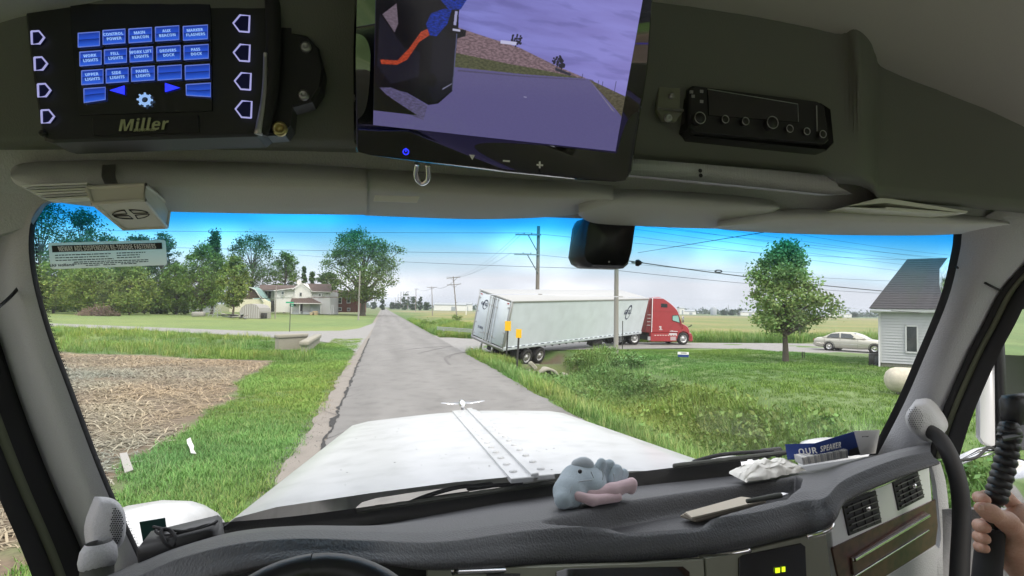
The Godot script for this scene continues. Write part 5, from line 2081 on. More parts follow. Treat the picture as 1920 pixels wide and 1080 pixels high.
# ---- the trailer stuck across the corner ----
func wheel(parent: Node, at: Vector3, r: float, width: float, sd: float, hub_m: Material) -> void:
	# axle along z, the open side of the rim towards sd
	var s := mb()
	lathe(s, at, Vector3(0, 0, sd), [[r * 0.58, -width], [r * 0.93, -width], [r, -width + 0.05], [r, -0.05], [r * 0.94, 0.0], [r * 0.66, 0.005], [r * 0.58, -0.02]], 26)
	var w := put(s, "wheel", M.tyre, parent)
	s = mb()
	lathe(s, at, Vector3(0, 0, sd), [[r * 0.6, -0.01], [r * 0.57, -0.012], [r * 0.52, -0.06], [r * 0.3, -0.07], [r * 0.24, -0.03], [r * 0.2, -0.005], [0.0, 0.0]], 22)
	var rim := put(s, "rim", hub_m, w)
	s = mb(false)
	for k in 8:
		var a := TAU * k / 8.0
		box(s, at + Vector3(cos(a) * r * 0.41, sin(a) * r * 0.41, sd * -0.058), Vector3(r * 0.11, r * 0.11, 0.012), Basis(Vector3.BACK, a))
	put(s, "hand_holes", M.frame_black, w)

func build_trailer() -> void:
	var b := Basis(Vector3.UP, deg_to_rad(48.8)) * Basis(Vector3.BACK, deg_to_rad(2.1)) * Basis(Vector3.RIGHT, deg_to_rad(15.1))
	var t := thing("semi_trailer", "long white box trailer leaning with its rear wheels down in the ditch", "trailer", Vector3(-1.39, 0.65, -30.63), b)
	var L := 16.15
	var H := 2.85
	var W := 1.3
	var s := mb(false)
	var n := 13
	for k in n:     # side sheets, each a hair apart
		var x0 := 0.14 + (L - 0.2) * k / n
		var x1 := 0.14 + (L - 0.2) * (k + 1) / n - 0.002
		for z in [-1, 1]:
			var p := mb(false)
			bev(p, Vector3((x0 + x1) * 0.5, 1.42, z * (W - 0.02)), Vector3(x1 - x0, H - 0.26, 0.03), 0.0006)
			put(p, "side_sheet", M.trailer_white, t)
	s = mb()
	bev(s, Vector3(L * 0.5, H - 0.03, 0), Vector3(L - 0.02, 0.05, 2 * W - 0.04), 0.02)
	put(s, "roof", M.roof_alloy, t)
	s = mb()
	bev(s, Vector3(L - 0.03, 1.42, 0), Vector3(0.05, H - 0.1, 2 * W - 0.06), 0.02)
	put(s, "front_wall", M.trailer_white, t)
	for z in [-1, 1]:
		s = mb()
		bev(s, Vector3(L * 0.5, H - 0.07, z * W), Vector3(L, 0.11, 0.045), 0.01)
		put(s, "top_rail", M.trailer_rail, t)
		s = mb()
		bev(s, Vector3(L * 0.5, 0.06, z * W), Vector3(L, 0.2, 0.05), 0.01)
		put(s, "bottom_rail", M.trailer_white, t)
		s = mb(false)
		for k in 26:
			box(s, Vector3(0.5 + k * 0.6, 0.135, z * (W + 0.027)), Vector3(0.34, 0.045, 0.006))
		put(s, "marker_tape", M.logo_navy if z > 0 else M.lamp_red, t)
		s = mb()
		bev(s, Vector3(0.06, H * 0.5, z * (W - 0.05)), Vector3(0.13, H, 0.12), 0.015)
		put(s, "rear_post", M.trailer_rail, t)
	s = mb()
	bev(s, Vector3(0.05, H - 0.06, 0), Vector3(0.11, 0.12, 2 * W - 0.22), 0.015)
	put(s, "rear_header", M.trailer_rail, t)
	s = mb()
	bev(s, Vector3(0.05, -0.02, 0), Vector3(0.12, 0.2, 2 * W + 0.01), 0.015)
	put(s, "rear_sill", M.steel, t)
	# doors with rods, hinges and handles
	for z in [-1, 1]:
		s = mb()
		bev(s, Vector3(0.0, 1.42, z * 0.595), Vector3(0.05, H - 0.28, 1.16), 0.012)
		var d := put(s, "door", M.trailer_white, t)
		for zz in [0.1, 0.3]:
			s = mb()
			tube(s, [Vector3(-0.055, 0.06, z * zz), Vector3(-0.055, H - 0.14, z * zz)], 0.022, 0.022, 8)
			var rod := put(s, "lock_rod", M.far_grey, d)
			s = mb(false)
			for y in [0.1, 0.55, 2.2, 2.65]:
				box(s, Vector3(-0.05, y, z * zz), Vector3(0.05, 0.07, 0.09))
			put(s, "keeper", M.galvanised, rod)
		s = mb()
		tube(s, [Vector3(-0.07, 0.52, z * 0.28), Vector3(-0.08, 0.46, z * 0.58)], 0.016, 0.016, 6)
		put(s, "handle", M.steel, d)
		s = mb(false)
		for y in [0.3, 0.95, 1.6, 2.4]:
			box(s, Vector3(-0.03, y, z * 1.14), Vector3(0.03, 0.08, 0.13))
		put(s, "hinges", M.galvanised, d)
		s = mb(false)
		box(s, Vector3(-0.03, 2.62, z * 1.05), Vector3(0.02, 0.06, 0.14))
		put(s, "corner_light", M.lamp_red, d)
	s = mb(false)
	box(s, Vector3(-0.026, 1.42, 0), Vector3(0.02, H - 0.3, 0.035))
	put(s, "door_gap", M.frame_black, t)
	var rb := Basis(Vector3(0, 0, 1), Vector3(0, 1, 0), Vector3(-1, 0, 0))
	emblem(t, Vector3(-0.032, 2.1, -0.62), rb, 0.3)
	emblem(t, Vector3(13.35, 1.80, W + 0.004), Basis(), 0.56)
	text(t, "5385", Vector3(-0.032, 0.72, -0.68), rb, 0.14, M.logo_navy, 0.004)
	# under-ride bar
	s = mb()
	for z in [-0.45, 0.45]:
		bev(s, Vector3(0.06, -0.38, z), Vector3(0.1, 0.62, 0.12), 0.015)
	put(s, "bumper_post", M.steel, t)
	s = mb()
	bev(s, Vector3(0.02, -0.70, -0.05), Vector3(0.1, 0.1, 2.3), 0.015)
	var ub := put(s, "underride_bar", M.steel, t)
	for k in 9:
		s = mb(false)
		box(s, Vector3(-0.034, -0.70, -1.0 + k * 0.24), Vector3(0.006, 0.075, 0.12))
		put(s, "stripe", M.print_white if k % 2 else M.lamp_red, ub)
	# running gear
	s = mb(false)
	for z in [-0.45, 0.45]:
		box(s, Vector3(3.0, -0.2, z), Vector3(4.6, 0.22, 0.1))
	for x in [1.2, 2.3, 3.6, 4.8]:
		box(s, Vector3(x, -0.3, 0), Vector3(0.1, 0.16, 0.9))
	put(s, "slider_frame", M.frame_black, t)
	for x in [2.35, 3.6]:
		s = mb()
		tube(s, [Vector3(x, -0.68, -1.2), Vector3(x, -0.68, 1.2)], 0.07, 0.07, 10)
		put(s, "axle", M.frame_black, t)
		for z in [-1, 1]:
			wheel(t, Vector3(x, -0.68, z * 1.28), 0.51, 0.28, z, M.galvanised)
			wheel(t, Vector3(x, -0.68, z * 0.94), 0.51, 0.28, z, M.galvanised)
	s = mb(false)
	for z in [-0.95, 0.95]:
		box(s, Vector3(1.5, -0.55, z), Vector3(0.015, 0.75, 0.6))
	put(s, "mud_flaps", M.tyre, t)
	s = mb(false)
	for k in 20:
		box(s, Vector3(1.0 + k * 0.75, -0.09, 0), Vector3(0.06, 0.12, 2 * W - 0.12))
	put(s, "cross_members", M.frame_black, t)
	s = mb()
	for z in [-0.75, 0.75]:
		tube(s, [Vector3(12.6, -0.05, z), Vector3(12.6, -0.6, z)], 0.07, 0.06, 8)
		tube(s, [Vector3(12.6, -0.45, z), Vector3(12.0, -0.08, z)], 0.03, 0.03, 6)
	box(s, Vector3(10.2, -0.36, 0.9), Vector3(1.2, 0.5, 0.5))
	put(s, "landing_gear", M.frame_black, t)

func emblem(t: Node, at: Vector3, b: Basis, r: float) -> void:
	# three letters through a slanted oval ring with a dart to the side
	var s := mb(false)
	var rows := [[], []]
	for k in 41:
		var a := TAU * k / 40.0
		var w := 0.05 + 0.06 * pow(maxf(0.0, sin(a * 0.5 + 0.3)), 2)
		for i in 2:
			var q := Vector2(cos(a) * r * 0.62, sin(a) * r) * (1.0 - w * 2.4 * i)
			rows[i].append(at + b * Vector3(q.x + q.y * 0.22, q.y, 0.004))
	loft(s, rows)
	var dx := r * 0.1
	tri(s, at + b * Vector3(dx, -r * 0.22, 0.004), at + b * Vector3(r * 1.05, -r * 0.16, 0.004), at + b * Vector3(dx, -r * 0.3, 0.004))
	put(s, "emblem_ring", M.logo_navy, t)
	var bb := b
	bb.y = b.y + b.x * 0.2
	text(t, "GTG", at + b * Vector3(-r * 0.35, 0.02, 0.006), bb, r * 0.6, M.logo_navy, 0.006)

# ---- the red tractor unit ----
func build_tractor() -> void:
	var p1 := gnd(1187, 647)
	var p2 := gnd(1282, 647)
	var yaw := atan2(-(p2.z - p1.z), p2.x - p1.x)
	var t := thing("semi_tractor", "dark red sleeper cab tractor unit coupled to the white trailer", "truck", Vector3(p2.x, 0.01, p2.z), Basis(Vector3.UP, yaw))
	var V := func(a: Array) -> Array: return a.map(func(q): return Vector2(q[0], q[1]))
	var s := mb(false)
	extrude(s, V.call([[-2.9, 0.95], [-2.8, 3.74], [-2.17, 3.78], [-1.9, 3.71], [-1.69, 3.61], [-1.35, 3.42], [-1.0, 3.19], [-0.75, 2.98], [-0.59, 2.82], [-0.42, 2.58], [-0.33, 2.32], [-0.2, 1.98], [-0.1, 1.72], [-0.1, 0.95]]), -2.42, -0.05, 0.09)
	put(s, "sleeper_cab", M.red_paint, t)
	s = mb(false)
	extrude(s, V.call([[-0.1, 0.6], [-0.1, 1.72], [0.12, 1.65], [0.36, 1.54], [0.56, 1.38], [0.67, 1.15], [0.7, 0.6]]), -2.3, -0.14, 0.1)
	put(s, "hood", M.red_paint, t)
	s = mb(false)
	extrude(s, V.call([[0.5, 0.3], [0.5, 0.95], [0.72, 0.95], [0.86, 0.7], [0.88, 0.36], [0.8, 0.24]]), -2.44, -0.02, 0.07)
	put(s, "bumper", M.red_paint, t)
	for z in [-0.02, -2.2]:
		s = mb(false)
		var rows := []
		for k in 15:
			var a := PI * (k / 14.0) * 1.02
			rows.append([Vector3(-cos(a) * 0.57, 0.5 + sin(a) * 0.6, z), Vector3(-cos(a) * 0.68, 0.5 + sin(a) * 0.72, z), Vector3(-cos(a) * 0.68, 0.5 + sin(a) * 0.72, z - 0.25), Vector3(-cos(a) * 0.57, 0.5 + sin(a) * 0.6, z - 0.25)])
		loft(s, rows, true, true)
		put(s, "fender", M.red_paint, t)
	s = mb(false)
	extrude(s, V.call([[-2.95, 0.27], [-2.95, 0.97], [-0.62, 0.97], [-0.62, 0.27]]), -0.35, -0.03, 0.03)
	put(s, "side_skirt", M.red_paint, t)
	s = mb(false)
	extrude(s, V.call([[-3.38, 0.98], [-3.02, 3.45], [-2.82, 3.72], [-2.9, 0.98]]), -0.16, -0.09)
	extrude(s, V.call([[-3.38, 0.98], [-3.02, 3.45], [-2.82, 3.72], [-2.9, 0.98]]), -2.36, -2.3)
	put(s, "cab_extender", M.dark_red, t)
	s = mb(false)
	for k in 4:
		box(s, Vector3(-3.06 - 0.02 * k, 2.35 - k * 0.27, -0.08), Vector3(0.3, 0.05, 0.02))
	put(s, "extender_slats", M.trailer_rail, t)
	s = mb()
	tube(s, [Vector3(-2.86, 1.0, -0.06), Vector3(-2.79, 3.7, -0.06)], 0.03, 0.03, 6)
	put(s, "corner_rail", M.panel_silver, t)
	# windows
	s = mb(false)
	extrude(s, V.call([[-1.02, 2.32], [-0.5, 2.36], [-0.4, 2.1], [-0.36, 1.76], [-1.02, 1.94]]), -0.055, -0.04)
	var dw := put(s, "door_window", M.green_glass, t)
	s = mb()
	var fr := [[-1.02, 2.32], [-0.5, 2.36], [-0.4, 2.1], [-0.36, 1.76], [-1.02, 1.94], [-1.02, 2.32]]
	tube(s, fr.map(func(q): return Vector3(q[0], q[1], -0.04)), 0.025, 0.025, 5, false)
	put(s, "window_frame", M.frame_black, dw)
	s = mb(false)
	extrude(s, V.call([[-2.05, 3.27], [-1.47, 3.24], [-1.47, 2.95], [-2.05, 2.96]]), -0.055, -0.035, 0.01)
	put(s, "sleeper_window", M.dark_glass, t)
	s = mb(false)
	quad(s, Vector3(-0.4, 2.52, -0.25), Vector3(-0.4, 2.52, -2.2), Vector3(-0.085, 1.76, -2.2), Vector3(-0.085, 1.76, -0.25))
	put(s, "windshield", M.dark_glass, t)
	# door and body seams
	s = mb()
	for l in [[[-1.15, 1.0], [-1.15, 2.45]], [[-0.25, 1.0], [-0.25, 1.7]], [[-2.75, 2.62], [-0.55, 2.62]]]:
		tube(s, l.map(func(q): return Vector3(q[0], q[1], -0.05)), 0.008, 0.008, 5)
	put(s, "seams", M.dark_red, t)
	# trim: light strips, steps, emblem, mirror, lamps
	for k in 9:
		s = mb(false)
		box(s, Vector3(-2.55 + k * 0.235, 0.76, -0.022), Vector3(0.11, 0.05, 0.012))
		put(s, "marker_light", M.print_white, t)
	s = mb(false)
	box(s, Vector3(-0.98, 0.86, -0.02), Vector3(0.7, 0.13, 0.012))
	for k in 4:
		box(s, Vector3(-0.95, 0.62 - k * 0.075, -0.022), Vector3(0.5, 0.045, 0.012))
		box(s, Vector3(-3.1 + 0.0, 0.62 - k * 0.075, -0.022), Vector3(0.25, 0.045, 0.012))
	put(s, "step_plates", M.panel_silver, t)
	s = mb(false)
	for k in [[-2.1, 1.42, 0.2, 0.1], [-2.06, 1.3, 0.12, 0.1], [-2.05, 1.2, 0.3, 0.05], [-1.2, 1.08, 0.1, 0.06], [-1.02, 1.09, 0.18, 0.09], [-0.72, 1.07, 0.36, 0.06]]:
		box(s, Vector3(k[0], k[1], -0.046), Vector3(k[2], k[3], 0.006))
	put(s, "door_emblem", M.panel_silver, t)
	s = mb()
	bev(s, Vector3(-0.2, 2.02, 0.16), Vector3(0.12, 0.5, 0.2), 0.05)
	put(s, "mirror", M.chrome, t)
	s = mb()
	tube(s, [Vector3(0.56, 1.4, -0.3), Vector3(0.72, 1.52, -0.1), Vector3(0.74, 1.62, -0.06)], 0.03, 0.05, 6)
	put(s, "hood_mirror", M.frame_black, t)
	s = mb()
	bev(s, Vector3(0.68, 0.85, -0.22), Vector3(0.16, 0.24, 0.2), 0.04)
	put(s, "headlight", M.chrome, t)
	s = mb(false)
	box(s, Vector3(0.69, 0.85, -1.22), Vector3(0.06, 0.6, 1.4))
	put(s, "grille", M.chrome, t)
	# frame, tank, wheels
	s = mb(false)
	for z in [-0.8, -1.65]:
		box(s, Vector3(-3.6, 0.82, z), Vector3(5.6, 0.26, 0.1))
	box(s, Vector3(-4.6, 1.02, -1.22), Vector3(1.2, 0.12, 1.0))
	box(s, Vector3(-2.0, 0.6, -1.2), Vector3(1.9, 0.5, 1.6))
	put(s, "chassis", M.frame_black, t)
	wheel(t, Vector3(0, 0.5, -0.03), 0.5, 0.28, 1.0, M.galvanised)
	wheel(t, Vector3(0, 0.5, -2.41), 0.5, 0.28, -1.0, M.galvanised)
	for x in [-4.35, -5.6]:
		for z in [[-0.02, 1.0], [-0.36, 1.0], [-2.42, -1.0], [-2.08, -1.0]]:
			wheel(t, Vector3(x, 0.5, z[0]), 0.5, 0.28, z[1], M.galvanised)
	s = mb()
	for x in [-4.35, -5.6]:
		tube(s, [Vector3(x, 0.5, -0.2), Vector3(x, 0.5, -2.2)], 0.09, 0.09, 8)
	tube(s, [Vector3(0, 0.48, -0.2), Vector3(0, 0.48, -2.2)], 0.07, 0.07, 8)
	put(s, "axles", M.frame_black, t)

# ---- right of the road ----
func build_right_side() -> void:
	# posts with yellow plates
	for k in [[970, 697, 617, 11, "yellow object marker plate on a black post in the verge grass"], [950, 677, 602, 12, "yellow marker plate on a post hard against the trailer's rear corner"]]:
		var g := gnd(k[0], k[1], -0.1)
		var d := -g.z
		var hgt: float = (k[1] - k[2]) / FOC * d
		var t := thing("marker_post", k[4], "marker post", g, Basis(), "yellow marker posts by the culvert")
		var s := mb(false)
		box(s, Vector3(0, hgt * 0.42 - 0.1, -0.01), Vector3(0.085, hgt * 0.85 + 0.2, 0.012), Basis(Vector3.BACK, -0.04))
		box(s, Vector3(0, hgt * 0.42 - 0.1, -0.03), Vector3(0.03, hgt * 0.85 + 0.2, 0.035), Basis(Vector3.BACK, -0.04))
		put(s, "post", M.frame_black, t)
		s = mb(false)
		var hw: float = k[3] * 0.5 / FOC * d
		bev(s, Vector3(0.03, hgt - hw * 1.6, 0.01), Vector3(hw * 1.9, hw * 3.0, 0.012), 0.003)
		put(s, "plate", M.yellow_sign, t)
	# culvert pipe under the corner
	var c := st(26.0, 8.3)
	c.y = -1.0
	var cu_ := thing("culvert_pipe", "mouth of a concrete culvert pipe in the ditch below the trailer", "pipe", c, Basis(Vector3.UP, atan2(road_dir.x, road_dir.z)))
	var s := mb()
	lathe(s, Vector3.ZERO, Vector3(0, 0, 1), [[0.5, 2.2], [0.5, 0.0], [0.62, 0.0], [0.64, 0.06], [0.64, 2.2]], 28)
	put(s, "pipe", M.concrete, cu_)
	s = mb(false)
	for k in [[-0.9, 0.2, 0.3, 0.35, 0.3], [0.95, 0.35, 0.35, 0.4, -0.4], [0.8, 0.75, 0.5, 0.22, 0.8], [1.25, 0.1, 0.2, 0.5, 0.2]]:
		bev(s, Vector3(k[0], k[1], 0.2), Vector3(k[2], k[3], 0.25), 0.04, Basis(Vector3.BACK, k[4]))
	put(s, "broken_stones", M.concrete, cu_)
	# guard rail beyond the crossing
	var a := gnd(825, 628, 0.0)
	var b := gnd(892, 634, 0.0)
	var gr := thing("guard_rail", "short galvanised guard rail at the far corner behind the trailer", "guard rail", a, Basis())
	var dir := (b - a).normalized()
	s = mb(false)
	var bb := Basis(dir, Vector3.UP, dir.cross(Vector3.UP))
	for y in [0.5, 0.62, 0.74]:
		box(s, (b - a) * 0.5 + Vector3(0, y, 0), Vector3((b - a).length() + 1.0, 0.07, 0.05 if y == 0.62 else 0.09), bb)
	put(s, "rail", M.galvanised, gr)
	for f in [0.1, 0.55, 1.0]:
		s = mb(false)
		box(s, (b - a) * f + Vector3(0, 0.3, -0.1), Vector3(0.12, 0.7, 0.15), bb)
		put(s, "post", M.galvanised, gr)
	# yard sign and small stakes on the lawn
	var y0 := gnd(1281, 674, 0.1)
	var ys := thing("yard_sign", "small white and blue yard sign low on the mown lawn", "sign", y0, Basis(Vector3.UP, -0.1))
	s = mb(false)
	box(s, Vector3(0, 0.33, 0), Vector3(0.58, 0.14, 0.01))
	put(s, "upper_panel", M.print_white, ys)
	s = mb(false)
	box(s, Vector3(0, 0.19, 0), Vector3(0.56, 0.13, 0.01))
	put(s, "lower_panel", M.blue_print, ys)
	s = mb(false)
	box(s, Vector3(0.02, 0.34, 0.007), Vector3(0.3, 0.04, 0.004))
	put(s, "print_line", M.print_black, ys)
	s = mb()
	for x in [-0.2, 0.2]:
		tube(s, [Vector3(x, -0.05, 0), Vector3(x, 0.14, 0)], 0.006, 0.006, 5)
	put(s, "stakes", M.frame_black, ys)
	var dp := thing("lawn_stake", "pair of short dark stakes standing on the lawn near the tree", "stake", gnd(1506, 673, 0.09))
	s = mb(false)
	box(s, Vector3(-0.05, 0.2, 0), Vector3(0.045, 0.42, 0.03))
	box(s, Vector3(0.06, 0.2, 0), Vector3(0.035, 0.42, 0.03))
	put(s, "stakes", M.frame_black, dp)
	var mp := thing("mailbox_post", "mailbox with cross board on a grey post beyond the crossing road", "mailbox", gnd(1499, 642, 0.0))
	s = mb(false)
	box(s, Vector3(0, 0.65, 0), Vector3(0.12, 1.3, 0.12))
	put(s, "post", M.pole_wood, mp)
	s = mb()
	bev(s, Vector3(0, 1.2, 0.05), Vector3(0.75, 0.12, 0.16), 0.02)
	put(s, "board", M.pole_wood, mp)
	s = mb()
	bev(s, Vector3(0.05, 1.38, 0.1), Vector3(0.22, 0.24, 0.5), 0.07)
	put(s, "box", M.far_grey, mp)
	var dl := thing("delineator_post", "thin dark delineator post beside the crossing road under the trailer's nose", "post", gnd(1167, 656, 0.0))
	s = mb(false)
	box(s, Vector3(0, 0.95, 0), Vector3(0.05, 2.0, 0.03))
	put(s, "post", M.frame_black, dl)
	house_right()
	sedan()
	# propane tank beside the house
	var tk := thing("propane_tank", "cream horizontal propane tank on blocks beside the white house", "tank", gnd(1690, 742, 0.08), Basis(Vector3.UP, -0.25))
	s = mb()
	var prof := [[0.0, 0.0], [0.16, 0.02], [0.28, 0.08], [0.36, 0.18], [0.40, 0.32], [0.40, 2.1], [0.36, 2.24], [0.28, 2.34], [0.0, 2.42]]
	lathe(s, Vector3(-0.45, 0.5, 0), Vector3.RIGHT, prof, 24)
	put(s, "shell", M.tank_cream, tk)
	s = mb(false)
	for x in [0.1, 1.4]:
		box(s, Vector3(x, 0.03, 0), Vector3(0.25, 0.3, 0.7))
	put(s, "blocks", M.concrete, tk)
	s = mb()
	lathe(s, Vector3(0.7, 0.88, 0), Vector3.UP, [[0.16, 0.0], [0.16, 0.12], [0.1, 0.2], [0.0, 0.21]], 14)
	put(s, "valve_dome", M.tank_cream, tk)

func house_right() -> void:
	var o := gnd(1650, 691, 0.05)
	var t := thing("white_house", "white sided house with dark shingled hip roof beside the lawn", "house", o, Basis(Vector3.UP, -0.62))
	var Wd := 15.0
	var Dp := 8.2
	var Hw := 2.85
	var s := mb(false)
	box(s, Vector3(Wd * 0.5, 0.1, -Dp * 0.5), Vector3(Wd - 0.1, 0.5, Dp - 0.1))
	put(s, "foundation", M.concrete, t)
	# lapped siding boards on the two walls that show
	var n := 19
	for k in n:
		var y0 := 0.3 + (Hw - 0.3) * k / n
		var y1 := 0.3 + (Hw - 0.3) * (k + 1) / n + 0.012
		for wl in 2:
			s = mb(false)
			if wl == 0:
				loft(s, [[Vector3(0.05, y0, 0.0), Vector3(Wd, y0, 0.0)], [Vector3(0.05, y0, 0.05), Vector3(Wd, y0, 0.05)], [Vector3(0.05, y1, 0.004), Vector3(Wd, y1, 0.004)]])
			else:
				loft(s, [[Vector3(0.0, y0, -0.05), Vector3(0.0, y0, -Dp)], [Vector3(-0.028, y0, -0.05), Vector3(-0.028, y0, -Dp)], [Vector3(-0.004, y1, -0.05), Vector3(-0.004, y1, -Dp)]])
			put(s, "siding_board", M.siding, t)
	s = mb(false)
	box(s, Vector3(Wd * 0.5 + 0.02, Hw * 0.5 + 0.15, -Dp * 0.5 - 0.03), Vector3(Wd - 0.06, Hw - 0.3, Dp - 0.06))
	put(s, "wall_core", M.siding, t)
	s = mb(false)
	box(s, Vector3(0.015, Hw * 0.5 + 0.15, 0.01), Vector3(0.11, Hw - 0.3, 0.08))
	put(s, "corner_board", M.siding_trim, t)
	s = mb()
	bev(s, Vector3(Wd * 0.5, Hw - 0.02, 0.18), Vector3(Wd + 0.7, 0.17, 0.4), 0.02)
	bev(s, Vector3(-0.18, Hw - 0.02, -Dp * 0.5), Vector3(0.4, 0.16, Dp + 0.6), 0.02)
	put(s, "eave", M.siding_trim, t)
	# roof slopes with lapped shingle courses
	var run := Dp * 0.5
	var rise := 2.75
	var courses := 22
	for k in courses:
		var f0 := k / float(courses)
		var f1 := (k + 1.25) / float(courses)
		f1 = minf(f1, 1.0)
		s = mb(false)
		var za := 0.42 - (run + 0.42) * f0
		var zb := 0.42 - (run + 0.42) * f1
		var ya := Hw + 0.07 + rise * f0 + 0.022
		var yb := Hw + 0.07 + rise * f1
		var xa := -0.42 + (1.2 + 0.42) * f0
		var xb := -0.42 + (1.2 + 0.42) * f1
		quad(s, Vector3(xa, ya, za), Vector3(xb, yb, zb), Vector3(Wd, yb, zb), Vector3(Wd, ya, za))
		quad(s, Vector3(xa, ya - 0.025, za), Vector3(xa, ya, za), Vector3(Wd, ya, za), Vector3(Wd, ya - 0.025, za))
		quad(s, Vector3(xa, ya, za), Vector3(xa, ya, -Dp - za), Vector3(xb, yb, -Dp - zb), Vector3(xb, yb, zb))
		quad(s, Vector3(xa, ya, -Dp - za), Vector3(Wd, ya, -Dp - za), Vector3(Wd, yb, -Dp - zb), Vector3(xb, yb, -Dp - zb))
		put(s, "shingle_course", M.shingle, t)
	s = mb(false)
	box(s, Vector3(2.9, Hw + 1.05, -1.05), Vector3(0.1, 0.03, 0.05), Basis(Vector3.RIGHT, 0.58) * Basis(Vector3.UP, 0.7))
	put(s, "roof_vent", M.paper, t)
	# window
	var wx := 1.25
	s = mb(false)
	for q in [[wx, 2.12, 0.5, 0.07], [wx, 0.86, 0.5, 0.08], [wx - 0.22, 1.49, 0.06, 1.3], [wx + 0.22, 1.49, 0.06, 1.3]]:
		box(s, Vector3(q[0], q[1], 0.06), Vector3(q[2], q[3], 0.07))
	var w := put(s, "window", M.siding_trim, t)
	s = mb(false)
	box(s, Vector3(wx, 1.49, 0.06), Vector3(0.39, 1.2, 0.02))
	put(s, "pane", M.house_glass, w)
	s = mb(false)
	box(s, Vector3(wx, 1.49, 0.072), Vector3(0.39, 0.035, 0.02))
	put(s, "sash_bar", M.frame_black, w)
	s = mb()
	tube(s, [Vector3(0.0, Hw - 0.12, 0.3), Vector3(0.0, Hw - 0.25, 0.1), Vector3(-0.02, Hw - 0.4, 0.07), Vector3(-0.02, 0.1, 0.07), Vector3(-0.05, 0.02, 0.25)], 0.04, 0.04, 8)
	put(s, "downspout", M.siding_trim, t)
	s = mb()
	bev(s, Vector3(1.78, 0.98, 0.05), Vector3(0.09, 0.18, 0.08), 0.01)
	tube(s, [Vector3(1.76, 0.9, 0.04), Vector3(1.76, 0.25, 0.04)], 0.012, 0.012, 6)
	put(s, "meter_box", M.far_grey, t)
	# dark bin by the corner and the paving under it
	var bn := thing("air_conditioner", "dark grey air conditioner unit at the corner of the white house", "air conditioner", gnd(1641, 689, 0.03))
	s = mb()
	bev(s, Vector3(0, 0.38, 0), Vector3(0.42, 0.62, 0.42), 0.04)
	put(s, "case", M.frame_black, bn)
	s = mb(false)
	for k in 8:
		box(s, Vector3(0, 0.12 + k * 0.06, 0.212), Vector3(0.34, 0.018, 0.012))
	put(s, "louvres", M.far_grey, bn)
	s = mb(false)
	box(s, Vector3(-0.1, 0.0, 0.1), Vector3(0.9, 0.08, 0.8))
	put(s, "slab", M.concrete, bn)

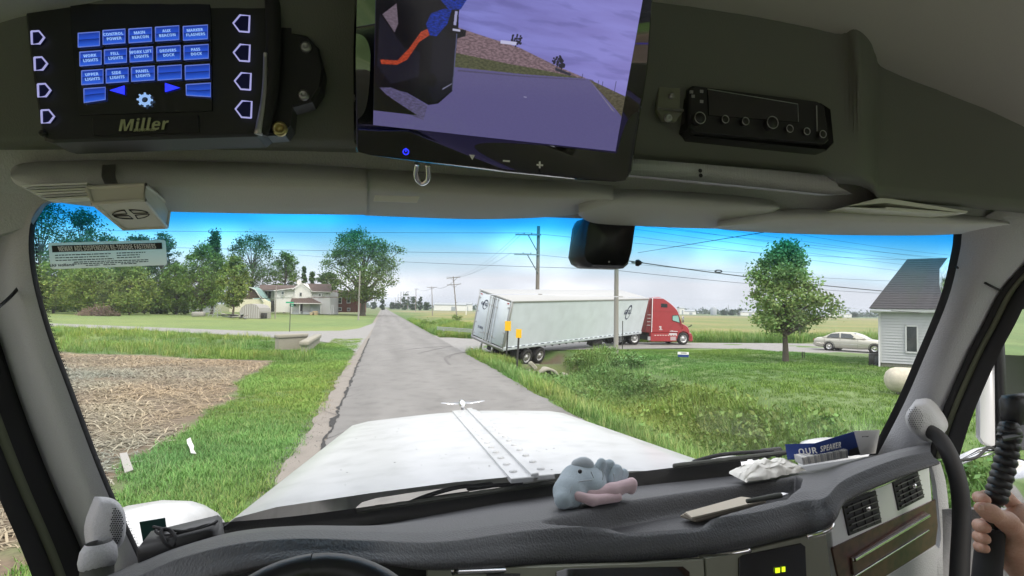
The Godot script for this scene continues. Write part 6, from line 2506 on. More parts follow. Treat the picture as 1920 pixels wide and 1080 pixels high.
func sedan() -> void:
	var t := thing("parked_car", "beige four door sedan parked on the drive beside the white house", "car", Vector3(23.3, 0.02, -39.2), Basis(Vector3.UP, deg_to_rad(-50.0)))
	var V := func(a: Array) -> Array: return a.map(func(q): return Vector2(q[0], q[1]))
	var s := mb()
	# body as cross sections along its length: [x, half width, sill, shoulder, top]
	var rows := []
	for q in [[-1.12, 0.62, 0.42, 0.6, 0.66], [-1.06, 0.80, 0.32, 0.66, 0.82], [-0.9, 0.86, 0.26, 0.70, 0.92], [-0.4, 0.89, 0.22, 0.72, 0.96], [0.2, 0.90, 0.2, 0.74, 0.96], [1.0, 0.90, 0.2, 0.74, 0.95], [1.9, 0.90, 0.2, 0.73, 0.94], [2.4, 0.89, 0.22, 0.70, 0.91], [3.0, 0.87, 0.24, 0.66, 0.84], [3.45, 0.82, 0.26, 0.58, 0.74], [3.7, 0.72, 0.3, 0.5, 0.62], [3.76, 0.6, 0.36, 0.46, 0.5]]:
		var x: float = q[0]
		var hw: float = q[1]
		var row := []
		for e in [[-0.9, q[2]], [-1.0, q[2] + 0.12], [-1.0, q[3]], [-0.93, q[3] + (q[4] - q[3]) * 0.75], [-0.6, q[4]], [0.6, q[4]], [0.93, q[3] + (q[4] - q[3]) * 0.75], [1.0, q[3]], [1.0, q[2] + 0.12], [0.9, q[2]]]:
			row.append(Vector3(x, e[1], -0.9 + e[0] * hw))
		rows.append(row)
	loft(s, rows, true, true)
	var body := put(s, "body", M.car_beige, t)
	s = mb()
	rows = []
	for q in [[-0.5, 2.25, 0.82, 0.93], [-0.02, 1.78, 0.72, 1.2], [0.2, 1.52, 0.66, 1.31], [0.42, 1.28, 0.6, 1.36], [0.7, 1.0, 0.3, 1.37]]:
		var row := []
		for e in [[0, -1], [0.5, -1.03], [1, -1], [1.03, 0], [1, 1], [0.5, 1.03], [0, 1], [-0.03, 0]]:
			row.append(Vector3(lerpf(q[0], q[1], e[0]), q[3], -0.9 + e[1] * q[2]))
		rows.append(row)
	loft(s, rows, true, true)
	put(s, "cabin", M.car_beige, t)
	for sd in [-1, 1]:
		for q in [[[-0.18, 0.97], [0.08, 1.22], [0.62, 1.29], [0.68, 0.97]], [[0.76, 0.97], [0.74, 1.29], [1.36, 1.26], [1.72, 0.97]]]:
			s = mb(false)
			var o := []
			for p in q:
				o.append(Vector3(p[0], p[1], -0.9 + sd * lerpf(0.865, 0.71, (p[1] - 0.93) / 0.38)))
			slab(s, o, Vector3(0, 0, -sd * 0.02))
			put(s, "side_window", M.dark_glass, t)
		s = mb()
		for x in [0.72, 1.85, -0.32]:
			tube(s, [Vector3(x, 0.3, -0.9 + sd * 0.905), Vector3(x, 0.92, -0.9 + sd * 0.88)], 0.008, 0.008, 5)
		put(s, "door_gaps", M.frame_black, body)
		s = mb()
		tube(s, [Vector3(-0.9, 0.52, -0.9 + sd * 0.885), Vector3(1.4, 0.52, -0.9 + sd * 0.91), Vector3(3.3, 0.5, -0.9 + sd * 0.85)], 0.012, 0.012, 5)
		put(s, "side_moulding", M.chrome, body)
		s = mb()
		bev(s, Vector3(1.62, 1.0, -0.9 + sd * 0.93), Vector3(0.1, 0.11, 0.16), 0.03)
		put(s, "wing_mirror", M.car_beige, t)
		for x in [0.0, 2.87]:
			s = mb()
			lathe(s, Vector3(x, 0.32, -0.9 + sd * 0.80), Vector3(0, 0, sd), [[0.0, 0.0], [0.38, 0.0], [0.38, 0.105], [0.35, 0.11]], 22)
			put(s, "wheel_arch", M.frame_black, t)
			wheel(t, Vector3(x, 0.32, -0.9 + sd * 0.925), 0.32, 0.2, sd, M.chrome)
		s = mb()
		bev(s, Vector3(-1.06, 0.74, -0.9 + sd * 0.6), Vector3(0.1, 0.12, 0.3), 0.02)
		put(s, "tail_light", M.lamp_red, t)
		s = mb()
		lathe(s, Vector3(3.6, 0.6, -0.9 + sd * 0.5), Vector3(1, 0, sd * 0.3), [[0.1, -0.05], [0.1, 0.06], [0.06, 0.09], [0.0, 0.1]], 12)
		put(s, "headlight", M.chrome, t)
	s = mb(false)
	quad(s, Vector3(1.8, 1.18, -0.9 - 0.66), Vector3(1.8, 1.18, -0.9 + 0.66), Vector3(2.24, 0.955, -0.9 + 0.76), Vector3(2.24, 0.955, -0.9 - 0.76))
	quad(s, Vector3(1.8, 1.185, -0.9 - 0.66), Vector3(1.8, 1.185, -0.9 + 0.66), Vector3(1.5, 1.335, -0.9 + 0.58), Vector3(1.5, 1.335, -0.9 - 0.58))
	put(s, "windshield", M.dark_glass, t)
	s = mb(false)
	quad(s, Vector3(-0.05, 1.2, -0.9 - 0.64), Vector3(-0.05, 1.2, -0.9 + 0.64), Vector3(-0.48, 0.965, -0.9 + 0.74), Vector3(-0.48, 0.965, -0.9 - 0.74))
	put(s, "rear_window", M.dark_glass, t)
	s = mb()
	bev(s, Vector3(-1.1, 0.46, -0.9), Vector3(0.1, 0.16, 1.5), 0.03)
	bev(s, Vector3(3.72, 0.4, -0.9), Vector3(0.12, 0.16, 1.4), 0.03)
	put(s, "bumpers", M.car_beige, t)

# ---- left of the road: parapet, farm, yard ----
func zz(x: float, y: float, d: float) -> Vector3:   # farm view, six times enlarged
	return deep(420.0 + x / 6.0, 510.0 + y / 6.0, d)

func wall(t: Node3D, pts: Array, d: float, thick: float, n: String, m: Material) -> MeshInstance3D:
	var o := []
	for p in pts:
		o.append(zz(p[0], p[1], d) - t.position)
	var s := mb(false)
	slab(s, o, Vector3(0, 0, -thick))
	return put(s, n, m, t)

func slope(t: Node3D, e0: Array, e1: Array, r1: Array, r0: Array, de: float, dr: float, n: String, m: Material) -> MeshInstance3D:
	# a roof plane from its eave (nearer) to its ridge (farther)
	var s := mb(false)
	var o := [zz(e0[0], e0[1], de) - t.position, zz(e1[0], e1[1], de) - t.position, zz(r1[0], r1[1], dr) - t.position, zz(r0[0], r0[1], dr) - t.position]
	slab(s, o, Vector3(0, -0.25, 0))
	return put(s, n, m, t)

func win(t: Node3D, x0: float, y0: float, x1: float, y1: float, d: float, trim: Material) -> void:
	var s := mb(false)
	var a := zz(x0, y0, d) - t.position
	var b := zz(x1, y1, d) - t.position
	box(s, (a + b) * 0.5, Vector3(absf(b.x - a.x) + 0.3, absf(b.y - a.y) + 0.3, 0.12))
	var w := put(s, "window", trim, t)
	s = mb(false)
	var c := (a + b) * 0.5
	var hh := absf(b.y - a.y) * 0.5 - 0.05
	for k in [-1, 1]:
		box(s, c + Vector3(0, k * hh * 0.5 + 0.0, 0.06), Vector3(absf(b.x - a.x), hh - 0.04, 0.06))
	put(s, "pane", M.house_glass, w)

func build_left_side() -> void:
	# concrete parapets of the small bridge
	var a := gnd(519, 650, 0.0)
	var t := thing("bridge_parapet", "long low concrete parapet with coping beside the side road ditch", "parapet", a)
	var pa := deep(519, 628, -a.z)
	var b := gnd(572, 646, 0.0)
	var s := mb(false)
	var dir := (b - a).normalized()
	var h := pa.y
	var bb := Basis(dir, Vector3.UP, dir.cross(Vector3.UP))
	box(s, (b - a) * 0.5 + Vector3(0, h * 0.5 - 0.6, 0), Vector3((b - a).length(), h + 0.9, 0.3), bb)
	put(s, "wall", M.concrete, t)
	s = mb()
	bev(s, (b - a) * 0.5 + Vector3(0, h - 0.1, 0), Vector3((b - a).length() + 0.1, 0.22, 0.45), 0.03, bb)
	put(s, "coping", M.concrete, t)
	var c := gnd(570, 660, 0.0)
	var d := gnd(595, 643, 0.0)
	t = thing("bridge_parapet", "short pale concrete wing wall at the corner, turned towards the road", "parapet", c)
	dir = (d - c).normalized()
	bb = Basis(dir, Vector3.UP, dir.cross(Vector3.UP))
	h = deep(570, 641, -c.z).y
	s = mb(false)
	box(s, (d - c) * 0.5 + Vector3(0, h * 0.5 - 0.5, 0), Vector3((d - c).length(), h + 0.8, 0.32), bb)
	put(s, "wall", M.concrete, t)
	s = mb()
	bev(s, (d - c) * 0.5 + Vector3(0, h - 0.08, 0), Vector3((d - c).length() + 0.3, 0.24, 0.5), 0.03, bb)
	put(s, "coping", M.concrete, t)
	# street name sign
	var g := gnd(543, 622, 0.0)
	t = thing("street_sign", "green street name blades on a thin post at the junction", "sign", g)
	s = mb()
	tube(s, [Vector3(0, -0.2, 0), Vector3(0, 2.75, 0)], 0.035, 0.035, 8)
	put(s, "post", M.frame_black, t)
	s = mb(false)
	box(s, Vector3(0.1, 2.58, 0), Vector3(0.5, 0.26, 0.02), Basis(Vector3.UP, -0.5))
	put(s, "blade", M.green_sign, t)
	s = mb(false)
	box(s, Vector3(-0.08, 2.84, 0), Vector3(0.72, 0.13, 0.02), Basis(Vector3.UP, 0.5))
	put(s, "blade", M.green_sign, t)
	s = mb(false)
	box(s, Vector3(0.1, 2.58, 0.014), Vector3(0.36, 0.05, 0.012), Basis(Vector3.UP, -0.5))
	put(s, "print_line", M.print_white, t)
	farm()
	yard()
	# added slabs standing in for reflections and stickers on the windshield
	var q := gnd(358, 848, 0.02)
	t = thing("reflection_strip", "added pale strip standing in for a reflection on the windshield", "stand_in", q)
	s = mb(false)
	slab(s, [gnd(350, 824, 0.12) - q, gnd(357, 820, 0.16) - q, gnd(360, 829, 0.1) - q, gnd(364, 836, 0.15) - q, gnd(363, 843, 0.1) - q, gnd(368, 850, 0.08) - q, gnd(358, 849, 0.05) - q, gnd(355, 838, 0.12) - q, gnd(351, 831, 0.07) - q], Vector3(0, -0.01, 0))
	put(s, "strip", M.house_paint, t)
	q = gnd(238, 872, 0.02)
	t = thing("reflection_sheet", "added grey sheet standing in for a reflection on the windshield", "stand_in", q)
	s = mb(false)
	slab(s, [gnd(224, 850, 0.08) - q, gnd(238, 848, 0.1) - q, gnd(250, 880, 0.06) - q, gnd(234, 886, 0.04) - q], Vector3(0, -0.01, 0))
	put(s, "sheet", M.tin, t)

func farm() -> void:
	var dd := 150.0
	var t := thing("farmhouse", "white two storey farmhouse with brown roofs and a porch", "house", zz(800, 462, dd))
	wall(t, [[570, 206], [795, 180], [795, 452], [570, 452]], dd + 0.6, 7.0, "wing_wall", M.house_paint)
	wall(t, [[455, 210], [572, 206], [572, 452], [455, 452]], dd + 4.0, 4.0, "recessed_wall", M.house_paint)
	wall(t, [[795, 458], [795, 178], [872, 126], [985, 214], [985, 462]], dd, 9.0, "gable_wall", M.house_paint)
	wall(t, [[987, 226], [1195, 222], [1195, 476], [987, 470]], dd + 0.5, 7.0, "wrapped_wall", M.house_wrap)
	slope(t, [380, 204], [800, 178], [815, 150], [410, 142], dd - 0.2, dd + 4.5, "roof", M.brown_roof)
	slope(t, [975, 216], [1214, 224], [1205, 136], [885, 128], dd - 0.2, dd + 5.0, "roof", M.brown_roof)
	for e in [[[770, 196], [872, 122]], [[872, 122], [1000, 224]], [[560, 210], [800, 182]], [[975, 222], [1215, 228]]]:
		var s := mb()
		tube(s, [zz(e[0][0], e[0][1], dd - 0.5) - t.position, zz(e[1][0], e[1][1], dd - 0.5) - t.position], 0.14, 0.14, 6)
		put(s, "eave_board", M.siding_trim, t)
	var s2 := mb(false)
	var ch := zz(845, 118, dd + 5.0) - t.position
	box(s2, ch, Vector3(1.0, 1.2, 0.8))
	put(s2, "chimney", M.house_paint, t)
	slope(t, [742, 348], [1108, 354], [985, 290], [765, 284], dd - 2.6, dd - 0.05, "porch_roof", M.brown_roof)
	s2 = mb()
	tube(s2, [zz(745, 352, dd - 2.7) - t.position, zz(1108, 358, dd - 2.7) - t.position], 0.15, 0.15, 6)
	put(s2, "porch_fascia", M.siding_trim, t)
	wall(t, [[752, 452], [985, 452], [985, 476], [752, 476]], dd - 2.3, 2.3, "porch_floor", M.far_grey)
	for x in [760, 852, 880, 1090]:
		s2 = mb(false)
		var p := zz(x, 352, dd - 2.4) - t.position
		var q := zz(x, 470, dd - 2.4) - t.position
		box(s2, (p + q) * 0.5, Vector3(0.18, absf(p.y - q.y), 0.18))
		put(s2, "porch_post", M.siding_trim if x != 880 else M.frame_black, t)
	wall(t, [[848, 352], [880, 352], [880, 440], [848, 440]], dd - 0.15, 0.1, "porch_door", M.frame_black)
	wall(t, [[970, 352], [1090, 360], [1090, 460], [970, 460]], dd - 1.2, 0.15, "porch_screen", M.far_grey)
	for w in [[650, 218, 673, 254], [855, 232, 873, 270], [1070, 243, 1088, 272], [1101, 248, 1113, 268], [785, 355, 808, 385]]:
		win(t, w[0], w[1], w[2], w[3], dd - 0.05, M.siding_trim)
	win(t, 1150, 238, 1172, 252, dd + 0.4, M.siding_trim)
	for x in [462, 502]:
		win(t, x, 216, x + 24, 298, dd + 3.9, M.siding_trim)
	# stacked pallets before the porch
	var pl := thing("pallet_stack", "stack of pale wooden pallets before the farmhouse porch", "pallets", zz(1025, 488, dd - 5.0))
	for k in 5:
		s2 = mb(false)
		box(s2, Vector3((k % 2) * 0.15 - (0.8 if k > 2 else 0.0), 0.25 + k % 3 * 0.38, 0), Vector3(1.1, 0.26, 1.0))
		put(s2, "pallet", M.plank, pl)
	var ld := thing("step_ladder", "white step ladder standing at the farmhouse wall", "ladder", zz(1212, 480, dd - 3.0))
	s2 = mb()
	for x in [-0.35, 0.35]:
		tube(s2, [Vector3(x * 1.1, 0, 0.0), Vector3(x * 0.7, 2.7, -0.8)], 0.06, 0.06, 5)
	for k in 7:
		tube(s2, [Vector3(-0.3, 0.35 * (k + 0.5), -0.13 * k), Vector3(0.3, 0.35 * (k + 0.5), -0.13 * k)], 0.04, 0.04, 5)
	put(s2, "frame", M.siding_trim, ld)
	# brick house
	dd = 158.0
	t = thing("brick_house", "red brick two storey house half hidden by the big tree", "house", zz(1350, 448, dd))
	wall(t, [[1200, 258], [1505, 258], [1505, 452], [1200, 452]], dd, 9.0, "brick_wall", M.brick)
	slope(t, [1185, 260], [1520, 260], [1480, 205], [1230, 205], dd - 0.4, dd + 4.5, "roof", M.brown_roof)
	for w in [[1290, 290, 1320, 352], [1388, 278, 1416, 348], [1290, 402, 1318, 432], [1390, 408, 1414, 436]]:
		win(t, w[0], w[1], w[2], w[3], dd - 0.06, M.siding_trim)
	# barn with a gambrel roof
	dd = 140.0
	t = thing("gambrel_barn", "cream barn with a gambrel roof of teal metal", "barn", zz(300, 446, dd))
	wall(t, [[60, 450], [60, 348], [190, 296], [425, 290], [520, 340], [520, 450]], dd, 0.4, "end_wall", M.cream_wall)
	wall(t, [[190, 296], [225, 210], [290, 178], [345, 205], [425, 290]], dd - 0.1, 0.4, "gable", M.brown_roof)
	var s3 := mb(false)
	var prof := [[172, 306], [218, 206], [292, 172], [350, 200], [440, 338]]
	var r0 := []
	var r1 := []
	for p in prof:
		r0.append(zz(p[0], p[1], dd - 0.6) - t.position)
		r1.append(zz(p[0] + 95, p[1] + 2, dd + 12.0) - t.position)
	loft(s3, [r0, r1])
	put(s3, "roof", M.teal_roof, t)
	s3 = mb()
	tube(s3, r0, 0.14, 0.14, 6)
	put(s3, "barge_board", M.siding_trim, t)
	win(t, 235, 212, 262, 250, dd - 0.2, M.siding_trim)
	wall(t, [[526, 320], [560, 320], [560, 446], [526, 446]], dd + 2.0, 0.3, "barn_door", M.frame_black)

func yard() -> void:
	# rounded tin shed
	var o := zz(315, 515, 98.0)
	o.y = 0.0
	var t := thing("tin_shed", "rounded weathered tin shed standing on the farm lawn", "shed", o)
	var s := mb(false)
	var r0 := []
	var r1 := []
	for p in [[-1.9, 0.0], [-1.85, 1.3], [-1.5, 2.0], [-0.8, 2.55], [0.2, 2.7], [1.1, 2.5], [1.6, 2.0], [1.8, 1.3], [1.8, 0.0]]:
		r0.append(Vector3(p[0], p[1], 0.9))
		r1.append(Vector3(p[0] + 0.3, p[1] * 0.98, -3.0))
	loft(s, [r0, r1])
	slab(s, r0, Vector3(0, 0, -0.1))
	put(s, "shell", M.tin, t)
	for k in 9:
		s = mb()
		tube(s, [Vector3(-1.6 + k * 0.4, 0.05, 0.93), Vector3(-1.6 + k * 0.4, [1.7, 2.05, 2.3, 2.5, 2.6, 2.55, 2.45, 2.25, 1.8][k], 0.93)], 0.03, 0.03, 5)
		put(s, "rib", M.galvanised, t)
	s = mb()
	bev(s, Vector3(2.3, 0.55, 0.2), Vector3(0.8, 1.0, 0.8), 0.05)
	put(s, "bin", M.frame_black, t)
	# junk heap left of the shed
	var j := gnd(437, 598, 0.0)
	t = thing("scrap_heap", "low heap of grey scrap boards beside the tin shed", "scrap", j)
	for k in 14:
		s = mb(false)
		box(s, Vector3(rng.randf_range(-1.8, 1.5), rng.randf_range(0.1, 0.8), rng.randf_range(-0.8, 0.8)), Vector3(rng.randf_range(1.0, 2.6), 0.12, 0.4), Basis.from_euler(Vector3(rng.randf_range(-0.3, 0.3), rng.randf() * 3.0, rng.randf_range(-0.35, 0.35))))
		put(s, "board", [M.tin, M.far_grey, M.frame_black, M.pole_wood][k % 4], t)
	j = gnd(372, 594, 0.0)
	t = thing("junk_box", "grey junk appliance lying on the farm lawn", "junk", j)
	s = mb()
	bev(s, Vector3(0, 0.5, 0), Vector3(2.2, 0.9, 1.0), 0.1, Basis(Vector3.BACK, 0.05))
	put(s, "case", M.tin, t)
	s = mb(false)
	for k in 6:
		box(s, Vector3(2.2 + k * 0.35, 0.9, -0.6 * (k % 2)), Vector3(0.06, 1.8, 0.06), Basis(Vector3.BACK, 0.15 * (k - 3)))
	for y in [0.5, 1.0, 1.5]:
		box(s, Vector3(3.0, y, 0), Vector3(2.4, 0.06, 0.06))
	put(s, "rack", M.galvanised, t)
	# little cart with a tan tailgate
	j = gnd(282, 586.5, 0.0)
	t = thing("yard_cart", "small dark utility cart with a tan board across it", "cart", j)
	s = mb(false)
	box(s, Vector3(-0.6, 0.7, 0), Vector3(2.2, 0.5, 1.2))
	box(s, Vector3(-1.2, 1.6, 0), Vector3(0.08, 1.5, 1.1))
	box(s, Vector3(-0.6, 2.3, 0), Vector3(1.4, 0.1, 1.2))
	put(s, "body", M.frame_black, t)
	s = mb(false)
	box(s, Vector3(1.1, 1.2, 0.2), Vector3(2.2, 0.12, 1.3), Basis(Vector3.BACK, 0.45))
	put(s, "board", M.plank, t)
	for x in [-1.2, 0.9]:
		wheel(t, Vector3(x, 0.35, 0.7), 0.35, 0.2, 1.0, M.galvanised)
	# brush piles
	brush_pile(gnd(185, 592, 0.0), 7.5, 2.6, "heap of brown cut brush on the farm lawn", M.brush)
	brush_pile(gnd(258, 584, 0.0), 6.5, 1.8, "lower grey heap of cut branches behind the cart", M.bark)
	# dead leaning limb behind
	j = gnd(270, 583, 0.0)
	t = thing("dead_tree", "bare pale dead tree standing before the dark woods", "tree", j)
	s = mb()
	tube(s, curve([Vector3(0, 0, 0), Vector3(0.2, 2.5, 0), Vector3(0.9, 5.0, 0.2)], 4), 0.28, 0.12, 8)
	put(s, "trunk", M.pole_pale, t)
	s = mb()
	for k in 26:
		var f := 0.3 + 0.7 * rng.randf()
		var p0 := Vector3(0.9 * f * f, 5.0 * f, 0)
		var dv := Vector3(rng.randf_range(-1.0, 1.4), rng.randf_range(0.4, 1.5), rng.randf_range(-0.6, 0.6)).normalized()
		tube(s, [p0, p0 + dv * 1.2, p0 + dv * 2.4 + Vector3(0, 0.4, 0)], 0.06, 0.015, 5)
	put(s, "limbs", M.pole_pale, t)
	# small grey house deep in the trees
	var hb := deep(355, 577, 150.0)
	hb.y = 0.0
	t = thing("back_shed", "grey shed with a pitched roof seen between the woods' trunks", "shed", hb)
	s = mb(false)
	slab(s, [Vector3(-4, 0, 0), Vector3(-4, 2.6, 0), Vector3(0, 4.4, 0), Vector3(4, 2.6, 0), Vector3(4, 0, 0)], Vector3(0, 0, -6))
	put(s, "walls", M.far_grey, t)
	s = mb(false)
	slab(s, [Vector3(-4.4, 2.5, 0.3), Vector3(0, 4.6, 0.3), Vector3(4.4, 2.5, 0.3), Vector3(0, 4.9, 0.3)], Vector3(0, 0, -6.6))
	put(s, "roof", M.tin, t)
	s = mb(false)
	box(s, Vector3(1.5, 1.3, 0.02), Vector3(0.9, 1.8, 0.1))
	put(s, "window", M.house_glass, t)

func brush_pile(at: Vector3, w: float, h: float, label: String, m: Material) -> void:
	var t := thing("brush_pile", label, "brush pile", at)
	var s := mb()
	for k in 420:
		var a := rng.randf() * TAU
		var r := sqrt(rng.randf())
		var p := Vector3(cos(a) * r * w * 0.5, (1.0 - r * r) * h * rng.randf() * 0.8, sin(a) * r * w * 0.3)
		var d := Vector3(cos(a + rng.randf_range(-0.9, 0.9)), rng.randf_range(-0.15, 0.6), sin(a + 1.0)).normalized() * rng.randf_range(0.7, 1.8)
		tube(s, [p - d * 0.5, p + d * 0.1 + Vector3(0, 0.05, 0), p + d * 0.6], 0.05, 0.012, 4, false)
	put(s, "sticks", m, t).set_meta("kind", "stuff")

# ---- poles and wires ----
func pole(n: String, label: String, base: Vector3, h: float, r: float, m: Material, arms: Array, lean := 0.0, turn := 0.0, group := "") -> Node3D:
	var t := thing(n, label, "utility pole", base, Basis(Vector3.UP, turn) * Basis(Vector3.BACK, lean), group)
	var s := mb()
	tube(s, [Vector3(0, -0.5, 0), Vector3(0, h * 0.5, 0), Vector3(0, h, 0)], r, r * 0.72, 10)
	put(s, "pole", m, t)
	for a in arms:     # [height, left reach, right reach, brace]
		s = mb(false)
		box(s, Vector3((a[2] - a[1]) * 0.5, a[0], r + 0.03), Vector3(a[1] + a[2], 0.13, 0.1))
		var arm := put(s, "cross_arm", m if a[3] == 0 else M.far_grey, t)
		s = mb()
		for x in ([-a[1] + 0.1, -a[1] * 0.4, a[2] - 0.1] if a[2] > 0.5 else [-a[1] * 0.62, -a[1] * 0.3]):
			lathe(s, Vector3(x, a[0] + 0.06, r + 0.03), Vector3.UP, [[0.05, 0.0], [0.07, 0.08], [0.04, 0.16], [0.0, 0.2]], 8)
		put(s, "insulator", M.far_grey, arm)
		s = mb()
		if a[2] > 0.5:
			tube(s, [Vector3(a[2] * 0.6, a[0], r), Vector3(0, a[0] - 0.7, r)], 0.03, 0.03, 5)
		tube(s, [Vector3(-a[1] * 0.45, a[0], r), Vector3(0, a[0] - (1.9 if a[3] else 0.7), r)], 0.05 if a[3] else 0.03, 0.05 if a[3] else 0.03, 5)
		put(s, "brace", m if a[3] == 0 else M.far_grey, arm)
	return t

func wire(label: String, a: Vector3, b: Vector3, sag: float, r: float, group: String) -> void:
	var s := mb()
	var l := []
	for k in 21:
		var f := k / 20.0
		l.append(a.lerp(b, f) - Vector3(0, sag * 4.0 * f * (1.0 - f), 0))
	var base: Vector3 = a
	for k in l.size():
		l[k] -= base
	tube(s, l, r, r, 5)
	var o := put(s, "overhead_wire", M.wire)
	o.position = base
	tag(o, label, "wire", group)

func build_poles_and_wires() -> void:
	var p0 := deep(1007, 590, 55.0)
	p0.y = 0.0
	var top := deep(1007, 424, 55.0).y
	pole("utility_pole", "tall pole with two one-sided braced arms rising behind the trailer", p0, top, 0.23, M.pole_wood, [[deep(1007, 441, 55.0).y, 2.4, 0.25, 1], [deep(1007, 478, 55.0).y, 2.5, 0.1, 1]])
	var pw := gnd(1155, 670, 0.05)
	pole("utility_pole", "bare pale pole standing in the ditch weeds in front of the trailer", pw, 9.2, 0.145, M.pole_pale, [], 0.006)
	var pl := gnd(672, 600.0, 0.0)
	pole("utility_pole", "bare pale pole on the lawn in front of the big tree", pl, 9.3, 0.17, M.pole_pale, [])
	var pf := zz(575, 512, 100.0)
	pf.y = 0.0
	pole("utility_pole", "thin brown pole standing before the white farmhouse wall", pf, 6.2, 0.1, M.pole_wood, [])
	# the line along the far side of the main road
	var far_poles := [[857, 600, 518, 0.11, 1], [811, 592, 537, 0.05, 0], [779, 584, 541, 0.0, 0], [764, 581, 546, 0, 0], [756, 580, 547, 0, 0], [751, 579.5, 547, 0, 0], [746, 578.5, 552, 0, 0], [741, 577.8, 558, 0, 0]]
	var tops := []
	for k in far_poles.size():
		var f: Array = far_poles[k]
		var base := gnd(f[0], f[1], 0.0)
		var d := -base.z
		var h: float = deep(f[0], f[2], d).y
		d = minf(d, 900.0)
		var lean: float = f[3]
		var arms := [[h - 0.3, 1.5, 1.5, 0]]
		if k == 0:
			arms.append([h - 1.8, 1.5, 1.5, 0])
		pole("roadside_pole", ["leaning pole with two crossarms, first of the line beyond the crossing", "pole with one crossarm, second of the line beyond the crossing", "third pole of the line along the road beyond the crossing"][k] if k < 3 else "small far pole of the line along the road, near the horizon", base, h, maxf(0.14, d * 0.0007), M.pole_wood, arms, lean, 0.2, "line of poles along the road")
		tops.append(base + Vector3(-sin(lean) * h, h - 0.2, 0))
	for k in 4:
		wire("thin wire strung between the poles of the roadside line", tops[k] + Vector3(1.0, 0, 0), tops[k + 1] + Vector3(1.0, 0, 0), 1.2, 0.035, "wires of the roadside line")
	for x in [-1.4, 0.4, 1.4]:
		wire("wire running from the leaning pole up to the braced arms", tops[0] + Vector3(x, 0.1, 0), Vector3(p0.x - 2.2 + x * 0.4, deep(1007, 441 if x > 0.0 else 478, 55.0).y + 0.2, p0.z), 1.0, 0.011, "wires to the braced pole")
	# across the view, from the braced arms to the left and right
	var g := "wires crossing above the junction"
	for q in [[437, 427, 440], [476, 452, 481]]:
		wire("long wire crossing over the junction to the braced pole", deep(-150, q[1], 62.0), Vector3(p0.x - 1.0, deep(1007, q[0], 55.0).y, p0.z), 0.15, 0.018, g)
		wire("long wire leaving the braced pole past the camera box", Vector3(p0.x - 1.0, deep(1007, q[0], 55.0).y, p0.z), deep(1800, q[2] + 50, 62.0), 0.5, 0.016, g)
	wire("lower wire sloping down to the pale pole by the trailer", deep(560, 478, 75.0), Vector3(pw.x, deep(1154, 505, -pw.z).y, pw.z), 0.2, 0.014, g)
	var w0 := Vector3(pw.x, deep(1154, 486, -pw.z).y, pw.z)
	wire("thick black cable with a coiled splice running to the white house", w0, deep(1800, 556, 40.0), 0.25, 0.03, g)
	wire("thin wire under the thick cable to the white house", Vector3(pw.x, deep(1154, 507, -pw.z).y, pw.z), deep(1800, 556, 44.0), 0.25, 0.013, g)
	wire("wire rising steeply over the road towards the tow truck", deep(1196, 474, 40.0), deep(1540, 418, 14.0), 0.0, 0.014, g)
	for q in [[1190, 443, 1800, 520], [1180, 421, 1800, 486], [1235, 424, 1800, 498], [1290, 420, 1800, 490], [1500, 440, 1800, 480], [1180, 428, 1800, 508]]:
		wire("thin wire of the upper line sloping over the lawn and tree", deep(q[0], q[1], 42.0), deep(q[2], q[3], 60.0), 0.15, 0.011, "upper line over the lawn")
	var c := thing("cable_coil", "coil of spare cable hanging on the thick black cable", "coil", deep(1347, 508, 33.7))
	var s := mb()
	for k in 3:
		var l := []
		for j in 17:
			var a := TAU * j / 16.0
			l.append(Vector3(cos(a) * (0.24 - k * 0.03), sin(a) * (0.09 - k * 0.015) - 0.02, k * 0.02))
		tube(s, l, 0.022, 0.022, 5, false)
	put(s, "loops", M.wire, c)
	c = thing("splice_case", "dark splice case hung on the cable near the camera box", "splice case", deep(1190, 492, 31.4))
	s = mb()
	bev(s, Vector3.ZERO, Vector3(0.42, 0.16, 0.14), 0.05, Basis(Vector3.BACK, -0.1))
	put(s, "case", M.far_grey, c)
	s = mb()
	tube(s, [Vector3(0.2, 0, 0), Vector3(0.5, 0.02, 0)], 0.02, 0.02, 5)
	put(s, "tail", M.wire, c)

# ---- trees ----
func leaf_mesh(centres: Array, per: int, size: float, spread: float, col: Color, vary: float, rr: RandomNumberGenerator) -> ArrayMesh:
	var v := PackedVector3Array()
	var nn := PackedVector3Array()
	var cc := PackedColorArray()
	for c in centres:
		var tone := 1.0 + rr.randf_range(-vary, vary)
		for k in per:
			var dir := Vector3(rr.randfn(), rr.randfn() * 0.75, rr.randfn())
			var p: Vector3 = c[0] + dir.limit_length(2.2) * spread * c[1] * 0.52
			var n := Vector3(rr.randf_range(-1, 1), rr.randf_range(-0.2, 1.2), rr.randf_range(-1, 1)).normalized()
			var a := n.cross(Vector3(rr.randf_range(-1, 1), rr.randf_range(-1, 1), rr.randf_range(-1, 1))).normalized()
			var b := n.cross(a)
			var z := size * rr.randf_range(0.6, 1.3)
			a *= z * 0.5
			b *= z * 0.32
			var tt := tone * rr.randf_range(0.8, 1.2)
			var cl := Color(col.r * tt * rr.randf_range(0.85, 1.2), col.g * tt, col.b * tt)
			for q in [p - a, p + b, p + a, p - a, p + a, p - b]:
				v.append(q)
				nn.append(n)
				cc.append(cl)
	var arr := []
	arr.resize(Mesh.ARRAY_MAX)
	arr[Mesh.ARRAY_VERTEX] = v
	arr[Mesh.ARRAY_NORMAL] = nn
	arr[Mesh.ARRAY_COLOR] = cc
	var m := ArrayMesh.new()
	m.add_surface_from_arrays(Mesh.PRIMITIVE_TRIANGLES, arr)
	return m

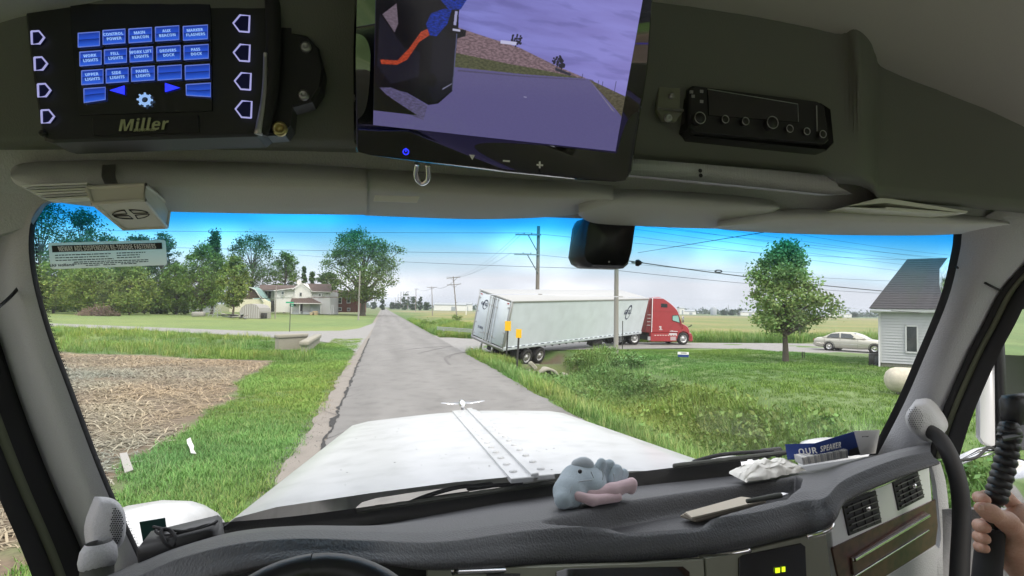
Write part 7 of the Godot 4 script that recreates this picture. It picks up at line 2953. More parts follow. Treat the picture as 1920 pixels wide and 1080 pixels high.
func tree(n: String, label: String, at: Vector3, h: float, w: float, o: Dictionary, group := "") -> Node3D:
	# o: clear (height of the bare trunk), clumps, per, leaf, col, shape, seed, trunk
	var rr := RandomNumberGenerator.new()
	rr.seed = o.seed
	var t := thing(n, label, "tree", at, Basis(), group)
	var clear: float = o.clear
	var shape: String = o.get("shape", "round")
	var centres := []
	var tries := 0
	while centres.size() < o.clumps and tries < 5000:
		tries += 1
		var f := rr.randf()
		var y: float = lerpf(clear, h, f)
		var rad: float
		match shape:
			"cone":
				rad = w * 0.5 * pow(1.0 - f, 0.85) + 0.1
			"oval":
				rad = w * 0.5 * pow(sin(PI * (0.08 + 0.88 * f)), 0.75)
			"pear":
				rad = w * 0.5 * maxf(0.06, 1.0 - pow(absf(f - 0.3) / 0.74, 1.7))
			"fan":
				rad = w * 0.5 * pow(sin(PI * clampf(0.12 + 0.80 * f, 0, 1)), 0.6)
			_:
				rad = w * 0.5 * pow(sin(PI * (0.1 + 0.85 * f)), 0.6)
		var a := rr.randf() * TAU
		rad *= 0.82 + 0.28 * sin(a * 3.0 + o.seed) * sin(f * 7.0 + o.seed)
		var q := sqrt(rr.randf_range(0.12, 1.0))
		var p := Vector3(cos(a) * rad * q, y, sin(a) * rad * q)
		centres.append([p, rr.randf_range(0.45, 1.4)])
	var s := mb()
	var tr: float = o.get("trunk", h * 0.022)
	var split := clear + (h - clear) * (0.85 if shape == "cone" else 0.45)
	tube(s, curve([Vector3(0, -0.4, 0), Vector3(0, clear * 0.35, 0), Vector3(rr.randf_range(-0.1, 0.1) * h * 0.1, clear, 0), Vector3(0, split, 0)], 4), tr * 1.25, tr * 0.42, 10)
	put(s, "trunk", M.bark, t)
	s = mb()
	for k in mini(int(o.clumps * 0.6), 60):
		var e: Vector3 = centres[k][0]
		var y0: float = clampf(e.y - Vector2(e.x, e.z).length() * rr.randf_range(0.5, 1.2), clear * 0.8, split)
		var r0: float = tr * lerpf(0.5, 0.22, (y0 - clear * 0.8) / maxf(0.1, split - clear * 0.8))
		var m: Vector3 = Vector3(0, y0, 0).lerp(e, 0.5) + Vector3(0, (e.y - y0) * 0.12, 0)
		tube(s, curve([Vector3(0, y0, 0), m, e], 3), r0, r0 * 0.18, 5, false)
	put(s, "limbs", M.bark, t)
	var mi := MeshInstance3D.new()
	mi.mesh = leaf_mesh(centres, o.per, o.leaf, w * o.get("spread", 0.17), o.col, 0.28, rr)
	place(mi, "crown", M.leaf, t)
	return t

func build_trees() -> void:
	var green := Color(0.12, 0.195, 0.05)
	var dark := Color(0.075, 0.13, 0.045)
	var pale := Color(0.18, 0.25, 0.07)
	# on the lawn to the right
	var g := gnd(1473, 679, 0.06)
	tree("shade_tree", "round leafy shade tree with a short trunk on the mown lawn", g, 6.2, 4.4, {clear = 1.75, clumps = 150, per = 110, leaf = 0.17, col = Color(0.21, 0.31, 0.115), shape = "pear", seed = 3, trunk = 0.15, spread = 0.115})
	# the big one by the road
	g = gnd(680, 592, 0.0)
	tree("broad_tree", "very large broad tree standing over the roadside by the brick house", g, 23.2, 23.5, {clear = 4.2, clumps = 130, per = 130, leaf = 0.5, col = Color(0.12, 0.18, 0.06), shape = "fan", seed = 5, trunk = 0.75, spread = 0.095})
	# woods and yard trees, [px, base py, top py, width px, depth, kind, label]
	var list := [
		[70, 383, 150, 128, "oval", dark, "tall dark tree at the outer edge of the woods"],
		[150, 402, 120, 132, "oval", dark, "dark green tree with a ragged top in the woods"],
		[215, 452, 90, 126, "round", green, "mid green tree in the woods behind the notice"],
		[255, 446, 80, 140, "round", dark, "rounded dark treetop showing above the windshield notice"],
		[300, 440, 70, 142, "oval", dark, "narrow dark treetop just beyond the windshield notice"],
		[100, 492, 95, 108, "round", pale, "bright green tree at the woods' front edge by the lawn"],
		[170, 500, 100, 106, "round", pale, "pale bushy tree behind the brown brush heap"],
		[243, 498, 85, 107, "round", pale, "yellow-green bushy tree behind the dead tree"],
		[330, 500, 80, 120, "round", green, "open mid green tree between the woods and the yard"],
		[378, 462, 90, 112, "oval", green, "tall full green tree in the yard before the spruce"],
		[397, 434, 70, 130, "cone", dark, "tall dark spruce rising over the yard trees"],
		[437, 484, 62, 100, "oval", pale, "slim pale young tree beside the tin shed"],
		[470, 443, 108, 165, "round", dark, "large dark tree behind the cream barn"],
		[533, 476, 62, 172, "oval", green, "narrow green tree behind the farmhouse roof"],
		[567, 500, 22, 185, "cone", dark, "thin pointed conifer behind the farmhouse chimney"],
		[583, 510, 26, 185, "cone", dark, "short conifer behind the farmhouse ridge"],
		[612, 512, 52, 190, "round", dark, "dark tree top behind the farmhouse and the big tree"]]
	for k in list.size():
		var q: Array = list[k]
		var d: float = q[3]
		var base := deep(q[0], 585, d)
		base.y = 0.0
		var h: float = deep(q[0], q[1], d).y
		var w: float = q[2] / FOC * d
		var sh: String = q[4]
		tree("conifer" if sh == "cone" else "yard_tree", q[6], base, h, w, {clear = h * (0.12 if sh == "cone" else (0.12 if k < 10 else 0.2)), clumps = 110 if w > 9 else 80, per = 80, leaf = 0.5 if d > 115 else 0.42, col = q[5], shape = sh, seed = 20 + k, trunk = h * 0.02, spread = 0.12}, "trees of the farm woods")
	# undergrowth along the foot of the woods
	for k in 9:
		var px := 85.0 + k * 31.0
		var base := deep(px, 585, 118.0 + (k % 3) * 4.0)
		base.y = 0.0
		tree("woodland_bush", "dense bush along the foot of the woods behind the lawn", base, 5.0 + (k % 3), 7.0, {clear = 0.2, clumps = 45, per = 40, leaf = 0.55, col = dark if k % 2 else green, shape = "round", seed = 60 + k, trunk = 0.12, spread = 0.14}, "bushes along the woods")
	# the depth of the woods, which reads as one mass behind the front trees
	var rr := RandomNumberGenerator.new()
	rr.seed = 77
	var mass := []
	for k in 260:
		var px := rr.randf_range(20, 345)
		var d := rr.randf_range(146, 166)
		var p := deep(px, 585, d)
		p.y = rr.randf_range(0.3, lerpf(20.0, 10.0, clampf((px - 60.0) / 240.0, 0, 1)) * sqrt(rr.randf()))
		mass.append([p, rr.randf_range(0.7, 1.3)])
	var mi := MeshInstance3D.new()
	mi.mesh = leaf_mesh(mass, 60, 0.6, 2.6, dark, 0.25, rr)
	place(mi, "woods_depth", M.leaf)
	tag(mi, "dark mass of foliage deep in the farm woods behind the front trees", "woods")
	mi.set_meta("kind", "stuff")
	# roadside bush beyond the crossing
	for q in [[800, 614, 0.9, 2.4], [856, 602, 1.2, 2.6]]:
		tree("roadside_bush", "low dark bush on the verge beyond the crossing", gnd(q[0], q[1], 0.0), q[2], q[3], {clear = 0.05, clumps = 30, per = 30, leaf = 0.16, col = green, shape = "round", seed = 81, trunk = 0.03, spread = 0.15}, "bushes beyond the crossing")

# ---- near the horizon ----
func build_far() -> void:
	var rr := RandomNumberGenerator.new()
	rr.seed = 91
	# trees at the end of the road and along the horizon
	var list := [[717, 560, 10, 420], [760, 552, 26, 520], [775, 556, 20, 520], [800, 566, 14, 560], [832, 570, 10, 560], [788, 556, 10, 480], [1358, 581, 20, 700], [1372, 580, 14, 700], [1388, 579, 18, 720], [1240, 580, 12, 760], [700, 566, 12, 600], [735, 567, 12, 640], [745, 568, 12, 640], [1560, 586, 16, 760], [1600, 586, 18, 760]]
	for k in list.size():
		var q: Array = list[k]
		var d: float = q[3]
		var b := deep(q[0], 590, d)
		b.y = -0.5
		var h: float = deep(q[0], q[1], d).y
		tree("far_tree", ["dark hazy tree standing at the far end of the road", "widest hazy tree behind the far poles of the roadside line", "rounded hazy tree behind the third roadside pole", "low hazy tree between the second and third roadside poles", "tiny hazy tree beside the long pale farm shed", "slim hazy tree just past the third roadside pole", "round hazy tree beside the radio mast", "small hazy tree at the foot of the radio mast", "broad hazy tree by the low white farm building", "small hazy tree behind the tractor's roof", "hazy tree beyond the brick house at the road's far end", "hazy tree nearest to the far end of the pole line", "hazy tree second from the far end of the pole line", "hazy tree behind the long low white farm building", "hazy tree between that farm building and the white house"][k], b, maxf(h, 3.5), q[2] / FOC * d, {clear = 0.6, clumps = 36, per = 26, leaf = 1.3, col = Color(0.05, 0.085, 0.04), shape = "round", seed = 120 + k, trunk = 0.3, spread = 0.16}, "trees on the horizon")
	# low belt of woodland that reads as one mass
	var centres := []
	for k in 700:
		var px := rr.randf_range(640, 1720)
		if px > 690 and px < 735:
			continue
		var d := rr.randf_range(1000, 1300)
		var p := deep(px, 585, d)
		p.y = rr.randf_range(0.5, 5.5)
		centres.append([p, 1.0])
	var mi := MeshInstance3D.new()
	mi.mesh = leaf_mesh(centres, 16, 4.5, 9.0, Color(0.05, 0.085, 0.045), 0.2, rr)
	place(mi, "woodland_belt", M.leaf)
	tag(mi, "low hazy belt of woodland along the horizon beyond the fields", "woodland")
	mi.set_meta("kind", "stuff")
	# farm buildings and silos
	var fb := [[845, 576, 60, 5.5, 520, "long pale farm shed on the horizon left of the trailer"], [872, 574, 26, 6.5, 560, "taller pale farm shed on the horizon beside the trailer"], [1290, 585, 24, 4.0, 700, "small white farm shed on the horizon beyond the tractor"], [1400, 587, 30, 4.5, 720, "low white farm building on the horizon left of the shade tree"], [1570, 589, 44, 4.5, 760, "low white farm building on the horizon right of the shade tree"], [1276, 582, 9, 8.0, 690, "small square grey farm building behind the tractor's roof"]]
	for f in fb:
		var d: float = f[4]
		var b := deep(f[0], 588, d)
		b.y = 0.0
		var w: float = f[2] / FOC * d
		var t := thing("farm_shed", f[5], "shed", b, Basis(), "sheds on the horizon")
		var s := mb(false)
		box(s, Vector3(0, f[3] * 0.5, 0), Vector3(w, f[3], 12))
		put(s, "walls", M.house_paint, t)
		s = mb(false)
		extrude(s, [Vector2(-w * 0.51, f[3]), Vector2(-w * 0.5, f[3] + 0.3), Vector2(w * 0.5, f[3] + 0.3), Vector2(w * 0.51, f[3])], -6.5, 6.5)
		slab(s, [Vector3(-w * 0.5, f[3] + 0.2, 6.4), Vector3(w * 0.5, f[3] + 0.2, 6.4), Vector3(w * 0.5, f[3] + 2.2, 0), Vector3(-w * 0.5, f[3] + 2.2, 0)], Vector3(0, -0.2, 0))
		slab(s, [Vector3(-w * 0.5, f[3] + 0.2, -6.4), Vector3(w * 0.5, f[3] + 0.2, -6.4), Vector3(w * 0.5, f[3] + 2.2, 0), Vector3(-w * 0.5, f[3] + 2.2, 0)], Vector3(0, -0.2, 0))
		put(s, "roof", M.far_grey, t)
		s = mb(false)
		box(s, Vector3(w * 0.1, f[3] * 0.35, 6.05), Vector3(minf(4.0, w * 0.3), f[3] * 0.7, 0.1))
		put(s, "door", M.far_grey, t)
	for f in [[1338, 579, 720, 9.0, 4.0, "pale grain silo on the horizon beyond the field"], [1366, 577, 730, 14.0, 0.6, "thin radio mast on the horizon beyond the field"]]:
		var b := deep(f[0], 590, f[2])
		b.y = 0.0
		var t := thing("grain_silo" if f[4] > 1 else "radio_mast", f[5], "silo" if f[4] > 1 else "mast", b)
		var s := mb()
		lathe(s, Vector3.ZERO, Vector3.UP, [[f[4], 0.0], [f[4], f[3]], [f[4] * 0.5, f[3] + f[4] * 0.4], [0.0, f[3] + f[4] * 0.5]], 14)
		put(s, "shell", M.far_grey, t)
	# white field markers beyond the guard rail
	var fm := thing("field_marker", "short white marker post in the field behind the trailer", "marker post", gnd(874, 590.5, 0.0))
	var s9 := mb(false)
	box(s9, Vector3(0, 0.9, 0), Vector3(0.25, 1.8, 0.12))
	put(s9, "post", M.print_white, fm)

# ---- grass, weeds, straw ----
func facet(v: PackedVector3Array, nn: PackedVector3Array, cc: PackedColorArray, f: Array, nr: Vector3, c: Color) -> void:
	# a triangle wound so that its front is the side that nr points to
	var g: Vector3 = (f[1] - f[0]).cross(f[2] - f[0])
	if g.dot(nr) > 0.0:
		f = [f[0], f[2], f[1]]
		g = -g
	var n := (nr - g.normalized()).normalized()
	for q in f:
		v.append(q)
		nn.append(n)
		cc.append(c)

func tuft(n: int, rad: float, h: float, w: float, lean: float, seed_: int, c0: Color, c1: Color) -> ArrayMesh:
	var rr := RandomNumberGenerator.new()
	rr.seed = seed_
	var v := PackedVector3Array()
	var nn := PackedVector3Array()
	var cc := PackedColorArray()
	for k in n:
		var a := rr.randf() * TAU
		var r := rad * sqrt(rr.randf())
		var p := Vector3(cos(a) * r, -0.02, sin(a) * r)
		var b := rr.randf() * TAU
		var d := Vector3(cos(b), 0, sin(b))
		var sd := Vector3(-d.z, 0, d.x) * w * rr.randf_range(0.7, 1.3) * 0.5
		var hh := h * rr.randf_range(0.55, 1.2)
		var l := lean * rr.randf_range(0.3, 1.3) * hh
		var m := p + Vector3(0, hh * 0.6, 0) + d * l * 0.4
		var t := p + Vector3(0, hh, 0) + d * l
		var col := c0.lerp(c1, rr.randf())
		var nr := (Vector3(0, 0.7, 0) + d * -0.7).normalized()
		for f in [[p - sd, p + sd, m + sd * 0.8], [p - sd, m + sd * 0.8, m - sd * 0.8], [m - sd * 0.8, m + sd * 0.8, t]]:
			facet(v, nn, cc, f, nr, col)
	var arr := []
	arr.resize(Mesh.ARRAY_MAX)
	arr[Mesh.ARRAY_VERTEX] = v
	arr[Mesh.ARRAY_NORMAL] = nn
	arr[Mesh.ARRAY_COLOR] = cc
	var me := ArrayMesh.new()
	me.add_surface_from_arrays(Mesh.PRIMITIVE_TRIANGLES, arr)
	return me

func weed(seed_: int, h: float, c0: Color) -> ArrayMesh:
	var rr := RandomNumberGenerator.new()
	rr.seed = seed_
	var centres := []
	for k in 7:
		centres.append([Vector3(rr.randf_range(-0.22, 0.22), h * rr.randf_range(0.25, 0.95), rr.randf_range(-0.22, 0.22)), 1.0])
	return leaf_mesh(centres, 9, 0.13, 0.22, c0, 0.3, rr)

func straws(seed_: int) -> ArrayMesh:
	var rr := RandomNumberGenerator.new()
	rr.seed = seed_
	var v := PackedVector3Array()
	var nn := PackedVector3Array()
	var cc := PackedColorArray()
	for k in 13:
		var a := rr.randf() * TAU
		var d := Vector3(cos(a), rr.randf_range(-0.08, 0.25), sin(a)) * rr.randf_range(0.06, 0.2)
		var p := Vector3(rr.randf_range(-0.25, 0.25), rr.randf_range(0.0, 0.035), rr.randf_range(-0.25, 0.25))
		var sd := Vector3(-d.z, 0, d.x).normalized() * rr.randf_range(0.004, 0.012)
		var m := p + Vector3(0, rr.randf_range(0.0, 0.03), 0)
		var tone := rr.randf_range(0.55, 1.15)
		var c := Color(0.43 * tone, 0.345 * tone, 0.235 * tone)
		for f in [[p - d - sd, p - d + sd, m + sd], [p - d - sd, m + sd, m - sd], [m - sd, m + sd, p + d]]:
			facet(v, nn, cc, f, Vector3(0, 1, 0), c)
	var arr := []
	arr.resize(Mesh.ARRAY_MAX)
	arr[Mesh.ARRAY_VERTEX] = v
	arr[Mesh.ARRAY_NORMAL] = nn
	arr[Mesh.ARRAY_COLOR] = cc
	var me := ArrayMesh.new()
	me.add_surface_from_arrays(Mesh.PRIMITIVE_TRIANGLES, arr)
	return me

func pebble(seed_: int) -> ArrayMesh:
	var rr := RandomNumberGenerator.new()
	rr.seed = seed_
	var v := PackedVector3Array()
	var nn := PackedVector3Array()
	var cc := PackedColorArray()
	for k in 5:
		var c := Vector3(rr.randf_range(-0.09, 0.09), 0.04, rr.randf_range(-0.09, 0.09))
		var r := rr.randf_range(0.006, 0.016)
		var tone := rr.randf_range(0.16, 0.34)
		var p := []
		for d in [Vector3.RIGHT, Vector3.UP, Vector3.BACK, Vector3.LEFT, Vector3.DOWN, Vector3.FORWARD]:
			p.append(c + d * r * rr.randf_range(0.6, 1.2))
		for f in [[0, 1, 2], [2, 1, 3], [3, 1, 5], [5, 1, 0], [0, 2, 4], [2, 3, 4], [3, 5, 4], [5, 0, 4]]:
			var t := [p[f[0]], p[f[1]], p[f[2]]]
			facet(v, nn, cc, t, ((t[0] + t[1] + t[2]) / 3.0 - c).normalized(), Color(tone, tone * 0.9, tone * 0.78))
	var arr := []
	arr.resize(Mesh.ARRAY_MAX)
	arr[Mesh.ARRAY_VERTEX] = v
	arr[Mesh.ARRAY_NORMAL] = nn
	arr[Mesh.ARRAY_COLOR] = cc
	var me := ArrayMesh.new()
	me.add_surface_from_arrays(Mesh.PRIMITIVE_TRIANGLES, arr)
	return me

func scatter(n: String, label: String, category: String, meshes: Array, m: Material, count: int, s0: float, s1: float, t0: float, t1: float, ok: Callable, sc: Vector2, bias := 1.0, seed_ := 1) -> void:
	var rr := RandomNumberGenerator.new()
	rr.seed = seed_
	var lists := []
	for k in meshes.size():
		lists.append([[], []])
	for i in count:
		var s := lerpf(s0, s1, pow(rr.randf(), bias))
		var t := rr.randf_range(t0, t1)
		if not ok.call(s, t):
			continue
		var p := st(s, t)
		p.y = height(p.x, p.z)
		var z := rr.randf_range(sc.x, sc.y)
		var patch := nz.get_noise_2d(p.x * 7.0, p.z * 7.0)
		var patch2 := nz.get_noise_2d(p.x * 2.0 + 300.0, p.z * 2.0)
		z *= 1.0 + patch * 0.5
		var b := Basis(Vector3.UP, rr.randf() * TAU).scaled(Vector3(z, z * rr.randf_range(0.8, 1.2), z))
		var k := rr.randi() % meshes.size()
		var tone := rr.randf_range(0.85, 1.15) * (1.0 + patch * 0.35)
		lists[k][0].append(Transform3D(b, p))
		lists[k][1].append(Color(tone * (1.0 + patch2 * 0.45), tone * (1.0 + patch2 * 0.12), tone * (1.0 - patch2 * 0.2)))
	var root := Node3D.new()
	root.name = numbered(n)
	add_child(root)
	tag(root, label, category)
	root.set_meta("kind", "stuff")
	for k in meshes.size():
		var mm := MultiMesh.new()
		mm.transform_format = MultiMesh.TRANSFORM_3D
		mm.use_colors = true
		mm.mesh = meshes[k]
		mm.instance_count = lists[k][0].size()
		for i in lists[k][0].size():
			mm.set_instance_transform(i, lists[k][0][i])
			mm.set_instance_color(i, lists[k][1][i])
		var mi := MultiMeshInstance3D.new()
		mi.name = "tufts"
		mi.multimesh = mm
		mi.material_override = m
		mi.set_meta("kind", "stuff")
		root.add_child(mi, true)

func build_grass() -> void:
	var g0 := Color(0.115, 0.235, 0.055)
	var g1 := Color(0.22, 0.345, 0.10)
	var mown := [tuft(26, 0.15, 0.085, 0.009, 0.8, 1, g0, g1), tuft(26, 0.15, 0.10, 0.009, 0.9, 2, g0, g1), tuft(22, 0.15, 0.075, 0.010, 1.0, 3, g0, Color(0.32, 0.36, 0.13))]
	var lawn := [tuft(26, 0.24, 0.09, 0.014, 0.8, 4, g0, g1), tuft(26, 0.24, 0.10, 0.014, 0.9, 5, Color(0.12, 0.20, 0.05), g0)]
	var tall := [tuft(26, 0.2, 0.42, 0.014, 0.6, 6, g0, g1), tuft(24, 0.2, 0.5, 0.014, 0.55, 7, g0, Color(0.38, 0.40, 0.16)), tuft(20, 0.2, 0.34, 0.013, 0.9, 8, Color(0.12, 0.20, 0.05), g1)]
	var weeds := [weed(11, 0.75, Color(0.13, 0.22, 0.06)), weed(12, 0.6, Color(0.16, 0.25, 0.08)), weed(13, 0.9, Color(0.11, 0.195, 0.055)), tuft(26, 0.22, 0.7, 0.016, 0.7, 14, Color(0.13, 0.22, 0.06), g1), tuft(22, 0.22, 0.6, 0.015, 0.8, 15, g0, Color(0.34, 0.38, 0.15))]
	scatter("verge_grass", "short mown grass on the verge beside the road shoulder", "grass", mown, M.blade, 14000, 4.0, 44.0, -5.6, -1.42, func(s, t): return not stubble(s, t) and (s < 29.0 or t > -3.6) and t < -1.5 - 0.12 * nz.get_noise_1d(s * 40.0), Vector2(0.8, 1.35), 1.5, 2)
	scatter("stubble_straw", "pale corn stalk litter covering the harvested field", "stubble", [straws(1), straws(2), straws(3), straws(4)], M.straw, 30000, 4.0, 46.0, -38.0, -3.0, func(s, t): return stubble(s + 0.8, t + 0.3), Vector2(0.7, 1.5), 1.15, 3)
	scatter("ditch_grass", "tall seeding grass in the ditch between the stubble and the side road", "grass", tall, M.blade, 16000, 24.0, 66.0, -48.0, -3.4, func(s, t): return not stubble(s, t) and s > 26.0 and left_ditch(s, t), Vector2(0.5, 1.1), 1.0, 4)
	scatter("corner_turf", "short grass on the corner between the verge and the concrete parapets", "grass", lawn, M.blade, 3500, 27.0, 41.0, -9.0, -1.6, func(s, t): return left_corner(s, t), Vector2(0.8, 1.4), 1.0, 12)
	scatter("edge_gravel", "loose gravel along the crumbling edge of the road shoulder", "gravel", [pebble(1), pebble(2), pebble(3)], M.straw, 3000, 5.0, 34.0, -1.62, -0.98, func(s, t): return t < -1.3 or fmod(absf(s * 13.7 + t * 57.0), 1.0) < 0.2, Vector2(0.4, 0.9), 1.4, 21)
	scatter("roadside_grass", "knee high roadside grass between the road and the ditch weeds", "grass", tall, M.blade, 5200, 4.0, 31.0, 4.85, 6.9, func(s, t): return t > 4.9 + 0.15 * nz.get_noise_1d(s * 25.0) and (t > 5.6 or s > 21.0 or fmod(absf(s * 7.3 + t * 31.0), 1.0) < 0.5), Vector2(0.35, 0.9), 1.0, 5)
	scatter("verge_turf", "short bright turf at the right edge of the road", "grass", mown, M.blade, 4500, 4.0, 30.0, 4.72, 6.4, func(s, t): return t > 4.82 + 0.12 * nz.get_noise_1d(s * 25.0), Vector2(0.9, 1.6), 1.2, 6)
	scatter("ditch_weeds", "dense green weeds and reeds filling the roadside ditch", "weeds", [weeds[1], weeds[3], weeds[4], weeds[3], weeds[4], tall[1]], M.blade, 12000, 3.0, 27.5, 6.3, 11.0, func(s, t): return s < 25.6 or t > 10.2, Vector2(0.55, 1.0), 0.9, 7)
	scatter("lawn_grass", "mown lawn grass between the ditch and the white house", "grass", lawn, M.blade, 12000, 4.0, 33.5, 11.8, 30.0, func(s, t): return t < 26.5 or s < 26.0, Vector2(0.7, 1.25), 1.0, 8)
	scatter("corner_reeds", "tall reeds growing beside the stuck trailer's wheels", "reeds", [weeds[1], weeds[3], weeds[4]], M.blade, 420, 23.5, 30.0, 9.4, 12.4, func(s, t): return s - 0.9 * (t - 9.4) < 27.0, Vector2(0.5, 0.95), 1.0, 9)
	scatter("field_edge_grass", "rank grass along the far side of the crossing road", "grass", tall, M.blade, 7000, 41.5, 50.0, 11.0, 60.0, func(s, t): return s > 42.0 + 0.6 * nz.get_noise_1d(t * 9.0), Vector2(0.9, 2.0), 1.8, 10)
	scatter("far_verge_grass", "rough grass on the verge beyond the crossing and guard rail", "grass", tall, M.blade, 6000, 47.0, 110.0, 4.9, 13.0, func(s, t): return t > 5.0, Vector2(0.6, 1.6), 1.5, 11)

func left_corner(s: float, t: float) -> bool:
	return off_side_road(s, t) and not stubble(s, t)

func left_ditch(s: float, t: float) -> bool:
	if t > -8.5 and s < 42.0 and s > 30.5:
		return false
	return off_side_road(s, t)

func off_side_road(s: float, t: float) -> bool:
	var p := st(s, t)
	# keep clear of the side road: above its near edge in plan
	var e := [gnd(660, 655), gnd(600, 643), gnd(500, 634), gnd(300, 623), gnd(90, 614), gnd(-300, 604)]
	for i in e.size() - 1:
		if p.x <= e[i].x and p.x > e[i + 1].x:
			var f: float = (p.x - e[i].x) / (e[i + 1].x - e[i].x)
			return p.z > lerpf(e[i].z, e[i + 1].z, f) + 0.5
	return false

# ---- people ----
func build_hand() -> void:
	var H := func(px: float, py: float, dw: float) -> Vector3: return cp(px, py, 0.72 + dw)
	# the camera grip and its camera
	var g := cab_thing("camera_grip", "black jointed camera grip held up by the passenger", "grip", H.call(1848, 1080, 0.0))
	var path := curve([H.call(1893, 806, 0), H.call(1890, 840, 0), H.call(1882, 880, 0), H.call(1872, 915, 0), H.call(1864, 950, 0), H.call(1858, 1000, 0), H.call(1852, 1060, 0), H.call(1846, 1150, 0)], 8)
	var s := mb()
	tube(s, path, 0.0085, 0.0085, 10)
	put(s, "core", M.plastic_black, g)
	for k in 10:
		s = mb()
		var p: Vector3 = path[1 + k * 3]
		var d: Vector3 = (path[3 + k * 3] - path[1 + k * 3]).normalized()
		lathe(s, p, d, [[0.0, -0.013], [0.009, -0.012], [0.015, -0.005], [0.0165, 0.0], [0.0145, 0.006], [0.010, 0.011], [0.0, 0.013]], 14)
		put(s, "joint", M.plastic_black, g)
	s = mb()
	tube(s, [H.call(1859, 990, 0), H.call(1852, 1060, 0), H.call(1844, 1160, 0)], 0.018, 0.020, 14)
	put(s, "handle", M.rubber, g)
	s = mb()
	bev(s, H.call(1892, 800, 0), Vector3(0.022, 0.016, 0.024), 0.004)
	put(s, "clamp", M.plastic_black, g)
	s = mb()
	tube(s, [H.call(1874, 822, -0.01), H.call(1912, 815, -0.01)], 0.006, 0.006, 8)
	put(s, "thumb_screw", M.plastic_black, g)
	var c := cab_thing("action_camera", "small black action camera with a lit rear screen on the jointed grip", "camera", H.call(1912, 795, 0.0))
	s = mb()
	var cc: Vector3 = H.call(1913, 767, 0.012)
	bev(s, cc, Vector3(0.066, 0.048, 0.03), 0.005, Basis(Vector3.UP, 0.12))
	put(s, "case", M.camera_black, c)
	s = mb(false)
	bev(s, cc + Vector3(0.008, -0.002, 0.0155), Vector3(0.04, 0.031, 0.002), 0.0008, Basis(Vector3.UP, 0.12))
	var scm := mat("camera_screen", lin(0.01, 0.012, 0.02), 0.1)
	scm.emission_enabled = true
	scm.emission = Color(0.12, 0.16, 0.3)
	scm.emission_energy_multiplier = 0.5
	put(s, "screen", scm, c)
	s = mb(false)
	for k in 3:
		box(s, cc + Vector3(-0.026, 0.012 - k * 0.009, 0.0145), Vector3(0.006, 0.005, 0.002))
	put(s, "keys", M.rubber_grey, c)
	# the passenger: one body, with the gripping hand in view
	var t := cab_thing("person", "bare forearm and hand of a passenger gripping a camera handle upright", "person", Vector3(0.92, 1.7, 0.3))
	s = mb()
	blob(s, [
		[H.call(1912, 985, 0.012), H.call(1900, 1042, 0.012), 0.026, 0.024],
		[H.call(1922, 968, 0.016), H.call(1932, 1040, 0.012), 0.021, 0.024],
		[H.call(1903, 1030, -0.006), H.call(1918, 1068, 0.0), 0.020, 0.022],
		[H.call(1922, 1050, 0.008), H.call(1985, 1120, -0.02), 0.026, 0.027],
		[H.call(1985, 1120, -0.02), H.call(2110, 1215, -0.10), 0.027, 0.040],
		# thumb across the front of the handle
		[H.call(1912, 1008, -0.006), H.call(1888, 978, -0.026), 0.020, 0.0135],
		[H.call(1888, 978, -0.026), H.call(1858, 962, -0.032), 0.0135, 0.0115],
		[H.call(1858, 962, -0.032), H.call(1840, 953, -0.029), 0.0115, 0.0095]], 0.0032, 0.012)
	var fing := [[958, 932, 0.0105], [984, 984, 0.0108], [1005, 1005, 0.0104], [1023, 1023, 0.0092]]
	for f in fing:
		var y0: float = f[0]
		var y: float = f[1]
		var r: float = f[2]
		blob(s, [[H.call(1916, y0 + 4, 0.022), H.call(1886, y, 0.036), r * 1.15, r * 1.05], [H.call(1886, y, 0.036), H.call(1850, y, 0.030), r * 1.05, r], [H.call(1850, y, 0.030), H.call(1838, y + 2, 0.004), r, r * 0.95], [H.call(1838, y + 2, 0.004), H.call(1846, y + 5, -0.016), r * 0.95, r * 0.82]], 0.0032, 0.004)
	# arm and body behind, in the passenger's seat
	var sh := Vector3(1.08, 2.28, 0.30)
	var el: Vector3 = H.call(2110, 1215, -0.10)
	blob(s, [[el, el + (Vector3(1.12, 1.98, 0.05) - el) * 0.5, 0.04, 0.045], [el + (Vector3(1.12, 1.98, 0.05) - el) * 0.5, Vector3(1.12, 1.98, 0.05), 0.045, 0.05], [Vector3(1.12, 1.98, 0.05), sh, 0.05, 0.06]], 0.012, 0.02)
	put(s, "body", M.skin, t)
	s = mb(false)
	var na: Vector3 = H.call(1841, 951, -0.0385)
	slab(s, [na + Vector3(-0.006, -0.003, 0.001), na + Vector3(-0.005, 0.005, 0.002), na + Vector3(0.006, 0.002, -0.001), na + Vector3(0.006, -0.006, -0.001)], Vector3(0, 0, -0.002))
	put(s, "thumb_nail", M.nail, t)
	seated(t, 0.88, M.grey_shirt, M.khaki, 0.36)

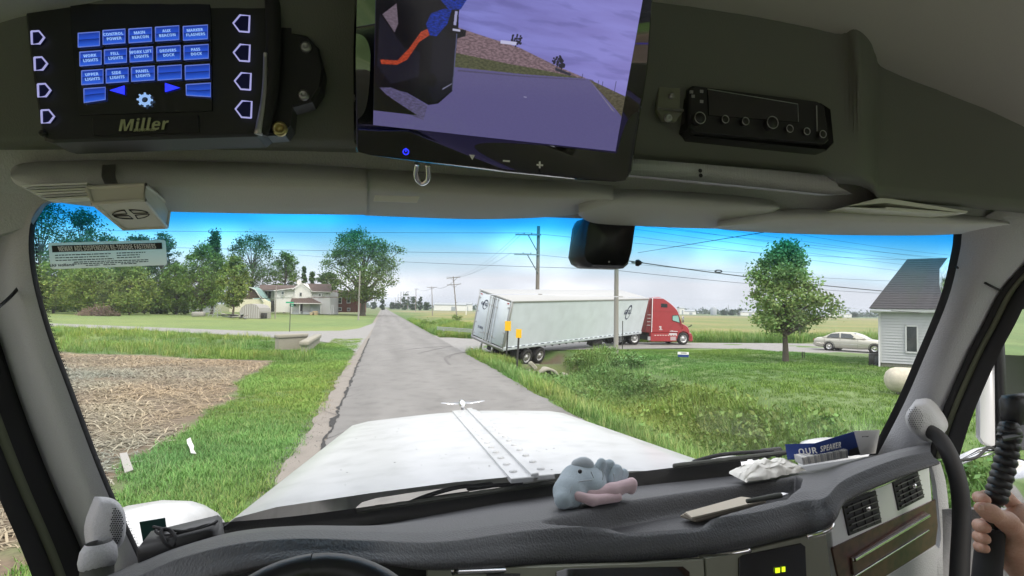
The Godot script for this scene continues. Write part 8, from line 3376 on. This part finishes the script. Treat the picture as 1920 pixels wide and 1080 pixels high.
func seated(t: Node, u: float, shirt: Material, trousers: Material, z: float) -> void:
	# trunk, head and legs of someone sitting upright with the seat at 1.7 m
	var s := mb()
	blob(s, [[Vector3(u, 1.80, z + 0.06), Vector3(u, 2.05, z + 0.08), 0.15, 0.15], [Vector3(u - 0.12, 2.22, z + 0.07), Vector3(u + 0.12, 2.22, z + 0.07), 0.105, 0.105], [Vector3(u - 0.08, 2.05, z + 0.05), Vector3(u + 0.08, 2.05, z + 0.05), 0.12, 0.12], [Vector3(u + 0.18, 2.25, z + 0.03), Vector3(u + 0.23, 2.02, z - 0.2), 0.075, 0.065], [Vector3(u - 0.18, 2.25, z + 0.05), Vector3(u - 0.24, 1.98, z - 0.02), 0.07, 0.06], [Vector3(u - 0.24, 1.98, z - 0.02), Vector3(u - 0.16, 1.86, z - 0.22), 0.055, 0.045]], 0.018, 0.05)
	put(s, "shirt", shirt, t)
	s = mb()
	blob(s, [[Vector3(u, 2.32, z + 0.07), Vector3(u, 2.42, z + 0.04), 0.055, 0.055], [Vector3(u, 2.50, z + 0.04), Vector3(u, 2.57, z + 0.03), 0.085, 0.09], [Vector3(u, 2.45, z - 0.02), Vector3(u, 2.47, z - 0.035), 0.045, 0.04], [Vector3(u, 2.49, z - 0.06), Vector3(u, 2.52, z - 0.062), 0.016, 0.012], [Vector3(u - 0.088, 2.5, z + 0.04), Vector3(u - 0.088, 2.52, z + 0.045), 0.016, 0.016], [Vector3(u + 0.088, 2.5, z + 0.04), Vector3(u + 0.088, 2.52, z + 0.045), 0.016, 0.016]], 0.012, 0.02)
	put(s, "head", M.skin, t)
	s = mb()
	blob(s, [[Vector3(u, 2.60, z + 0.06), Vector3(u, 2.52, z + 0.09), 0.088, 0.08]], 0.014, 0.02)
	put(s, "hair", M.dash_dark, t)
	s = mb()
	for sd in [-1, 1]:
		blob(s, [[Vector3(u + sd * 0.09, 1.79, z + 0.05), Vector3(u + sd * 0.13, 1.77, z - 0.42), 0.09, 0.065], [Vector3(u + sd * 0.13, 1.77, z - 0.42), Vector3(u + sd * 0.13, 1.28, z - 0.5), 0.065, 0.045], [Vector3(u + sd * 0.13, 1.22, z - 0.5), Vector3(u + sd * 0.14, 1.20, z - 0.68), 0.045, 0.04]], 0.018, 0.03)
	put(s, "trousers", trousers, t)

func build_driver() -> void:
	# the driver sits behind the camera in a lime work vest; the glossy black bezel mirrors it
	var t := cab_thing("person", "driver in a lime work vest sitting behind the wheel, behind the camera", "person", Vector3(-0.05, 1.7, 0.3))
	seated(t, -0.05, M.hi_vis, M.khaki, 0.34)
